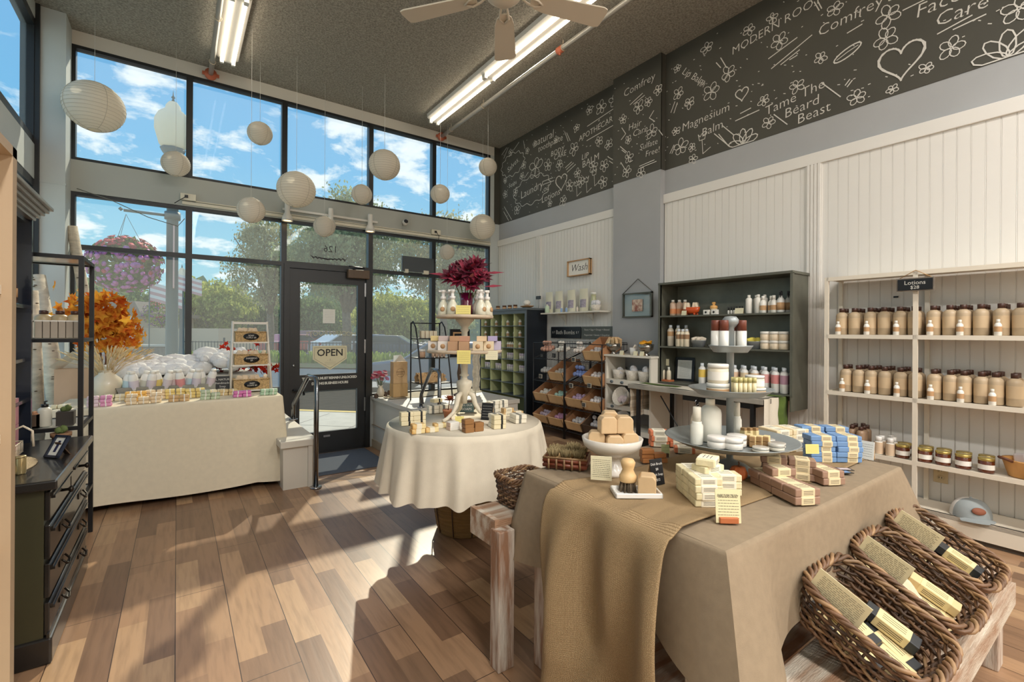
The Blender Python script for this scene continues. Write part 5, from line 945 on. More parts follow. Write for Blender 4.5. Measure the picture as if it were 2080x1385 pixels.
wb = K('small_white_box', M().box((0, 0, .022), (.04, .052, .044), bev=.002), labw, 'box', [('round_print', M().lathe([(0, 0), (.01, 0), (.01, .001), (0, .001)], 14, (-.0205, 0, .022), R=rot(0, -pi / 2)), blackm)])
for i, px in enumerate((1437, 1453)): wb.put((3.92, hy(px), S1), 0, 'small white box with dark round print, %s of the wooden brush' % ('left', 'right')[i], 'white boxes under the wooden brush')
dr = bottle('serum_bottle', .009, .065, wht, blackm, neck=.5, caph=.45, capr=.7, n=10)
for i in range(6): dr.put((3.95, hy(1477 + i * 5.6), S1), 0, 'tiny serum bottle with black dropper, %s from the left behind the card' % ORD[i], 'serum bottles on the hutch top shelf')
card('price_card', (3.9, hy(1500, 3.9), S1), -pi / 2, .075, .05, 'cream card leaning before the tiny dropper bottles', cream, 4)
# middle shelf
tb2 = bottle('conditioner_bottle', .03, .205, mat('beige_bottle', (222, 210, 190), .4), mat('pale_blue_cap', (0, 0, 0)), label=(.55, .8, labtan), n=14); tb3 = bottle('body_wash_bottle', .026, .165, mat('cream_bottle', (226, 214, 188), .4), mat('pale_blue_cap', (0, 0, 0)), label=(.5, .8, mat('brown_band', (150, 116, 84), .6)), n=14)
for i, px in enumerate((1362, 1371, 1381)): tb2.put((3.93 + .05 * i, hy(px), S2), 0, 'tall beige bottle, %s at the left end of the hutch middle shelf' % ORD[i], 'tall beige bottles on the hutch middle shelf')
for i, px in enumerate((1380, 1388, 1396)): tb3.put((3.89, hy(px, 3.9), S2), 0, 'short cream bottle with brown band, %s of three on the middle shelf' % ORD[i], 'brown banded bottles on the middle shelf')
zt = mat('grey_zinc_tub', (170, 176, 180), .4, metal=.5)
def ztub(px, z, lab, X=3.93): t = E('zinc_tub', (X, hy(px, X), z), label=lab, cat='tub'); m = M(); m.lathe([(.052, 0), (.072, .06), (.076, .063), (.068, .06), (.05, .006), (0, .006)], 20, sx=.8); m.obj('tub_body', zt, t); return t.location
for px, z, lab, cm_, n, d in ((1419, S2, 'small pale zinc tub of wrapped soaps on the middle hutch shelf', (226, 214, 194), 5, 'cream wrapped soap'), (1533, S2, 'small zinc tub of yellow bars near the right of the middle shelf', (222, 206, 90), 4, 'yellow bar')):
    L = ztub(px, z, lab); kk = bar('tub_soap', .052, .03, .045, mat('tubsoap_%d' % px, cm_, .7), None, bev=.008, cat='soap')
    for i in range(n): a = i * 2.4; kk.put((L.x + .025 * cos(a), L.y + .036 * sin(a), z + .048), a, '%s, %s in its zinc tub on the hutch middle shelf' % (d, ORD[i]), d + 's in the zinc tub', r=(.4 * cos(a), .3, a))
dsh = K('black_dish', M().lathe([(.02, 0), (.05, .02), (.052, .022), (.02, .006), (0, .006)], 18), blackm, 'dish', [('soap_slice', M().box((0, 0, .02), (.05, .03, .012), bev=.004), mat('pale_slice', (214, 200, 170), .6))])
dsh.put((3.95, hy(1445), S2), 0, 'black dish with a soap slice left of the brown capped tubes'); dsh.put((3.95, hy(1512), S2), 0, 'black dish holding a soap slice left of the yellow bars')
jw = jar('body_butter_jar', .04, .072, mat('cream_jar', (226, 208, 180), .4), wht, .3)
for i, (px, k, c) in enumerate(((1555, 0, 0), (1555, 1, 0), (1574, 0, 0), (1574, 1, 0), (1593, 0, 0), (1593, 1, 0))): jw.put((3.92, hy(px, 3.92), S2 + k * .073), 0, 'cream body butter jar, %s row, %s column on the middle hutch shelf' % (('lower', 'upper')[k], ('left', 'middle', 'right')[i // 2]), 'stacked cream jars on the hutch')
m = M(); m.box((0, 0, .065), (.004, .1, .13)); m.obj('white_notice_card', paper, label='blank white card behind the stacked cream jars', cat='card').location = (4.0, hy(1560, 4.0), S2)
# bottom row of shampoo bottles, label colour changes along the row
lc = [('yellow', (224, 190, 90)), ('pale green', (200, 206, 190)), ('pale blue', (190, 205, 215)), ('peach', (226, 190, 160)), ('oat', (218, 196, 160)), ('orange', (228, 180, 130)), ('rose', (220, 160, 156)), ('red pink', (206, 132, 130)), ('mauve', (180, 140, 156))]
pxs = [1426, 1445, 1472, 1492, 1512, 1533, 1554, 1575, 1593]
for i, px in enumerate(pxs):
    kk = bottle('shampoo_bottle', .031, .2, mat('milky_bottle', (0, 0, 0)), mat('pale_blue_cap', (0, 0, 0)), shoulder=.15, neck=.4, label=(.42, .82, mat('lab_%d' % i, lc[i][1], .6)), n=14)
    for b in range(2): kk.put((3.905 + b * .075, hy(px, 3.9) + (-.03 if b else 0), S0), 0, 'white bottle with %s label, %s row at the hutch bottom' % (lc[i][0], ('front', 'rear')[b]), 'shampoo bottles along the hutch bottom')
# --- zinc desk ---
zw = mat('worn_zinc_top', (164, 158, 146), .45, var=.2, sc=6, metal=.1)
t = E('console_table', (3.85, 2.4, 0), label='zinc topped console table on black legs below the metal hutch', cat='table'); m = M(); m.bb((-.32, -.66, .72), (.3, .62, .76), 0, .003); m.obj('table_top', zw, t); m = M(); m.bb((-.2, -.5, .66), (.1, .1, .72)); m.obj('drawer_rail', blackm, t)
for x, y in ((-.27, .53), (-.27, -.56), (.25, .53), (.25, -.56)): m = M(); m.bb((x - .015, y - .015, 0), (x + .015, y + .015, .72)); m.obj('leg', blackm, t)
m = M(); m.tube([(-.27, .0, .3), (-.27, .28, .68)], .006, 6); m.bb((-.275, -.1, .62), (-.265, -.08, .7)); m.obj('brace', blackm, t)
m = M(); hk = [(-.3, -.1, .69), (-.3, -.08, .66), (-.3, -.1, .64), (-.3, -.12, .66)]; m.tube(hk, .004, 5); m.obj('hook', steel, t)
runw = mat('white_fringe_runner', (228, 220, 202), .9, bump=.3, bsc=200); moss = mat('green_felt', (84, 104, 44), .95, var=.25, sc=20)
m = M(); m.grid(lambda u, v: (3.57 + .2 * u, 3.0 - v * 1.26 if v < .96 else 3.0 - .96 * 1.26 - .03, .763 + .002 * sin(20 * v)), 4, 40); m.grid(lambda u, v: (3.53 + .22 * u, 1.732 - .01 * sin(9 * u), .765 - v * .22), 12, 10)
m.obj('table_runner', runw, label='white ribbed runner along the console table and hanging off its right end', cat='table runner')
m = M(); m.grid(lambda u, v: (3.73 + .17 * u + .01 * sin(9 * v), 1.722 - .014 * sin(5 * u), .767 - v * .24), 8, 12); m.grid(lambda u, v: (3.74 + .1 * u, 1.73 + v * .3, .7675), 4, 6); m.grid(lambda u, v: (3.62 + .1 * u + .01 * sin(8 * v), 2.55 + v * .42, .7675), 4, 8)
m.obj('green_felt_runner', moss, label='moss green felt strip over the white runner', cat='table runner')
for i, (px, lab) in enumerate(((1297, 'left'), (1325, 'right'))):
    m = M(); Y = 2.99; x0 = at(px - 17, 850, 'Y', Y).x; x1 = at(px + 8, 850, 'Y', Y).x; m.grid(lambda u, v: (x0 + (x1 - x0) * u, Y + .01 * i + .004 * sin(12 * v), .75 - .3 * v), 6, 14); m.obj('striped_towel', mat('striped_towel', (168, 148, 122), .95, stretch=(.4, .4, 14), c2=(218, 206, 184), sc=2.2, bump=.5, bsc=60), label='brown and cream striped towel, %s one hanging off the console table' % lab, cat='towel')
t = E('document_frame', at(1390, 775, 'Z', .77), -pi / 2 + .25, label='black framed document leaning on the hutch bottom', cat='frame'); R = rot(-.12); m = M(); m.box(tuple(R @ Vector((0, 0, .12))), (.19, .014, .24), R); m.obj('frame', blackm, t); m = M(); m.box(tuple(R @ Vector((0, -.009, .12))), (.14, .002, .185), R); c_ = m.obj('printed_page', paper, t); m = M(); scribble(m, .1, .15, 12, tuple(R @ Vector((0, -.0105, .12))), R @ RY); m.obj('printed_text', inkm, c_)
p = at(1347, 775, 'Z', .768); t = E('wood_riser', p, -pi / 2, label='small orange brown wood block under three sample bottles', cat='riser'); m = M(); m.bb((-.1, -.04, 0), (.1, .04, .025), 0, .002); m.obj('block', mat('cherry_block', (190, 110, 66), .5), t); m = M(); m.tube([(-.0, .03, .02), (0, .03, .17)], .003, 5); m.bb((-.045, .028, .16), (.045, .031, .225)); m.obj('card_holder', cream, t)
s2 = bottle('tester_bottle', .022, .125, mat('cream_bottle', (0, 0, 0)), wht, caph=.25, neck=.55, n=12)
for i in range(3): s2.put((p.x, p.y + .065 - .065 * i, .793), 0, 'small cream tester bottle, %s from the left on the wood block' % ORD[i], 'testers on the wood block')
# --- white cube shelf left of the console ---
wsm = mat('chalk_white_shelf', (228, 222, 208), .6); t = E('white_shelf_unit', (3.9, 3.22, 0), label='narrow white shelf unit with baskets in front of the grey pillar', cat='shelf unit'); m = M(); m.bb((-.15, -.28, 0), (-.13, -.265, 1.0)) if False else None
for y in (-.29, .29): m.bb((-.15, y - .01, 0), (.15, y + .01, 1.0))
m.obj('side_panel', wsm, t); m = M(); m.bb((-.165, -.31, 1.0), (.17, .31, 1.02), 0, .003); m.obj('top', wsm, t)
for z in (.76, .5, .27): m = M(); m.bb((-.15, -.28, z - .012), (.15, .28, z)); m.bb((-.155, -.28, z - .05), (-.145, .28, z + .0)); s_ = m.obj('shelf', wsm, t)
tagm = mat('tag_slate', (110, 120, 124), .6); tags = []
for z, ys in ((.735, (.2, .06)), (.475, (.19,)), (.245, (.12,))):
    for y in ys: m = M(); m.lathe([(0, 0), (.022, 0), (.022, .003), (0, .003)], 16, (-.156, y, z), R=rot(0, -pi / 2), sx=.7); m.obj('oval_tag', tagm, t)
def wbk(loc, r, h, lab, mt, r_=None, sx=1.0): b = E('round_basket', loc, label=lab, cat='basket', group='small white baskets'); m = M(); m.lathe([(r * .72, 0), (r, h), (r * .96, h), (r * .68, .008), (0, .008)], 24, rip=(.02, 24), sx=sx); m.obj('basket_body', mt, b); b.rotation_euler = r_ or (0, 0, 0); return b
wbm = mat('white_wicker', (228, 220, 206), .8, bump=1, bsc=90); fz = K('white_loofah', M().ball((0, 0, 0), .036, n=14, jit=.14), mat('loofah_white', (232, 230, 232), .9, bump=1, bsc=60), 'loofah')
for i, y in enumerate((3.4, 3.22, 3.06)):
    wbk((3.84, y, .762), .075, .1, 'white round basket of loofahs, %s on the white shelf unit' % ('left', 'middle', 'right')[i], wbm)
    for j in range(3): fz.put((3.82 + .03 * j, y - .03 + .03 * j, .865 + .012 * (j == 1) - (.03 if i == 0 else 0)), j, 'white loofah, %s in the %s white basket' % (ORD[j], ('left', 'middle', 'right')[i]), 'white loofahs')
bl_ = K('blue_loofah', M().ball((0, 0, 0), .03, n=12, jit=.15), mat('loofah_blue', (100, 148, 210), .9), 'loofah'); pk_ = K('pink_loofah', M().ball((0, 0, 0), .03, n=12, jit=.12), mat('loofah_pink', (222, 204, 206), .9), 'loofah')
wbk((3.83, 3.3, .56), .1, .1, 'tipped pale basket on the middle shelf of the white unit', wbm, (0, -1.2, 0)); wbk((3.83, 3.28, .33), .09, .09, 'tipped white basket of blue loofahs on the lower shelf', wbm, (0, -1.2, 0))
for j in range(5): bl_.put((3.79, 3.24 + .022 * j, .33 + .022 * (j % 2)), j, 'blue loofah, %s in the tipped white basket' % ORD[j], 'blue loofahs'); pk_.put((3.8, 3.25 + .025 * j, .545 + .02 * (j % 2)), j, 'pale pink loofah, %s in the tipped pale basket' % ORD[j], 'pink loofahs')
silv = mat('silver_bowl', (150, 144, 134), .2, metal=.9)
for px, lab, r in ((1246, 'silver footed bowl holding kraft soap packs on the white unit', .08), (1312, 'dark silver footed bowl of orange slices on the white unit', .082)):
    y = yp(px, 3.85); t = E('footed_bowl', (3.85, y, 1.021), label=lab, cat='bowl'); m = M(); m.lathe([(.04, 0), (.042, .006), (.016, .02), (.035, .035), (r * .9, .065), (r, .115), (r * .95, .115), (r * .8, .07), (0, .05)], 24); m.obj('bowl', silv, t)
    if px < 1300:
        kk = K('kraft_soap_pack', M().box((0, 0, 0), (.065, .028, .09), bev=.004), kraft, 'soap', [('label', M().box((0, -.0145, 0), (.05, .001, .065)), cream)])
        for i in range(4): kk.put((3.83 + .02 * i, y + .04 - .028 * i, 1.021 + .13), 0, 'kraft soap pack, %s standing in the silver bowl' % ORD[i], 'kraft packs in the silver bowl', r=(.3 - .2 * i, .4 * (-1) ** i, .5 * i))
    else:
        kk = K('dried_orange_slice', M().lathe([(0, 0), (.032, 0), (.034, .003), (.032, .006), (0, .006)], 16), mat('orange_slice', (226, 160, 40), .5), 'fruit slice')
        for i in range(7): a = i * 2.2; kk.put((3.85 + .03 * cos(a), y + .04 * sin(a), 1.133 + .004 * i), 0, 'dried orange slice, %s in the dark silver bowl' % ORD[i], 'orange slices in the silver bowl', r=(.5 * cos(a), .5 * sin(a), a))
y = yp(1287, 3.85); wbk((3.85, y, 1.021), .042, .075, 'small white cup of pouches between the silver bowls', mat('white_glaze', (235, 232, 226), .3)); kk = bar('muslin_pouch', .035, .02, .05, mat('muslin', (220, 208, 190), .9), None, bev=.008, cat='pouch'); kk.put((3.85, y, 1.08), .5, 'muslin pouch poking out of the small white cup', r=(.3, .4, .2))
for px, lab in ((1262, 'small price easel right of the silver bowl'), (1290, 'small price easel before the white cup'), (1303, 'small price card before the orange slices')): card('price_card', (3.77, yp(px, 3.77), 1.021), -pi / 2, .05, .045, lab, cream, 3)
# --- green cubby cabinet ---
navy2 = mat('navy_black_cabinet', (30, 36, 44), .35, var=.25, sc=3); grey_t = mat('grey_trim', (96, 104, 108), .5); olive = mat('olive_green_back', (196, 202, 150), .7, var=.06, sc=4)
CX0, CY0, CY1, CZ = 3.80, 4.99, 6.17, 1.55
t = E('cubby_cabinet', (3.98, 5.58, 0), label='tall black cubby cabinet with olive green back by the front window', cat='cabinet'); m = M(); m.bb((-.18, CY0 - 5.58, 0), (.18, CY0 - 5.56, CZ)); m.obj('side_panel', navy2, t); m = M(); m.bb((-.18, CY1 - 5.6, 0), (.18, CY1 - 5.58, CZ)); m.obj('side_panel', navy2, t)
m = M(); m.bb((-.2, CY0 - 5.6, CZ), (.19, CY1 - 5.56, CZ + .03), 0, .004); m.bb((-.185, CY0 - 5.58, CZ - .045), (-.17, CY1 - 5.58, CZ)); m.bb((-.19, CY0 - 5.59, 0), (-.178, CY0 - 5.555, CZ)); m.obj('top', grey_t, t); m = M(); m.bb((.15, CY0 - 5.57, .02), (.16, CY1 - 5.59, CZ)); m.bb((-.17, CY1 - 5.606, .02), (.15, CY1 - 5.6, CZ)); m.obj('back_panel', olive, t)
ZR = [1.34, 1.185, 1.03, .87, .705, .54, .375, .08]; YC = [4.99 + i * .295 for i in range(5)]
for z in ZR: m = M(); m.bb((-.175, CY0 - 5.57, z - .008), (.15, CY1 - 5.59, z)); m.obj('shelf', grey_t, t)
for y in YC[1:4]: m = M(); m.bb((-.172, y - 5.584, .375), (.15, y - 5.576, CZ - .04)); m.obj('divider', olive, t)
vb = bottle('small_cream_bottle', .022, .085, wht, mat('ivory_cap', (232, 222, 190), .4), shoulder=.25, label=(.15, .65, labtan), n=10); vj = K('tube_stick', M().lathe([(.017, 0), (.017, .085), (.015, .087)], 10), mat('stick_white', (232, 226, 218), .5), 'stick', [('cap', M().lathe([(.0175, .055), (.0175, .088), (0, .089)], 10), mat('lilac_cap', (210, 196, 208), .5))])
CN = ['right', 'right centre', 'left centre', 'leftmost']
for ri, z in enumerate(ZR[:5]):
    for ci in range(4):
        y0 = YC[ci] + .05; nn_ = 2 if ri < 3 else 4
        if ri == 2 and ci == 1: nn_ = 4
        for j in range(nn_):
            k = vb if ri < 3 else vj; y = y0 + (j * .17 if nn_ == 2 else j * .052)
            k.put((3.86, y, z), 0, '%s, %s from right, %s row, %s cubby column' % (('cream bottle', 'slim white tube')[ri >= 3], ORD[j], ('top', 'second', 'third', 'fourth', 'fifth')[ri], CN[ci]), 'products in the green cubby cabinet')
ja = jar('amber_balm_jar', .03, .055, mat('amber_jar', (0, 0, 0)), mat('bronze_lid', (120, 90, 60), .4, metal=.5), .25, (.2, .7, mat('peach_sticker', (226, 184, 140), .6)))
for i, px in enumerate((1011, 1024, 1035, 1046)): ja.put((3.87, yp(px, 3.87), CZ + .031), 0, 'amber balm jar, %s from the left on top of the cubby cabinet' % ORD[i], 'amber jars on the cubby cabinet')
y = yp(1070, 3.9); t = E('wooden_dish', (3.9, y, CZ + .031), label='shallow wooden dish with a white sponge on the cubby cabinet', cat='dish'); m = M(); m.lathe([(.05, 0), (.12, .022), (.125, .03), (.11, .024), (0, .01)], 24, sx=.6); m.obj('dish', mat('honey_wood2', (176, 132, 86), .5), t); m = M(); m.ball((0, 0, .07), .05, n=14, jit=.1, sz=.8); m.obj('sponge', wht, t)
t = E('stemmed_sign', (4.1, yp(1093, 4.1), CZ + .031), label='tiny black sign on a thin metal stem above the cubby cabinet', cat='sign'); m = M(); m.tube([(0, 0, 0), (0, 0, .13)], .002, 5); m.lathe([(.02, 0), (.02, .004), (0, .004)], 12); m.obj('stem', steel, t); m = M(); m.bb((-.004, -.05, .13), (.004, .05, .175)); m.obj('board', blackm, t); m = M(); scribble(m, .08, .035, 3, (-.005, 0, .152), RX); m.obj('lettering', chalk, t)
# --- wire racks with crates of bath bombs ---
crw = mat('crate_pine', (214, 176, 128), .6, var=.14, sc=6, stretch=(1, 1, .3)); crd = mat('crate_inside', (176, 128, 90), .7, var=.15, sc=6)
def crate_mesh(w=.27, d=.33, h=.115):
    m = M(); m.bb((-d / 2, -w / 2, 0), (d / 2, w / 2, .01), 1); m.bb((-d / 2, -w / 2, 0), (-d / 2 + .012, w / 2, h), 0)
    m.bb((d / 2 - .012, -w / 2, 0), (d / 2, w / 2, h + .03), 1)
    for s in (-1, 1): m.prism([(-d / 2, 0), (d / 2, 0), (d / 2, h + .03), (-d / 2, h)], s * w / 2 - (.0 if s < 0 else .01), s * w / 2 + (.01 if s < 0 else 0), R=Matrix(((1, 0, 0), (0, 0, 1), (0, 1, 0))), k=1)
    return m
crate = K('slanted_crate', crate_mesh(), [crw, crd], 'crate'); TILT = (0, -.42, 0); SZ = [.92, .645, .37, .10]; RK = [('left', 4.12, 4.70), ('right', 3.52, 4.10)]
for rn, ya, yb in RK:
    t = E('wire_rack', (3.88, (ya + yb) / 2, 0), label='black wire rack, the %s one of the bath bomb pair' % rn, cat='rack', group='bath bomb racks'); hw = (yb - ya) / 2
    for x in (-.18, .24):
        for s in (-1, 1): m = M(); m.tube([(x, s * hw, 0), (x, s * hw, 1.12 if x < 0 or s > 0 else 1.14)], .008, 6); m.obj('post', blackm, t)
    for z in SZ:
        m = M(); m.tube([(-.18, -hw, z), (-.18, hw, z)], .005, 5); m.tube([(.24, -hw, z + .14), (.24, hw, z + .14)], .005, 5)
        for s in (-1, 1): m.tube([(-.18, s * hw, z), (.24, s * hw, z + .14)], .005, 5)
        for i in range(13): y = -hw + 2 * hw * i / 12; m.tube([(-.18, y, z), (.22, y, z + .135), (.22, y, z + .22)], .002, 4)
        m.tube([(.22, -hw, z + .22), (.22, hw, z + .22)], .003, 4); m.obj('wire_shelf', blackm, t)
    m = M(); m.tube([(-.18, -hw, 1.12), (-.18, hw, 1.12)], .005, 5)
    for s in (-1, 1): m.tube([(-.18, s * hw, 1.12), (.24, s * hw, 1.12)], .005, 5)
    m.obj('top_wire', blackm, t)
def bombs(col, nm, r, cx, cyy, z, n, desc, wrap=False, grp=None):
    key = 'bomb_' + nm; kk = SB.get(key) or K('bath_bomb', M().ball((0, 0, 0), r, n=12, jit=.02 if not wrap else .12), mat('bombmat_' + nm, col, .8, var=.08, sc=40), 'bath bomb'); SB[key] = kk; rr = random.Random(n * 7 + int(z * 100))
    for i in range(n):
        a = i % 4; b = i // 4; x = cx - .09 + b * .052 + rr.uniform(-.006, .006); y = cyy + .075 - a * .05 + rr.uniform(-.006, .006); k = 0 if i < 8 else 1
        kk.put((x + k * -.06, y, z + .035 + (x - cx + .16) * .42 + k * .038), i, '%s bath bomb, %s %s' % (nm.replace('_', ' '), ORD[i] + ' in', desc), grp or 'bath bombs in the wire racks')
CR = {('left', 0): [('wire', (206, 158, 136), 'peach', 11), ('wire', (226, 220, 208), 'ivory', 10)], ('left', 1): [('wire', (190, 186, 180), 'grey', 7), ('crate', (196, 186, 172), 'stone', 6)], ('left', 2): [('crate', (234, 226, 212), 'white', 8), ('crate', (182, 214, 196), 'mint', 8)], ('left', 3): [('crate', (206, 186, 196), 'dusty_pink', 7), ('crate', (214, 160, 186), 'pink', 8)],
      ('right', 0): [('wire', (228, 218, 208), 'cream', 10), ('crate', (190, 184, 182), 'pale_grey', 7)], ('right', 1): [('wire', (140, 160, 214), 'blue', 11), ('crate', (226, 214, 206), 'pale_peach', 7)], ('right', 2): [('crate', (206, 176, 204), 'lilac', 8), ('crate', (232, 222, 216), 'snow_white', 7)], ('right', 3): [('crate', (222, 216, 210), 'off_white', 8), ('dark', (214, 206, 202), 'ash', 9)]}
for rn, ya, yb in RK:
    for si, z in enumerate(SZ):
        for j, (ty, col, nm, n) in enumerate(CR[(rn, si)]):
            y = yb - .15 - j * .285; cx = 3.87; where = '%s %s, %s rack, %s tier' % (('left', 'right')[j], 'crate' if ty == 'crate' else 'tray', rn, ('top', 'second', 'third', 'bottom')[si])
            if ty == 'crate': crate.put((cx, y, z + .085), 0, 'slanted pine %s' % where, 'pine crates in the wire racks', r=TILT)
            elif ty == 'dark': m = M(); m.v = []; mm = crate_mesh(h=.12); o = mm.obj('dark_basket', [wdk, wdk], label='dark woven basket at the lower right of the right wire rack', cat='basket'); o.location = (cx, y, z + .085); o.rotation_euler = TILT
            bombs(col, nm, .026, cx, y, z + .055, n, where, wrap=ty == 'wire')
ft = mat('tag_frame', (196, 186, 166), .7)
for px, py, X, lab in ((1098, 764, 3.68, 'left end of the second tier'), (1160, 783, 3.68, 'blue bath bombs'), (1197, 783, 3.68, 'second tier right crate'), (1186, 822, 3.68, 'lilac bath bombs'), (1165, 730, 3.68, 'cream bath bombs'), (1101, 722, 3.69, 'peach bath bombs'), (1125, 722, 3.69, 'ivory bath bombs')):
    t = E('framed_tag', at(px, py, 'X', X), label='small framed chalk tag before the ' + lab, cat='tag', group='chalk tags on the wire racks'); m = M(); m.box((0, 0, 0), (.006, .06, .05), bev=.001); m.obj('frame', ft if px not in (1101, 1125) else blackm, t); m = M(); m.box((-.004, 0, 0), (.002, .045, .037)); b_ = m.obj('board', blackm, t); m = M(); scribble(m, .036, .028, 3, (-.0055, 0, 0), RX); m.obj('lettering', chalk, b_)
for ya, yb, lines, lab in ((4.30, 4.875, [('Bath Bombs', .075, 0)], 'black chalk sign reading Bath Bombs above the left wire rack'), (3.76, 4.285, [('Roses + Sage + Orange + Almond', .03, .035), ('Peppermint + Sweets + Grapefruit', .03, -.03)], 'grey chalk sign listing scents above the right wire rack')):
    t = E('chalk_sign', (4.14, (ya + yb) / 2, 1.25), label=lab, cat='sign'); m = M(); m.box((0, 0, 0), (.012, yb - ya, .15), bev=.002); m.obj('board', mat('sign_navy', (24, 28, 34), .35) if ya > 4 else mat('sign_grey', (88, 92, 86), .5), t); m = M()
    for s, sz, dz in lines: text(m, s, sz, (-.0075, 0, dz), RX, ext=.0002)
    if ya > 4: text(m, '$ 7', .04, (-.0075, .23, 0), RX, ext=.0002); text(m, '$ 7', .04, (-.0075, -.23, 0), RX, ext=.0002)
    m.obj('lettering', chalk, t)
# --- bracket shelf with refill bags, Wash sign, hanging frame ---
t = E('wall_shelf', (4.16, 4.35, 1.49), label='white bracket shelf holding refill bags on the beadboard wall', cat='shelf'); m = M(); m.bb((-.19, -.53, 0), (-.005, .55, .018), 0, .002); m.obj('board', wsm, t)
for y in (-.25, .25): m = M(); m.bb((-.15, y - .008, -.012), (-.01, y + .008, 0)); m.bb((-.022, y - .008, -.14), (-.01, y + .008, 0)); m.tube([(-.12, y, -.008), (-.015, y, -.1)], .004, 5); m.obj('bracket', wsm, t)
bagm = mat('bag_cream', (228, 222, 198), .7)
def bagk(pr, nm): m = M(); m.grid(lambda u, v: (-.03 * cos(pi * (u - .5)) * (1 - v * .85), (u - .5) * (.15 + .01 * sin(5 * v)), v * .28), 8, 10); m.grid(lambda u, v: (.025 * cos(pi * (u - .5)) * (1 - v * .85), (.5 - u) * (.15 + .01 * sin(5 * v)), v * .28), 8, 6); return K('refill_bag', m, bagm, 'bag', [('printed_label', M().grid(lambda u, v: (-.033 * cos(pi * (u - .5) * .7) * (1 - (v * .35 + .2) * .85) - .002, (u - .5) * .105, .05 + v * .1), 6, 4), pr)])
k1 = bagk(mat('floral_print', (170, 160, 172), .7, var=.3, sc=60), 'a')
for i, px in enumerate((1115, 1135, 1160, 1185)): k1.put((4.06, yp(px, 4.06), 1.509), 0, 'cream refill bag with grey floral print, %s from the left' % ORD[i], 'refill bags on the bracket shelf')
k2 = K('clear_green_jar', M().lathe([(.04, 0), (.045, .02), (.045, .11), (.03, .15), (.03, .2), (.036, .21)], 16), mat('pale_olive_glass', (190, 190, 150), .2), 'jar', [('lid', M().lathe([(.034, .2), (.034, .225), (0, .226)], 16), whitecap)]); k2.put((4.08, yp(1205, 4.08), 1.509), 0, 'tall pale olive glass jar at the right of the bracket shelf')
wbk((4.04, yp(1207, 4.02), 1.509), .062, .07, 'round white basket with dark oval tag on the bracket shelf', wbm)
for i in range(3): fz.put((4.04, yp(1207, 4.02) - .03 + .03 * i, 1.6), i, 'white sponge, %s in the bracket shelf basket' % ORD[i], 'sponges on the bracket shelf')
for i, (px, c, lab) in enumerate(((1111, (200, 220, 190), 'pale green printed pouch leaning at the left shelf end'), (1150, (150, 180, 220), 'tiny blue bottle between the refill bags'), (1140, (150, 180, 220), 'tiny blue bottle before the second refill bag'), (1172, (226, 214, 200), 'tiny white bottle before the fourth refill bag'))):
    kk = bottle('tiny_bottle', .014 if i else .03, .06 if i else .11, mat('tiny_%d' % i, c, .4), wht, n=10); kk.put((3.995, yp(px, 3.995), 1.509), 0, lab)
t = E('wash_sign', (4.16, 4.335, 2.07), label='small wooden framed Wash sign high on the beadboard', cat='sign'); m = M(); w_, h_ = .2, .1
for a, b in (((-w_, -h_), (w_, -h_ + .012)), ((-w_, h_ - .012), (w_, h_)), ((-w_, -h_), (-w_ + .012, h_)), ((w_ - .012, -h_), (w_, h_))): m.bb((-.05, a[0], a[1]), (0, b[0], b[1]))
m.obj('wood_frame', mat('oak_frame', (190, 150, 106), .6), t); m = M(); m.bb((-.03, -w_, -h_), (-.02, w_, h_)); p_ = m.obj('white_panel', labw, t); m = M(); text(m, 'Wash', .13, (-.031, 0, .0), RX, ext=.0002, shear=.3, off=-.001); m.obj('lettering', inkm, p_)
t = E('hanging_glass_frame', (4.1, 3.37, 1.555), label='glass picture frame hanging by a chain on the grey pillar', cat='frame'); m = M(); w_, h_ = .2, .135; mf = mat('pewter_frame', (96, 94, 84), .35, metal=.6)
for a, b in (((-w_, -h_), (w_, -h_ + .014)), ((-w_, h_ - .014), (w_, h_)), ((-w_, -h_), (-w_ + .014, h_)), ((w_ - .014, -h_), (w_, h_))): m.bb((-.025, a[0], a[1]), (0, b[0], b[1]))
m.obj('metal_frame', mf, t); m = M(); m.bb((-.014, -w_, -h_), (-.01, w_, h_)); m.obj('glass_pane', thinglass('frame_glass', (248, 250, 248), gl=.06), t); m = M(); m.bb((-.022, -.075, -.07), (-.019, .065, .06)); m.obj('pressed_flowers', mat('pressed_flower_print', (214, 196, 176), .8, c2=(150, 96, 84), sc=22), t)
m = M(); m.tube([(-.01, -w_, h_), (-.005, 0, h_ + .15), (-.01, w_, h_)], .004, 5); m.obj('chain', mf, t)
# =================== ROUND TABLE ===================
RCX, RCY, RR, RZ = 1.38, 2.40, .435, .73
t = E('round_table', (RCX, RCY, 0), label='round display table hidden under the cream cloth in the middle', cat='table'); m = M(); m.lathe([(RR, RZ - .03), (RR, RZ - .005), (0, RZ - .005)], 48); m.obj('table_top', woodb, t)
m = M(); m.lathe([(.05, .3), (.05, RZ - .03)], 16); m.obj('column', woodb, t)
def rc_(u, v):
    a = u * 2 * pi
    if v < .1: t_ = v / .1; return (RCX + (RR + .012 * sin(t_ * pi / 2)) * cos(a), RCY + (RR + .012 * sin(t_ * pi / 2)) * sin(a), RZ - .012 * (1 - cos(t_ * pi / 2)))
    t_ = (v - .1) / .9; w = (sin(17 * a) * .5 + sin(29 * a + 1) * .22 + sin(9 * a + 2) * .35); r = RR + .012 + t_ * .045 + .03 * t_ ** .7 * w; return (RCX + r * cos(a), RCY + r * sin(a), RZ - .012 - t_ * (.315 + .012 * w + .02 * sin(2 * a + 1)))
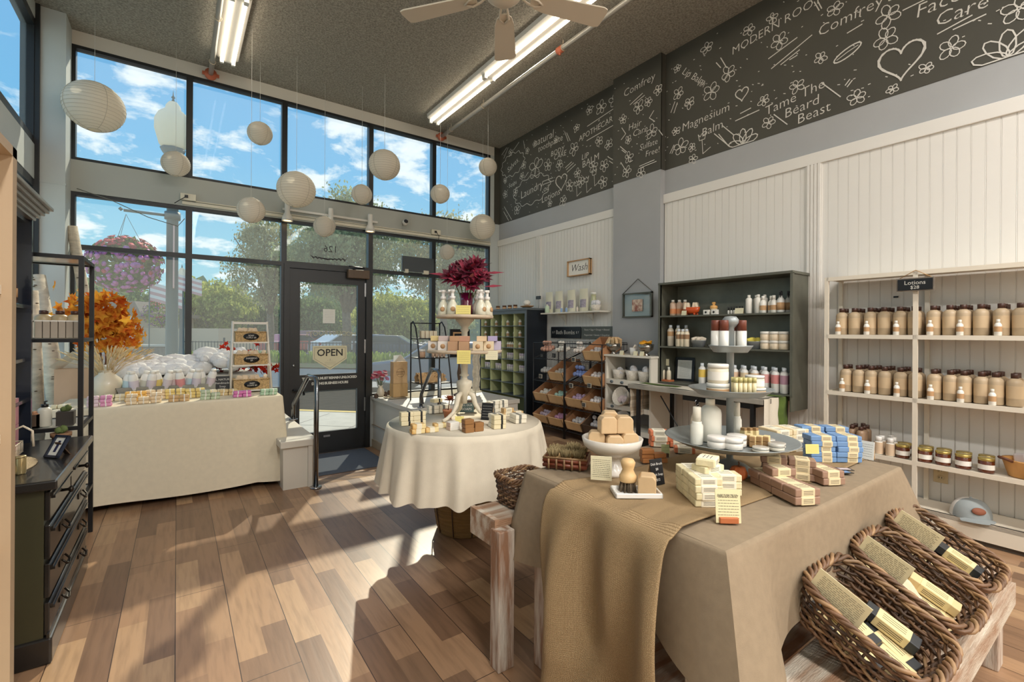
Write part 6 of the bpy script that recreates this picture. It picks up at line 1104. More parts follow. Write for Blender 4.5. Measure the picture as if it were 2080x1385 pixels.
m = M(); m.grid(rc_, 300, 12); m.lathe([(RR, RZ + .0), (0, RZ + .001)], 60, (RCX, RCY, 0)); m.obj('round_tablecloth', linen2, label='cream cloth with soft folds over the round table', cat='tablecloth')
bk = mat('water_hyacinth', (156, 124, 76), .85, var=.25, sc=14, stretch=(.4, .4, 5), bump=1, bsc=70); q = _f * 3.0 + _r * (-.29)
t = E('round_wicker_basket', (q.x, q.y, 0), label='round straw basket on the floor under the round table', cat='basket'); m = M(); pr = []
for j in range(12): z = .028 * j; pr += [(.165 + .028 * sin(pi * min(1, (j + 1) / 12)), z), (.171 + .028 * sin(pi * min(1, (j + 1) / 12)), z + .014)]
m.lathe(pr, 36); m.obj('basket_body', bk, t); m = M()
for k in range(10): a = k * .63; m.tube([(.2 * cos(a), .2 * sin(a), .33), (.204 * cos(a), .204 * sin(a), .15), (.18 * cos(a), .18 * sin(a), .01)], .004, 5)
m.obj('vertical_stakes', wdk, t)
# --- turned two tier stand ---
cw_ = mat('chalky_cream_wood', (218, 208, 186), .6, var=.08, sc=30); sc_ = _f * 2.82 + _r * (-.285); SX, SY = sc_.x, sc_.y
t = E('tiered_stand', (SX, SY, RZ), label='turned cream wooden two tier stand in the middle of the round table', cat='stand')
m = M(); m.lathe([(.018, .09), (.018, .13), (.03, .14), (.036, .165), (.046, .2), (.046, .225), (.02, .235), (.016, .25), (.03, .26), (.02, .27), (.02, .38), (.045, .39), (.05, .395), (.018, .405), (.018, .52), (.026, .53), (.02, .545), (.035, .57), (.055, .59), (.055, .6), (0, .6)], 24, rip=(.02, 12)); m.obj('turned_column', cw_, t)
for a in (radians(200), radians(310), radians(75)):
    m = M(); d = Vector((cos(a), sin(a), 0)); P = [(.03, .155), (.055, .14), (.07, .09), (.1, .045), (.15, .02), (.185, .012)]
    m.tube([tuple(d * r + Vector((0, 0, z))) for r, z in P], [.014, .017, .015, .012, .011, .01], 8); m.obj('curved_leg', cw_, t)
whw = mat('whitewash_wood', (200, 182, 158), .7, var=.25, sc=12, stretch=(1, 1, 6))
for r, z in ((.225, .395), (.172, .6)): m = M(); m.lathe([(r * .96, z), (r, z + .004), (r, z + .016), (r * .97, z + .02), (r * .97, z + .012), (0, z + .012)], 40); m.obj('round_tray', whw, t)
Z2, Z3 = RZ + .408, RZ + .613
def on(a, r): return SX + r * cos(a), SY + r * sin(a)
fac = lambda dx, dd=0: (SX + _r.x * dx + _f.x * dd, SY + _r.y * dx + _f.y * dd)   # offset to the camera's right and away from it
# boxes on the lower tray
def cbox(nm, col, lab, loc, s=.058, rz=None, seal=True):
    key = 'cb_' + nm
    if key not in SB:
        m = M(); m.box((0, 0, s / 2), (s, s, s * .98), bev=.002); ps = []
        if seal: ps = [('round_seal', M().lathe([(0, 0), (s * .24, 0), (s * .24, .001), (0, .001)], 16, (0, -s / 2, s / 2), R=rot(pi / 2)), labtan)]
        SB[key] = K('soap_box', m, mat('box_' + nm, col, .7), 'box', ps)
    SB[key].put(loc, -YAW if rz is None else rz, lab, 'soap boxes on the two tier stand')
bx = [(-.175, -.06, 'white', (226, 218, 208)), (-.11, -.115, 'white', 0), (-.05, -.14, 'kraft', (184, 146, 112)), (.012, -.15, 'kraft', 0), (.09, -.12, 'cream', (226, 208, 176)), (.15, -.07, 'cream', 0), (.19, -.0, 'lilac', (196, 186, 206)), (-.19, .02, 'white', 0)]
for i, (dx, dd, nm, c) in enumerate(bx): x, y = fac(dx, dd); cbox(nm, c or (200, 200, 200), '%s soap box, %s round the lower stand tray from the left' % (nm, ORD[i]), (x, y, Z2), seal=nm in ('white', 'cream'))
for i, (dx, dd, nm, c) in enumerate([(-.16, -.07, 'yellow', (222, 200, 140)), (-.11, -.1, 'mauve', (196, 176, 170)), (-.04, -.14, 'clay', (186, 146, 110)), (.015, -.14, 'rose_clay', (190, 144, 118)), (.11, -.1, 'peach', (224, 196, 160)), (.17, -.03, 'violet', (170, 160, 196))]): x, y = fac(dx, dd); kk = bar('flat_soap_box', .056, .056, .03, mat('fbx_' + nm, c, .7), None, bev=.002, cat='box'); kk.put((x, y, Z2 + .058), -YAW, '%s flat soap box, %s along the upper layer of the lower tray' % (nm.replace('_', ' '), ORD[i]), 'soap boxes on the two tier stand')
hb2 = K('hand_soap_bottle', M().lathe([(.03, 0), (.035, .004), (.032, .05), (.024, .075), (.014, .09), (.014, .1)], 4 * 6), mat('clear_soap_bottle', (226, 222, 200), .15), 'bottle', [('foam_pump', M().lathe([(.017, .098), (.018, .115), (.01, .118), (.01, .14), (.015, .142), (.015, .155), (0, .156)], 14).bb((-.026, -.006, .143), (0, .006, .154)), mat('clear_cap', (0, 0, 0))), ('kraft_round_label', M().lathe([(0, 0), (.014, 0), (.014, .001), (0, .001)], 16, (0, -.034, .04), R=rot(pi / 2 - .12)), labtan)])
for i, (dx, dd) in enumerate([(-.125, -.03), (-.065, -.07), (-.1, .05), (.07, .03), (.1, -.07), (.135, -.02), (.1, .06)]): x, y = fac(dx, dd); hb2.put((x, y, Z3), -YAW + .2 * i, 'clear foaming hand soap bottle, %s from the left on the top tray' % ORD[i], 'hand soap bottles on the stand')
x, y = fac(.005, -.135); card('price_card', (x, y, Z3), -YAW, .085, .06, 'yellow price card before the burgundy vase', mat('pale_yellow_card', (232, 216, 130), .7), 4, .12)
x, y = fac(.155, -.105)
x, y = fac(.02, -.235); card('price_card', (x, y, Z2 - .065), -YAW, .075, .075, 'yellow price card hanging from the lower tray edge centre', mat('pale_yellow_card', (0, 0, 0)), 5, 0, stand=False)
x, y = fac(.17, -.165); card('price_card', (x, y, Z2 - .045), -YAW, .07, .05, 'cream price card hanging at the right of the lower tray', cream, 4, 0, stand=False)
# vase and flowers
x, y = fac(.01, .0); vm = mat('burgundy_glass', (96, 14, 52), .1, coat=.6); t = E('flower_vase', (x, y, Z3), label='ribbed burgundy glass vase of dark red silk flowers on the stand', cat='vase'); m = M(); m.lathe([(.034, 0), (.04, .004), (.041, .055), (.038, .065), (.034, .075), (.042, .14), (.038, .14), (.03, .08)], 32, rip=(.03, 10)); m.obj('vase', vm, t)
pm = [mat('burgundy_petal', (92, 16, 40), .6, var=.25, sc=30), mat('wine_petal', (140, 36, 60), .6, var=.2, sc=30), mat('dusty_rose_leaf', (176, 110, 108), .7)]
rr = random.Random(21); m = M(); 
heads = [(-.1, -.03, .225, .06), (-.045, -.06, .21, .055), (.02, -.05, .245, .065), (.07, -.02, .27, .055), (-.02, .03, .27, .055), (.09, -.05, .22, .05), (-.07, .02, .26, .05), (.12, .02, .23, .045), (.04, -.07, .19, .05)]
stm = M()
for hx_, hd, hz, hr in heads:
    hz = .2 + (hz - .2) * 1.5; o = _r * hx_ * .85 + _f * hd + Vector((0, 0, hz)); nrm = Vector((o.x, o.y, .06)).normalized() * .7 - _f * .6 + Vector((0, 0, .3)); q = nrm.to_track_quat('Z', 'Y').to_matrix(); h = M()
    hr *= 1.15
    for ring, (n, tl, L) in enumerate(((9, 1.35, 1), (8, .95, .9), (7, .5, .7), (5, .2, .45))):
        for k in range(n):
            a = 2 * pi * k / n + ring * .4 + rr.uniform(-.1, .1); l = hr * 1.25 * L; w = hr * .26; u = Vector((cos(a) * sin(tl), sin(a) * sin(tl), cos(tl))); s = Vector((-sin(a), cos(a), 0)); mid = u * l * .5 + Vector((0, 0, -.004))
            h.add([q @ (u * .004), q @ (mid + s * w), q @ (u * l), q @ (mid - s * w)], [(0, 1, 2, 3)], k=(0 if rr.random() < .6 else 1), o=o)
    h.obj('flower_head', pm, t); stm.tube([(0, 0, .02), tuple(o * .5 + Vector((0, 0, .02))), tuple(o)], .003, 5)
stm.obj('stems', mat('stem_green', (92, 104, 60), .7), t); m = M()
for k in range(26):
    a = rr.uniform(0, 2 * pi); b = Vector((cos(a) * rr.uniform(.05, .1), sin(a) * rr.uniform(.05, .1), rr.uniform(.18, .34))); d = Vector((cos(a), sin(a), rr.uniform(-.25, .7))).normalized(); L = rr.uniform(.05, .1); s = d.cross(Vector((0, 0, 1))).normalized() * .012; m.add([b, b + d * L * .5 + s, b + d * L, b + d * L * .5 - s], [(0, 1, 2, 3)], k=rr.choice((0, 1, 2)))
for s_, L, up in ((-1, .13, .25), (1, .13, .26), (1, .12, .18)):
    b = _r * (s_ * .1) + Vector((0, 0, up)); d = (_r * s_ + Vector((0, 0, .05))).normalized(); m.add([b, b + d * L * .5 + Vector((0, 0, .009)), b + d * L, b + d * L * .5 - Vector((0, 0, .007))], [(0, 1, 2, 3)], k=1)
m.obj('leaves', pm, t)
# --- things on the round table top ---
T = lambda px, py: at(px, py, 'Z', RZ + .002)
G = 'soap bars on the round table'
ivb = bar('wrapped_bar', .07, .045, .024, mat('ivory_soap', (230, 216, 178), .5, var=.06, sc=30), blackm, .18, .003, .15, lines=False); wtb = bar('wrapped_bar', .07, .045, .024, mat('white_wrapped', (234, 226, 206), .6), mat('grey_floral_wrap', (120, 120, 112), .7, var=.5, sc=90), .25, .003, -.1, lines=False); ylb = bar('wrapped_bar', .07, .045, .024, mat('amber_swirl', (214, 160, 80), .5, c2=(236, 216, 160), sc=30), wrapm, .4, .003, lines=False); brb = bar('wrapped_bar', .055, .04, .022, mat('brown_soap', (126, 84, 44), .5), mat('brown_wrap', (150, 106, 60), .6), .9, .003, lines=False); tnb = bar('wrapped_bar', .07, .045, .024, mat('tan_soap', (204, 170, 120), .5), wrapm, .6, .003); pib = bar('wrapped_bar', .06, .042, .02, mat('pinkish_soap', (206, 178, 160), .5), labw, .9, .003, lines=False)
pile(ivb, T(838, 862), -.15, (.07, .045, .024), 2, 1, 3, 'ivory bar with black band', 'at the left rim of the round table', G)
pile(ylb, T(862, 878) + Vector((0, 0, 0)), -.1, (.07, .045, .024), 2, 1, 2, 'amber swirled bar', 'front left of the round table', G, top=1); ylb.put(T(893, 868), -.2, 'amber swirled bar lying right of the amber pile', G)
pile(pib, T(920, 872), 0, (.06, .042, .02), 1, 1, 2, 'pinkish wrapped bar', 'front centre of the round table', G)
pile(brb, T(960, 876), -.05, (.055, .04, .022), 2, 1, 3, 'dark brown bar', 'right of the pinkish bars', G, top=1)
pile([ivb, wtb], T(1010, 868), -.2, (.07, .045, .024), 1, 2, 3, 'cream printed bar', 'at the right front of the round table', G); pile(wtb, T(1052, 857), -.15, (.07, .045, .024), 1, 2, 2, 'white printed bar', 'near the right rim of the round table', G)
pile(tnb, T(1040, 843), -.1, (.07, .045, .024), 2, 1, 2, 'tan topped bar', 'behind the white printed bars', G, top=1); pile(wtb, T(1010, 836), .1, (.07, .045, .024), 2, 1, 3, 'floral banded bar', 'behind the folding easel', G); pile(wtb, T(890, 838), -.1, (.07, .045, .024), 2, 1, 2, 'pale bar', 'left of the stand foot by the handrail', G); ivb.put(T(886, 832) + Vector((0, 0, .05)), .2, 'yellow cream bar on top of the pale bars by the handrail', G)
card('easel_sign', T(988, 853), -.9, .07, .1, 'tiny folding easel sign right of the stand leg', blackm, 5, .25, tm=chalk)
card('price_card', T(933, 858), -YAW, .05, .035, 'small pale yellow card between the stand legs', mat('pale_yellow_card', (0, 0, 0)), 2)
t = E('chalk_label_jar', T(950, 836), label='dark decorative ball with chalk lettered label under the stand', cat='decoration'); m = M(); m.ball((0.02, 0, .04), .04, n=18); m.obj('ball', wdk, t); m = M(); m.box((-.03, -.04, .035), (.09, .004, .06), rot(0, 0, -YAW)); b_ = m.obj('label_board', mat('slate_green', (74, 92, 88), .7), t); m = M(); Rk = rot(0, 0, -YAW) @ RY; text(m, 'ALL OUR', .018, Vector((-.03, -.04, .05)) - _f * .0035, Rk, ext=.0002); text(m, 'SOAPS', .022, Vector((-.03, -.04, .025)) - _f * .0035, Rk, ext=.0002); m.obj('lettering', chalk, b_)
p = T(910, 850); t = E('potted_flower', p, label='rust silk dahlia in a small terracotta pot beside the stand leg', cat='potted flower'); m = M(); m.lathe([(.02, 0), (.03, .045), (.033, .046), (.033, .055), (.0, .05)], 18); m.obj('pot', mat('terracotta', (186, 122, 86), .8), t); h = M(); o = Vector((.01, 0, .11)) ; m = M(); m.tube([(0, 0, .05), tuple(o)], .003, 5); m.obj('stem', stem, t)
for ring, (n, tl, L) in enumerate(((11, 1.5, .05), (10, 1.0, .045), (7, .5, .035))):
    for k in range(n): a = 2 * pi * k / n + ring * .3; u = Vector((cos(a) * sin(tl), sin(a) * sin(tl), cos(tl))); s = Vector((-sin(a), cos(a), 0)) * .008; h.add([o, o + u * L * .5 + s, o + u * L, o + u * L * .5 - s], [(0, 1, 2, 3)])
h.obj('flower_head', mat('rust_petal', (156, 78, 42), .7, var=.3, sc=40), t)
# =================== RIGHT WINDOW DISPLAY ===================
PZ = .386; P = lambda px, py, Y: Vector((at(px, py, 'Y', Y).x, Y, PZ))
m = M(); m.grid(lambda u, v: (2.2 + 1.4 * u, 5.72 + .48 * v + .02 * sin(14 * u), .392 + .008 * sin(20 * u) * sin(7 * v + 3 * u) ** 2), 50, 10); m.obj('linen_runner', mat('oat_linen', (206, 192, 164), .9, bump=.5, bsc=90), label='crumpled oat linen cloth on the right window ledge', cat='cloth'); LZ = .402
p = P(773, 795, 5.9); p.z = LZ; t = E('flower_vase', p, label='little cream vase of crimson daisies at the door side of the ledge', cat='vase'); m = M(); m.lathe([(.03, 0), (.05, .04), (.045, .09), (.022, .13), (.028, .15), (.02, .14)], 20); m.obj('vase', cer, t); h = M(); rr = random.Random(3); st_ = M()
for i in range(16):
    o = Vector((rr.uniform(-.09, .09), rr.uniform(-.05, .05), rr.uniform(.22, .33))); st_.tube([(0, 0, .13), tuple(o)], .002, 4); q = (o + Vector((0, -.2, 0))).normalized().to_track_quat('Z', 'Y').to_matrix()
    for k in range(12): a = k * pi / 6; h.add([q @ Vector((0, 0, 0)), q @ Vector((.03 * cos(a - .2), .03 * sin(a - .2), .006)), q @ Vector((.034 * cos(a), .034 * sin(a), .008)), q @ Vector((.03 * cos(a + .2), .03 * sin(a + .2), .006))], [(0, 1, 2, 3)], o=o)
h.obj('daisies', mat('crimson_petal', (176, 24, 62), .6, var=.3, sc=60), t); st_.obj('stems', mat('stem_green', (0, 0, 0)), t)
pc = K('pine_cone', M().lathe([(.0, 0), (.028, .012), (.02, .016), (.034, .026), (.022, .032), (.03, .044), (.016, .05), (.018, .06), (0, .07)], 14, rip=(.08, 7)), wdk, 'pine cone')
for i, px in enumerate((752 + 12, 783, 790)): q = P(px, 798, 5.8 + .1 * i); q.z = LZ; pc.put(q, i, 'brown pine cone, %s beside the crimson daisies' % ORD[i], 'pine cones on the right window ledge')
kb_ = lambda w, d, h: M().prism([(-w / 2, -d / 2), (w / 2, -d / 2), (w / 2, d / 2), (-w / 2, d / 2)], 0, h)
q = P(810, 798, 5.85); q.z = LZ; kb_(.2, .12, .17).obj('kraft_bag', mat('kraft_folds', (208, 172, 122), .85, bump=.8, bsc=25, stretch=(6, 1, .4)), label='plain crinkled kraft bag under the printed bag on the ledge', cat='bag').location = q
t = E('kraft_bag', q + Vector((0, 0, .172)), label='printed kraft bag with white tissue on the ledge', cat='bag'); kb_(.19, .11, .28).obj('bag_body', kraft, t); m = M(); m.tube([(.055 * cos(a), -.056, .14 + .055 * sin(a)) for a in [k * pi / 8 for k in range(16)]], .0015, 4, closed=True); text(m, 'MODERN', .025, (0, -.0565, .15), RY, ext=.0003); text(m, 'ROOTS', .025, (0, -.0565, .12), RY, ext=.0003); m.obj('stamp_print', stem, t); m = M(); m.add([(-.09, -.04, .27), (0, -.05, .38), (.09, -.03, .28), (.05, .05, .37), (-.06, .04, .36), (0, 0, .29)], [(0, 1, 5), (1, 2, 5), (2, 3, 5), (3, 4, 5), (4, 0, 5)]); m.obj('tissue_paper', paper, t)
# black ladder rack
LX, LY = 2.6, 5.35; t = E('iron_ladder_rack', (LX, LY, PZ), label='black iron ladder rack with arched top on the right window platform', cat='ladder rack')
for s in (-1, 1):
    x = s * .2; m = M(); m.tube([(x, .2, 0), (x, .2, .97)], .009, 6); m.tube([(x, .2, .97), (x, .14, .99), (x, .06, .92), (x, .0, .75), (x, -.1, .35), (x, -.17, 0)], .009, 6); m.obj('side_frame', blackm, t)
m = M(); m.tube([(-.2, .2, .97), (.2, .2, .97)], .007, 6); m.obj('top_bar', blackm, t)
LS = [.22, .53, .77]
for i, z in enumerate(LS): m = M(); yf = -.17 + z * .24; m.bb((-.2, yf - .02, z), (.2, .2, z + .012)); m.obj('shelf', blackm, t)
tj = jar('tan_powder_jar', .045, .1, mat('tan_powder', (196, 160, 132), .5), whitecap, .25); tj.put((LX - .13, LY + .03, PZ + LS[1] + .013), 0, 'round tan powder jar with white lid on the ladder rack middle shelf')
dp = bottle('dropper_bottle', .02, .1, mat('peach_tan_bottle', (0, 0, 0)), blackm, caph=.35, neck=.5, n=12)
for i in range(4): dp.put((LX + .02 + .05 * i, LY + .02, PZ + LS[1] + .013), 0, 'tan dropper bottle, %s on the ladder rack middle shelf' % ORD[i], 'dropper bottles on the ladder rack')
tb_ = bar('tan_box', .05, .05, .09, mat('tan_box', (206, 176, 140), .7), wrapm, .96, .003, lines=False, cat='box')
for i in range(4): tb_.put((LX - .11 + .056 * i, LY + .06, PZ + LS[2] + .013), 0, 'small tan box, %s on the ladder rack top shelf' % ORD[i], 'tan boxes on the ladder rack')
lf = K('kraft_wrapped_bundle', M().grid(lambda u, v: (.02 * sin(9 * u * pi) * (.3 + v) + (v - .5) * .26, -.07 * cos(pi * u) * (1 + .1 * sin(6 * v * pi)), .0 + .11 * sin(pi * u) * (1 + .12 * cos(14 * pi * v))), 20, 30), mat('kraft_crinkle', (214, 176, 128), .85, bump=.6, bsc=30), 'bundle')
lf.put((LX - .06, LY + .04, PZ + LS[0] + .013), 0, 'crinkled kraft bundle at the left of the lowest rack shelf'); lf.put((LX + .12, LY + .08, PZ + LS[0] + .013), .4, 'smaller kraft bundle right of the first on the rack', sc=.75)
t = E('chalk_easel_frame', (at(933, 700, 'Y', 5.6).x, 5.6, PZ), label='dark framed chalk menu on a turned stand behind the stand trays', cat='sign'); m = M(); m.lathe([(.08, 0), (.07, .02), (.02, .04), (.03, .12), (.015, .2), (.03, .3), (.015, .4), (.015, .55)], 16); m.obj('turned_post', wdk, t); m = M(); m.bb((-.15, -.02, .52), (.15, .0, .9), 0); m.obj('frame', blackm, t); m = M(); m.bb((-.11, -.026, .56), (.11, -.02, .86)); m.obj('wood_inner_frame', mat('oak_frame', (0, 0, 0)), t); m = M(); m.bb((-.09, -.03, .58), (.09, -.026, .84)); b_ = m.obj('board', blackm, t); m = M(); scribble(m, .15, .22, 8, (0, -.0315, .71), RY, t=.008); m.obj('lettering', chalk, b_)
m = M(); m.grid(lambda u, v: (at(968, 760, 'Y', 5.5).x + .12 * (u - .5) + .01 * sin(20 * v), 5.5 + .03 * sin(9 * u), .99 - .55 * v), 12, 10); m.tube([(at(968, 760, 'Y', 5.5).x, 5.53, PZ), (at(968, 760, 'Y', 5.5).x, 5.53, 1.0)], .01, 6); m.obj('hanging_cloth', mat('printed_muslin', (206, 198, 180), .9, var=.2, sc=20), label='pale printed cloth hanging on a short post beside the cubby cabinet', cat='cloth')
# =================== FRONT TABLE ===================
FX0, FX1, FY0, FY1, FZ = 1.09, 2.36, .625, 1.42, .72
dis = mat('distressed_white_wood', (216, 206, 192), .75, c2=(150, 112, 86), sc=3.5, stretch=(9, 9, 1.2), bump=.4, bsc=30); disx = mat('distressed_plank', (206, 194, 176), .75, c2=(160, 124, 96), sc=3, stretch=(1.2, 9, 6), bump=.4, bsc=30)
t = E('farm_table', (1.72, 1.02, 0), label='distressed white wooden table under the taupe cloth in the foreground', cat='table'); m = M(); m.bb((-.61, -.38, FZ - .04), (.62, .38, FZ - .006)); m.obj('table_top', disx, t)
for x in (-.618, .55):
    for y in (-.36, .285): m = M(); m.bb((x, y, 0), (x + .085, y + .085, FZ - .04), 0, .004); m.obj('leg', dis, t)
m = M(); m.bb((-.6, -.33, .1), (-.57, .27, .17)); m.bb((-.6, -.33, .13), (.6, -.29, .17)); m.bb((-.58, -.3, .17), (.58, .26, .185)); m.obj('lower_shelf', disx, t)
t = E('step_bench', (1.3, 1.66, 0), label='low distressed bench with a wicker basket at the far table end', cat='bench'); m = M(); m.bb((-.31, -.2, .515), (.8, -.02, .54)); m.bb((-.33, -.2, .44), (-.31, -.02, .545)); m.obj('bench_board', disx, t)
for x, y in ((-.34, -.245), (.7, -.1)): m = M(); m.bb((x, y, 0), (x + .07, y + .06, .515), 0, .004); m.obj('leg', dis, t)
WZ = .345; t = E('step_bench', (1.9, .46, 0), label='low distressed bench with three wicker baskets on the near side', cat='bench'); m = M(); m.bb((-.85, -.12, WZ - .03), (.68, .15, WZ), 0, .006); m.obj('bench_board', disx, t); m = M(); m.bb((-.85, -.13, WZ - .11), (.68, -.1, WZ - .03)); m.obj('apron', disx, t)
for x, y in ((.58, -.1), (.58, .07), (-.8, -.1)): m = M(); m.bb((x, y, 0), (x + .08, y + .06, WZ - .03), 0, .004); m.obj('leg', dis, t)
taupe = mat('taupe_linen', (146, 128, 104), .9, var=.07, sc=40, bump=.12, bsc=500)
drape(FX0, FX1, FY0, FY1, FZ, .44, amp=.022, freq=10, flare=.025, corner=.08, nu=260, nv=18, wob=.02, seed=8).obj('tablecloth', taupe, label='taupe linen cloth covering the foreground table', cat='tablecloth')
# burlap runner
bur = bpy.data.materials.new('burlap'); bur.use_nodes = True; N = bur.node_tree; B = N.nodes['Principled BSDF']; B.inputs['Roughness'].default_value = .95; tcn = nn('ShaderNodeUVMap')
uvs = {}
hs = []
for ax in (0, 1):
    w = nn('ShaderNodeTexWave'); w.wave_type = 'BANDS'; w.bands_direction = 'XY'[ax]; w.inputs['Scale'].default_value = 105; w.inputs['Distortion'].default_value = 3.5; w.inputs['Detail'].default_value = 3; w.inputs['Detail Scale'].default_value = 2.5; N.links.new(tcn.outputs[0], w.inputs[0]); hs.append(w)
mm = nn('ShaderNodeMath', operation='MULTIPLY'); N.links.new(hs[0].outputs['Fac'], mm.inputs[0]); N.links.new(hs[1].outputs['Fac'], mm.inputs[1])
rp = nn('ShaderNodeValToRGB'); ramp(rp, [(0, lin((128, 104, 72))), (.35, lin((172, 144, 104))), (1, lin((200, 174, 134)))]); N.links.new(mm.outputs[0], rp.inputs[0]); N.links.new(rp.outputs[0], B.inputs['Base Color'])
bb_ = nn('ShaderNodeBump'); bb_.inputs['Strength'].default_value = .5; bb_.inputs['Distance'].default_value = .003; N.links.new(mm.outputs[0], bb_.inputs['Height']); N.links.new(bb_.outputs[0], B.inputs['Normal'])
def bf(u, v):
    """u across the runner, v along: from the far side of the top, over the left edge, down to the hem"""
    L = 2.05 * v; top = 1.28; yc = .965 + .03 * sin(3 * v) - .03 * v; hw_ = .225 + .03 * v + .015 * sin(9 * v); y = yc + (u - .5) * 2 * hw_; dd = max(0, L - top); f = sin(2.4 * pi * (u + .3 * dd) + .6) * .7 + sin(5.6 * pi * (u - .22 * dd) + 1.4) * .5
    if L < top: x = FX0 + (top - L) - .014; k = max(0, 1 - (top - L) / .25); z = FZ + .004 + max(0, f) * .02 * k + .003 * max(0, sin(30 * u + 14 * v)); return (x, y, z)
    d = L - top; e = min(1, d / .05); g_ = min(1, d / .5); x = FX0 - .035 - .02 * e - .06 * g_ ** .7 * (1.2 + f) - .014 * g_ * sin(16 * u + 7 * d) - .01; z = FZ + .004 - max(0, d - .02) * .93 - .0; y = yc - .02 * g_ + (u - .5) * 2 * hw_ * (1 - .12 * g_ * abs(sin(3 * d)))
    return (x - .008 * sin(9 * d), y, min(z, FZ + .003))
m = M(); m.grid(bf, 70, 150); me = m.mesh('burlap_runner', bur); uv = me.uv_layers.new(name='UVMap')
for p_ in me.polygons:
    for li in p_.loop_indices: vi = me.loops[li].vertex_index; uv.data[li].uv = ((vi // 151) / 70 * .55, (vi % 151) / 150 * 2.05)
o = link('burlap_runner', me, label='tan burlap runner across the table and hanging down its left side', cat='table runner'); sd_ = o.modifiers.new('s', 'SOLIDIFY'); sd_.thickness = .003
# wicker baskets
wk3 = [mat('willow_brown', (112, 82, 58), .55, var=.4, sc=14), mat('willow_dark', (82, 62, 48), .55, var=.4, sc=14), mat('willow_tan', (150, 118, 84), .55, var=.35, sc=14)]
def wicker(name, L, Wd, H, seed=1, rows=11, gap=.046):
    rr = random.Random(seed); root = E(name); rc = .055
    def path(n, s=1.0):
        out = []; hx, hy = Wd / 2 * s, L / 2 * s
        for i in range(n):
            a = 2 * pi * i / n; e = 4.5; c, s_ = cos(a), sin(a); k = (abs(c / hx) ** e + abs(s_ / hy) ** e) ** (-1 / e); out.append((Vector((c * k, s_ * k, 0)), a))
        return out
    per = 2 * (L + Wd); ns = int(per / gap) // 2 * 2; st = path(ns); n = ns * 4
    m = M()
    for p, a in st: q = p.normalized(); m.tube([p * .83, p * .9 + Vector((0, 0, H * .4)), p + Vector((0, 0, H))], .0035, 5, k=1)
    m.obj('stakes', wk3, root); m = M()
    for r in range(rows):
        z = H * (r + .5) / rows; s = .84 + .16 * z / H; pts = []
        for i in range(n):
            p, a = path_cache(n, Wd, L)[i]; q = p.normalized(); off = .0065 * cos(pi * i / 4 + pi * (r % 2)); pts.append(p * s + q * off + Vector((0, 0, z + rr.uniform(-.0025, .0025))))
        rad = H / rows * rr.uniform(.36, .47); m.tube(pts, [rad * rr.uniform(.88, 1.12) for _ in pts], 6, k=rr.choice((0, 0, 1, 2)), closed=True)
    m.obj('woven_wall', wk3, root); m = M()
    for r in range(int(Wd / .016)): x = -Wd / 2 * .78 + r * .0145; m.tube([(x, -L * .39 + .0195 * L * k, .006 + .004 * cos(pi * k + pi * r)) for k in range(41)], .0065, 5, k=rr.choice((0, 1, 1, 2)))
    m.obj('woven_floor', wk3, root); m = M()
    for ph in (0, 2.09, 4.19):
        pts = []
        for i in range(n): p, a = path_cache(n, Wd, L)[i]; q = p.normalized(); w = i * (2 * pi / 9 if n % 9 == 0 else 2 * pi * round(n / 9) / n) + ph; pts.append(p * 1.01 + q * (.004 + .006 * abs(p.y) / (L / 2)) * cos(w) + Vector((0, 0, H + .004 + (.004 + .005 * abs(p.y) / (L / 2)) * sin(w))))
        m.tube(pts, .0058, 6, k=2 if ph < 2 else 0, closed=True)
    m.obj('braided_rim', wk3, root)
    return root
_PC = {}
def path_cache(n, Wd, L):
    if (n, Wd, L) not in _PC:
        out = []
        for i in range(n): a = 2 * pi * i / n; c, s_ = cos(a), sin(a); e = 4.5; k = (abs(c / (Wd / 2)) ** e + abs(s_ / (L / 2)) ** e) ** (-1 / e); out.append((Vector((c * k, s_ * k, 0)), a))
        _PC[(n, Wd, L)] = out
    return _PC[(n, Wd, L)]
BT = radians(27); wroot = Kind(wicker('wicker_basket', .31, .30, .115)); RB = rot(BT, 0, 0)
BC = [(1.545, .505, .395), (1.885, .505, .40), (2.225, .51, .405)]; wn_ = ['nearest wicker basket holding black ended soap boxes', 'middle wicker basket holding cream soap boxes and a pouch', 'farthest wicker basket holding a few cream boxes'];
for i, c in enumerate(BC):
    o = wroot.put(c, 0, wn_[i], 'wicker baskets on the near bench', r=(BT, 0, 0)); o['category'] = 'basket'
o = wroot.put((1.17, 1.565, .545), pi / 2, 'small wicker basket on the far bench behind the table corner', None, sc=(.55, .6, .95)); o['group'] = ''; del o['group']
lb = lambda i, v: Vector(BC[i]) + RB @ Vector((v[0], v[1] * .8 - .01, v[2]))
def lbox(nm, body, band): return bar(nm, .13, .05, .028, body, band, .62, .002, -.02)
blk = mat('charcoal_soap', (46, 48, 50), .5); bka = lbox('soap_gift_box', blk, mat('straw_label', (224, 204, 152), .75)); bkb = lbox('soap_gift_box', mat('oat_soap', (214, 190, 140), .6), mat('straw_label', (0, 0, 0)))
gb = 'soap gift boxes in the wicker baskets'
for k, (x, y, z, lab) in enumerate([(-.09, .075, .03, 'black ended box, uppermost at the left wall of the nearest basket'), (-.1, .0, .03, 'black ended box leaning low against the left wall of the nearest basket'), (.08, -.02, .03, 'black ended box, right one of the front trio'), (.02, -.06, .03, 'black ended box, middle one of the front trio'), (-.035, -.09, .03, 'black ended box, leftmost of the front trio'), (.05, -.03, .064, 'black ended box lying on top of the front trio'), (-.07, .045, .062, 'black ended box on top of the left pair')]): bka.put(lb(0, (x, y, z)), 0, lab, gb, r=(RB @ rot(0, 0, pi / 2 + .12 * (k % 3 - 1))).to_euler())
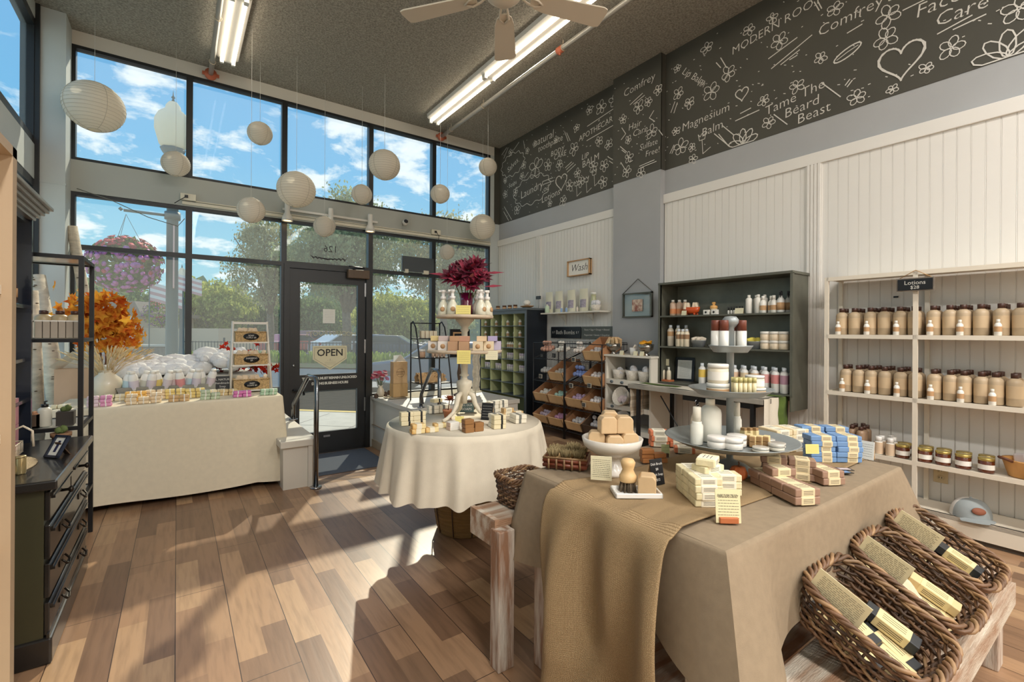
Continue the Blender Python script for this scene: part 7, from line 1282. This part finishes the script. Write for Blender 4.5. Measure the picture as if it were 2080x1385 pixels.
for k, (x, y, z, lab) in enumerate([(.07, -.05, .03, 'cream soap box, right one in the middle basket'), (.01, -.06, .03, 'cream soap box, centre one in the middle basket'), (-.05, -.08, .03, 'cream soap box, left one in the middle basket'), (.035, -.055, .063, 'cream soap box lying on the pair in the middle basket'), (-.03, .1, .03, 'tan soap box at the far end of the middle basket')]): bkb.put(lb(1, (x, y, z)), 0, lab, gb, r=(RB @ rot(0, 0, pi / 2 + .1 * (k % 2))).to_euler())
for k, (x, y, z, lab) in enumerate([(.07, -.05, .03, 'black ended box, right one in the farthest basket'), (.01, -.06, .03, 'black ended box, left one in the farthest basket'), (.04, -.05, .063, 'black ended box on top in the farthest basket'), (-.09, .02, .03, 'black ended box along the left wall of the farthest basket')]): bka.put(lb(2, (x, y, z)), 0, lab, gb, r=(RB @ rot(0, 0, pi / 2 - .1 * (k % 2))).to_euler())
kk = K('cotton_pouch', M().grid(lambda u, v: ((u - .5) * .1 + .006 * sin(9 * v), (v - .5) * .12, .03 * sin(pi * u) * sin(pi * v) + .012 * sin(9 * u + 6 * v)), 16, 16), mat('cotton_natural', (220, 202, 172), .9), 'pouch'); kk.put(lb(1, (-.07, .03, .07)), 0, 'crumpled natural cotton pouch in the middle basket', r=(BT, .2, .2))
yc_ = mat('buff_card', (228, 216, 176), .7)
for i, nm in enumerate(('nearest', 'middle', 'farthest')):
    card('description_card', lb(i, (-.122, .1, .095)), 0, .13, .085, 'buff printed card clipped to the left wall of the %s wicker basket' % nm, yc_, 12, 0, stand=False, r=(RB @ rot(0, 0, -pi / 2 + .04)).to_euler())
# ---------- things on the front table ----------
T = lambda px, py, z=FZ + .006: at(px, py, 'Z', z)
marble = mat('white_marble', (222, 214, 202), .3, var=.08, sc=6, coat=.3)
p = T(1243, 962); bz = p.z; t = E('pedestal_bowl', p, label='white marble pedestal bowl piled with large soap blocks', cat='bowl'); m = M(); m.lathe([(.055, 0), (.056, .012), (.045, .03), (.028, .05), (.03, .065), (.07, .08), (.104, .105), (.112, .135), (.105, .137), (.09, .105), (.0, .09)], 40); m.obj('bowl', marble, t)
blkm = mat('honey_soap_block', (206, 176, 136), .4, var=.05, sc=20, spec=.4); sbk = K('soap_block', M().prism([(-.03, -.03), (.03, -.03), (.03, .02), (.02, .032), (-.02, .032), (-.03, .02)], -.027, .027, R=RY, o=(0, 0, 0)), blkm, 'soap block')
bvm = sbk.root.modifiers.new('b', 'BEVEL'); bvm.width = .004; bvm.segments = 2
bp_ = lambda dx, dd, z: Vector((p.x, p.y, 0)) + _r * dx + _f * dd + Vector((0, 0, bz + z))
for i, (dx, dd, z, lab) in enumerate([(-.058, .0, .128, 'left'), (.0, -.03, .12, 'front centre'), (.055, -.02, .128, 'front right'), (.0, .05, .13, 'rear centre'), (.06, .045, .13, 'rear right')]): sbk.put(bp_(dx, dd, z), -YAW + .15 * (i % 3 - 1), 'large tan soap block, %s of the lower layer in the marble bowl' % lab, 'soap blocks in the marble bowl')
for i, (dx, dd, z, lab) in enumerate([(-.022, -.015, .186, 'front left'), (.04, -.01, .186, 'front right'), (.0, .045, .194, 'rear')]): sbk.put(bp_(dx, dd, z), -YAW + .1 * (1 - i), 'large tan soap block, %s of the upper layer in the marble bowl' % lab, 'soap blocks in the marble bowl')
card('description_card', bp_(-.062, -.115, .012), -YAW - .22, .072, .085, 'cream printed card leaning on the marble bowl', cream, 10, -.08, stand=False)
# brush basket
p = T(1152, 945); rw = mat('red_brown_splint', (122, 62, 40), .5, var=.25, sc=20, coat=.2); t = E('splint_basket', p, -.9, label='shallow red brown splint basket full of dish brushes', cat='basket'); m = M(); m.bb((-.075, -.055, 0), (.075, .055, .006))
for z in (.006, .024): m.tube([(-.08, -.06, z + .008), (.08, -.06, z + .008), (.08, .06, z + .008), (-.08, .06, z + .008)], .0095, 6, closed=True)
m.obj('basket_wall', rw, t); m = M()
for i in range(5): x = -.06 + i * .03; m.tube([(x, -.068, .002), (x, -.071, .04)], .004, 5)
m.tube([(-.083, -.063, .042), (.083, -.063, .042), (.083, .063, .042), (-.083, .063, .042)], .0045, 6, closed=True); m.obj('binding_strips', wk3[2], t)
rr = random.Random(2); m = M(); m.lathe([(.02, 0), (.022, .004), (.022, .018), (.02, .022), (0, .022)], 18); bs = M()
for i in range(90): a = rr.uniform(0, 6.28); r = .018 * sqrt(rr.random()); bs.tube([(r * cos(a), r * sin(a), .02), (r * 1.5 * cos(a) + rr.uniform(-.003, .003), r * 1.5 * sin(a) + rr.uniform(-.003, .003), .052 + rr.uniform(-.005, .003))], .0011, 3)
pale_w = mat('pale_beech', (216, 180, 128), .5); brk = K('scrub_brush_head', m, pale_w, 'brush', [('bristles', bs, mat('tampico_bristle', (150, 132, 94), .9))])
for i, (x, y) in enumerate(((-.05, -.03), (0, -.035), (.05, -.03), (-.05, .03), (.0, .03), (.05, .03), (.025, .0))):
    v = Matrix.Rotation(-.9, 3, 'Z') @ Vector((x, y, .018 + (.02 if i == 6 else 0))); brk.put(p + v, i, 'round bristle brush head, %s in the red brown basket' % ORD[i], 'brush heads in the splint basket')
# dish soap set
p = T(1292, 1004); wc_ = mat('white_glaze', (0, 0, 0)); t = E('soap_dish', p, -.62, label='rectangular white ceramic dish under the dish brush and soap', cat='dish'); m = M(); a, b, h = .075, .042, .016; m.bb((-a, -b, 0), (a, b, .004))
for q in (((-a, -b, 0), (a, -b + .006, h)), ((-a, b - .006, 0), (a, b, h)), ((-a, -b, 0), (-a + .006, b, h)), ((a - .006, -b, 0), (a, b, h))): m.bb(*q)
o = m.obj('dish', wc_, t); o.modifiers.new('b', 'BEVEL').width = .002
q = p - _r * .022 + _f * .02; t = E('dish_brush', q + Vector((0, 0, .005)), label='turned beech dish brush standing bristles down on the white dish', cat='brush'); m = M(); m.lathe([(.026, .032), (.028, .036), (.028, .05), (.024, .056), (.018, .07), (.022, .084), (.024, .094), (.018, .104), (0, .107)], 26); m.obj('handle', pale_w, t); m = M(); rr = random.Random(6)
for i in range(170): a = rr.uniform(0, 6.28); r = .024 * sqrt(rr.random()); m.tube([(r * cos(a), r * sin(a), .034), (r * 1.25 * cos(a), r * 1.25 * sin(a), .0)], .0011, 3)
m.obj('bristles', mat('dark_bristle', (120, 104, 84), .9), t)
q = p + _r * .034 - _f * .006; sbk.put(q + Vector((0, 0, .036)), -YAW - .3, 'greyish tan soap block standing on the white ceramic dish', None, sc=(.95, 1, 1.0))
card('chalkboard_sign', T(1338, 985), -YAW + .45, .055, .088, 'small leaning chalkboard reading Dish Brush $8 Dish Soap $12', blackm, 0, .2, txt=['Dish Brush', '$8', 'Dish Soap', '$12'], tm=chalk, ts=.0115)
# soap stacks
F = 'wrapped soaps on the front table'
hc = bar('wrapped_soap', .085, .055, .021, mat('speckled_cream_soap', (226, 214, 174), .5, var=.1, sc=60), mat('ivory_paper', (236, 228, 206), .8), .6, .003)
p = T(1418, 1010); pile(hc, p, radians(-35), (.055 + .03, .055, .021), 1, 3, 4, 'cream speckled soap', 'behind the Heirloom Croft card', F); hc.put(p + _r * .07 - _f * .01, radians(-35), 'cream speckled soap, bottom one of the right end column', F)
for k in range(3): hc.put(p + _r * .075 + Vector((0, 0, .0215 * (k + 1))) - _f * .02, radians(-38), 'cream speckled soap, %s one of the right end column' % LV[4][k + 1], F)
hc.put(p + Vector((0, 0, .086)) + _r * .03, radians(-10), 'cream speckled soap laid across the top of the cream stack', F); hc.put(p + Vector((0, 0, .108)) + _r * .03, radians(20), 'topmost cream speckled soap of the cream stack', F)
card('description_card', T(1480, 1062), -YAW - .05, .068, .09, 'buff Heirloom Croft card in a cherry block before the cream soaps', mat('buff_cream', (230, 220, 176), .7), 9, .12, holder=mat('cherry_block', (0, 0, 0)), txt=['HEIRLOOM CROFT', ''], ts=.0068)
bs_ = bar('wrapped_soap', .085, .055, .024, mat('rose_clay_soap', (158, 126, 106), .5, var=.06, sc=40), mat('sand_label', (226, 208, 168), .8), .55, .003)
p = T(1590, 1000); pile(bs_, p, radians(-28), (.085, .055, .024), 1, 4, 2, 'rose clay soap', 'in the brown stack', F); bs_.put(p + Vector((0, 0, .05)) + _r * .01 + _f * .04, radians(-30), 'rose clay soap lying alone on the brown stack', F); pile(bs_, T(1600, 968), radians(-60), (.085, .055, .024), 2, 1, 3, 'pinkish brown soap', 'behind the brown stack', F); pile(bs_, T(1668, 975), radians(-28), (.085, .055, .024), 1, 2, 2, 'clay brown soap', 'at the right end of the brown stack', F)
card('description_card', T(1650, 962) + Vector((0, 0, .075)), -YAW, .05, .035, 'small yellow card standing on the brown soap stack', mat('pale_yellow_card', (0, 0, 0)), 5, .1, stand=False)
bb2 = bar('wrapped_soap', .1, .065, .021, mat('sky_blue_soap', (112, 148, 192), .45, var=.05, sc=30), mat('sand_label', (0, 0, 0)), .42, .003, .12)
pile(bb2, T(1690, 935), radians(-38), (.1, .065, .021), 2, 1, 5, 'sky blue soap', 'in the front blue stack', F); pile(bb2, T(1668, 912), radians(-38), (.1, .065, .021), 2, 1, 5, 'sky blue soap', 'in the rear blue stack', F)
wh3 = bar('wrapped_soap', .085, .055, .024, mat('butter_soap', (232, 212, 172), .5), mat('ivory_paper', (0, 0, 0)), .6, .003)
pile(wh3, T(1590, 912), radians(-20), (.085, .055, .024), 2, 2, 4, 'butter cream soap', 'behind the zinc stand', F)
card('description_card', T(1757, 932), -YAW - 1.0, .06, .075, 'pale card behind the blue soap stacks at the table corner', paper, 6, .15)
m = M()
for k in (0, 1): m.box((.038 * k - .02, .012 * k, .002 + .002 * k), (.055, .036, .002), rot(0, 0, -.5 - .2 * k), k=0); m.box((.038 * k - .02, .012 * k, .0035 + .002 * k), (.04, .022, .0006), rot(0, 0, -.5 - .2 * k), k=1 + k)
m.obj('small_product_cards', [blackm, mat('card_blue', (120, 150, 190), .5), mat('card_pink', (206, 190, 190), .5)], label='two small black edged cards fanned before the blue soaps', cat='cards').location = T(1718, 958)
os_ = bar('wrapped_soap', .085, .055, .024, mat('coral_soap', (222, 132, 92), .5), mat('ivory_paper', (0, 0, 0)), .7, .003); pile(os_, T(1358, 905), radians(-40), (.085, .055, .024), 2, 1, 3, 'coral edged soap', 'left of the zinc stand', F); os_.put(T(1390, 918), radians(-50), 'coral edged soap lying in front of the coral stack', F)
bn = bar('soap_bar', .05, .035, .018, mat('caramel_soap', (176, 116, 66), .5), None, bev=.002); pile(bn, T(1327, 938), radians(-30), (.05, .035, .018), 2, 1, 3, 'caramel soap bar', 'behind the dish soap chalkboard', F, top=1)
card('price_card', T(1352, 928), -YAW, .034, .052, 'pale green card in a round brown holder left of the zinc stand', mat('pale_green_card', (206, 214, 160), .7), 3, .1, holder=wdk)
pr_ = T(1500, 974); t = E('mini_pumpkin', pr_, label='small orange decorative pumpkin before the zinc stand foot', cat='pumpkin'); m = M(); m.lathe([(0, .004), (.016, 0), (.026, .014), (.028, .028), (.02, .046), (.006, .048), (0, .044)], 40, rip=(.1, 10)); m.obj('pumpkin_body', mat('pumpkin_orange', (196, 104, 52), .7, var=.2, sc=30), t); m = M(); m.tube([(0, 0, .044), (.004, 0, .058), (.0, .0, .064)], .003, 5); m.obj('stalk', stem, t)
# zinc three tier stand
c0 = T(1482, 958); zc = mat('aged_zinc', (150, 156, 156), .42, var=.18, sc=8, metal=.3); t = E('tiered_zinc_stand', c0, label='three tier zinc stand of lotions and tins on the foreground table', cat='stand'); m = M(); m.lathe([(.085, 0), (.09, .008), (.07, .022), (.06, .03), (.03, .042), (.012, .05), (.012, .12)], 36); m.obj('base', zc, t)
for r, z, d in ((.235, .128, .022), (.15, .315, .022), (.078, .475, .022)): m = M(); m.lathe([(r * .76, z - d), (r * .8, z - d * .8), (r * .97, z), (r, z + .004), (r * .97, z + .004), (r * .8, z - d * .6), (0, z - d * .6)], 48); m.obj('tray', zc, t)
m = M(); m.lathe([(.013, .1), (.013, .545), (.02, .552), (.029, .564), (.029, .576), (.02, .588), (0, .59)], 20); m.obj('pole_and_knob', zc, t)
ZA, ZB_, ZC_ = c0.z + .117, c0.z + .304, c0.z + .464; C = lambda dx, dd, z: Vector((c0.x, c0.y, z)) + _r * dx + _f * dd
br2 = K('brown_capped_mist', M().lathe([(.016, 0), (.017, .003), (.017, .07)], 16), mat('milky_plastic', (222, 220, 212), .3), 'bottle', [('brown_cap', M().lathe([(.0165, .07), (.0165, .108), (.015, .11), (0, .11)], 16), mat('copper_brown_cap', (112, 58, 42), .35))])
for i, (dx, dd) in enumerate(((-.052, .01), (-.03, -.012), (.018, .02), (.038, -.01))): br2.put(C(dx, dd, ZC_), 0, 'milky bottle with red brown cap, %s from the left on the top zinc tray' % ORD[i], 'brown capped bottles on the zinc stand')
bj = jar('lotion_tub', .036, .07, mat('cream_tub', (222, 212, 188), .4), mat('clear_white_lid', (232, 230, 222), .25), .2, (.2, .75, labw)); sj = jar('salve_jar', .034, .034, mat('cream_tub', (0, 0, 0)), mat('clear_white_lid', (0, 0, 0)), .4, (.1, .8, labtan))
sj.put(C(-.066, -.045, ZB_), 0, 'low cream jar under the big lotion tub on the middle tray', sc=(1.15, 1.15, 1.1)); bj.put(C(-.066, -.045, ZB_ + .038), 0, 'big cream lotion tub stacked at the left of the middle tray'); bj.put(C(.075, -.035, ZB_ + .02), 0, 'cream lotion tub with tan label at the right of the middle tray', sc=(.9, .9, .65)); sj.put(C(.075, -.035, ZB_), 0, 'flat cream jar under the right tub on the middle tray', sc=(1.1, 1.1, .6))
lt = K('lip_balm_tube', M().lathe([(.0075, 0), (.0075, .044)], 10), mat('balm_cream', (226, 212, 170), .4), 'lip balm', [('cap', M().lathe([(.008, .044), (.008, .062), (0, .062)], 10), mat('balm_cap_olive', (190, 180, 120), .3))])
for i in range(8): lt.put(C(-.024 + .0165 * (i % 5), -.095 + .018 * (i // 5), ZB_), 0, 'lip balm tube, %s from the left on the middle zinc tray' % ORD[i], 'lip balms on the zinc stand')
sp = K('tall_mist_bottle', M().lathe([(.021, 0), (.022, .004), (.022, .07), (.017, .078), (.017, .084)], 18), mat('frosted_white_bottle', (228, 226, 214), .3), 'bottle', [('tall_cap', M().lathe([(.0145, .08), (.0145, .135), (.013, .137), (0, .137)], 16), mat('cream_cap2', (232, 226, 210), .4))]); sp.put(C(-.147, -.055, ZA), 0, 'slim frosted mist bottle with tall cap at the left of the big tray')
lg = bottle('large_white_lotion', .04, .16, mat('frosted_white_bottle', (0, 0, 0)), mat('cream_cap2', (0, 0, 0)), shoulder=.2, neck=.4, caph=.14, capr=.42, n=24); lg.put(C(-.075, .0, ZA), 0, 'large frosted white lotion bottle left of the zinc pole')
bt = bottle('bear_shaped_lotion', .02, .11, mat('cream_tan_bottle', (218, 200, 176), .4), wht, shoulder=.3, neck=.6, n=16); bt.put(C(-.118, .03, ZA), 0, 'peach bottle partly hidden between the two white bottles'); sp.put(C(.055, .06, ZA), 0, 'slim white mist bottle right of the zinc pole', None, sc=(.8, .8, 1.0))
wj = jar('white_cream_jar', .033, .04, mat('white_jar', (228, 222, 212), .35), mat('white_jar_lid', (236, 230, 222), .3), .4)
for i, (dx, dd) in enumerate(((-.092, -.1), (-.045, -.12), (-.01, -.075))): wj.put(C(dx, dd, ZA), 0, 'round white cream jar, %s from the left at the front of the big tray' % ORD[i], 'white cream jars on the big tray')
cb2 = bar('soap_stick', .045, .018, .018, mat('caramel_stick', (160, 126, 84), .5), mat('straw_label', (0, 0, 0)), .6, .002, lines=False, cat='soap stick')
for i in range(10): cb2.put(C(.045 + .024 * (i % 3), -.085 + .028 * (i // 3 % 2), ZA + .019 * (i // 6) + .001), radians(-35) + .9, 'tan soap stick with cream label, %s in the pile on the big tray' % ORD[i], 'soap sticks on the zinc stand')
for i in range(3): cb2.put(C(.055 + .022 * i, .015, ZA + .02), 0, 'tan soap stick standing upright, %s behind the stick pile' % ORD[i], 'upright soap sticks', r=(0, pi / 2, 0), sc=(1.2, 1, 1))
tn = jar('round_tin', .026, .016, mat('tin_white', (226, 218, 200), .3), mat('tin_lid', (214, 208, 196), .25, metal=.3), .5)
for i, (dx, dd) in enumerate(((.035, -.155), (.1, -.135), (.13, -.09), (.125, -.03), (.1, .03))): tn.put(C(dx, dd, ZA), 0, 'small round salve tin, %s along the right of the big tray' % ORD[i], 'salve tins on the zinc stand', sc=(1, 1, 1 + .5 * (i == 1)))
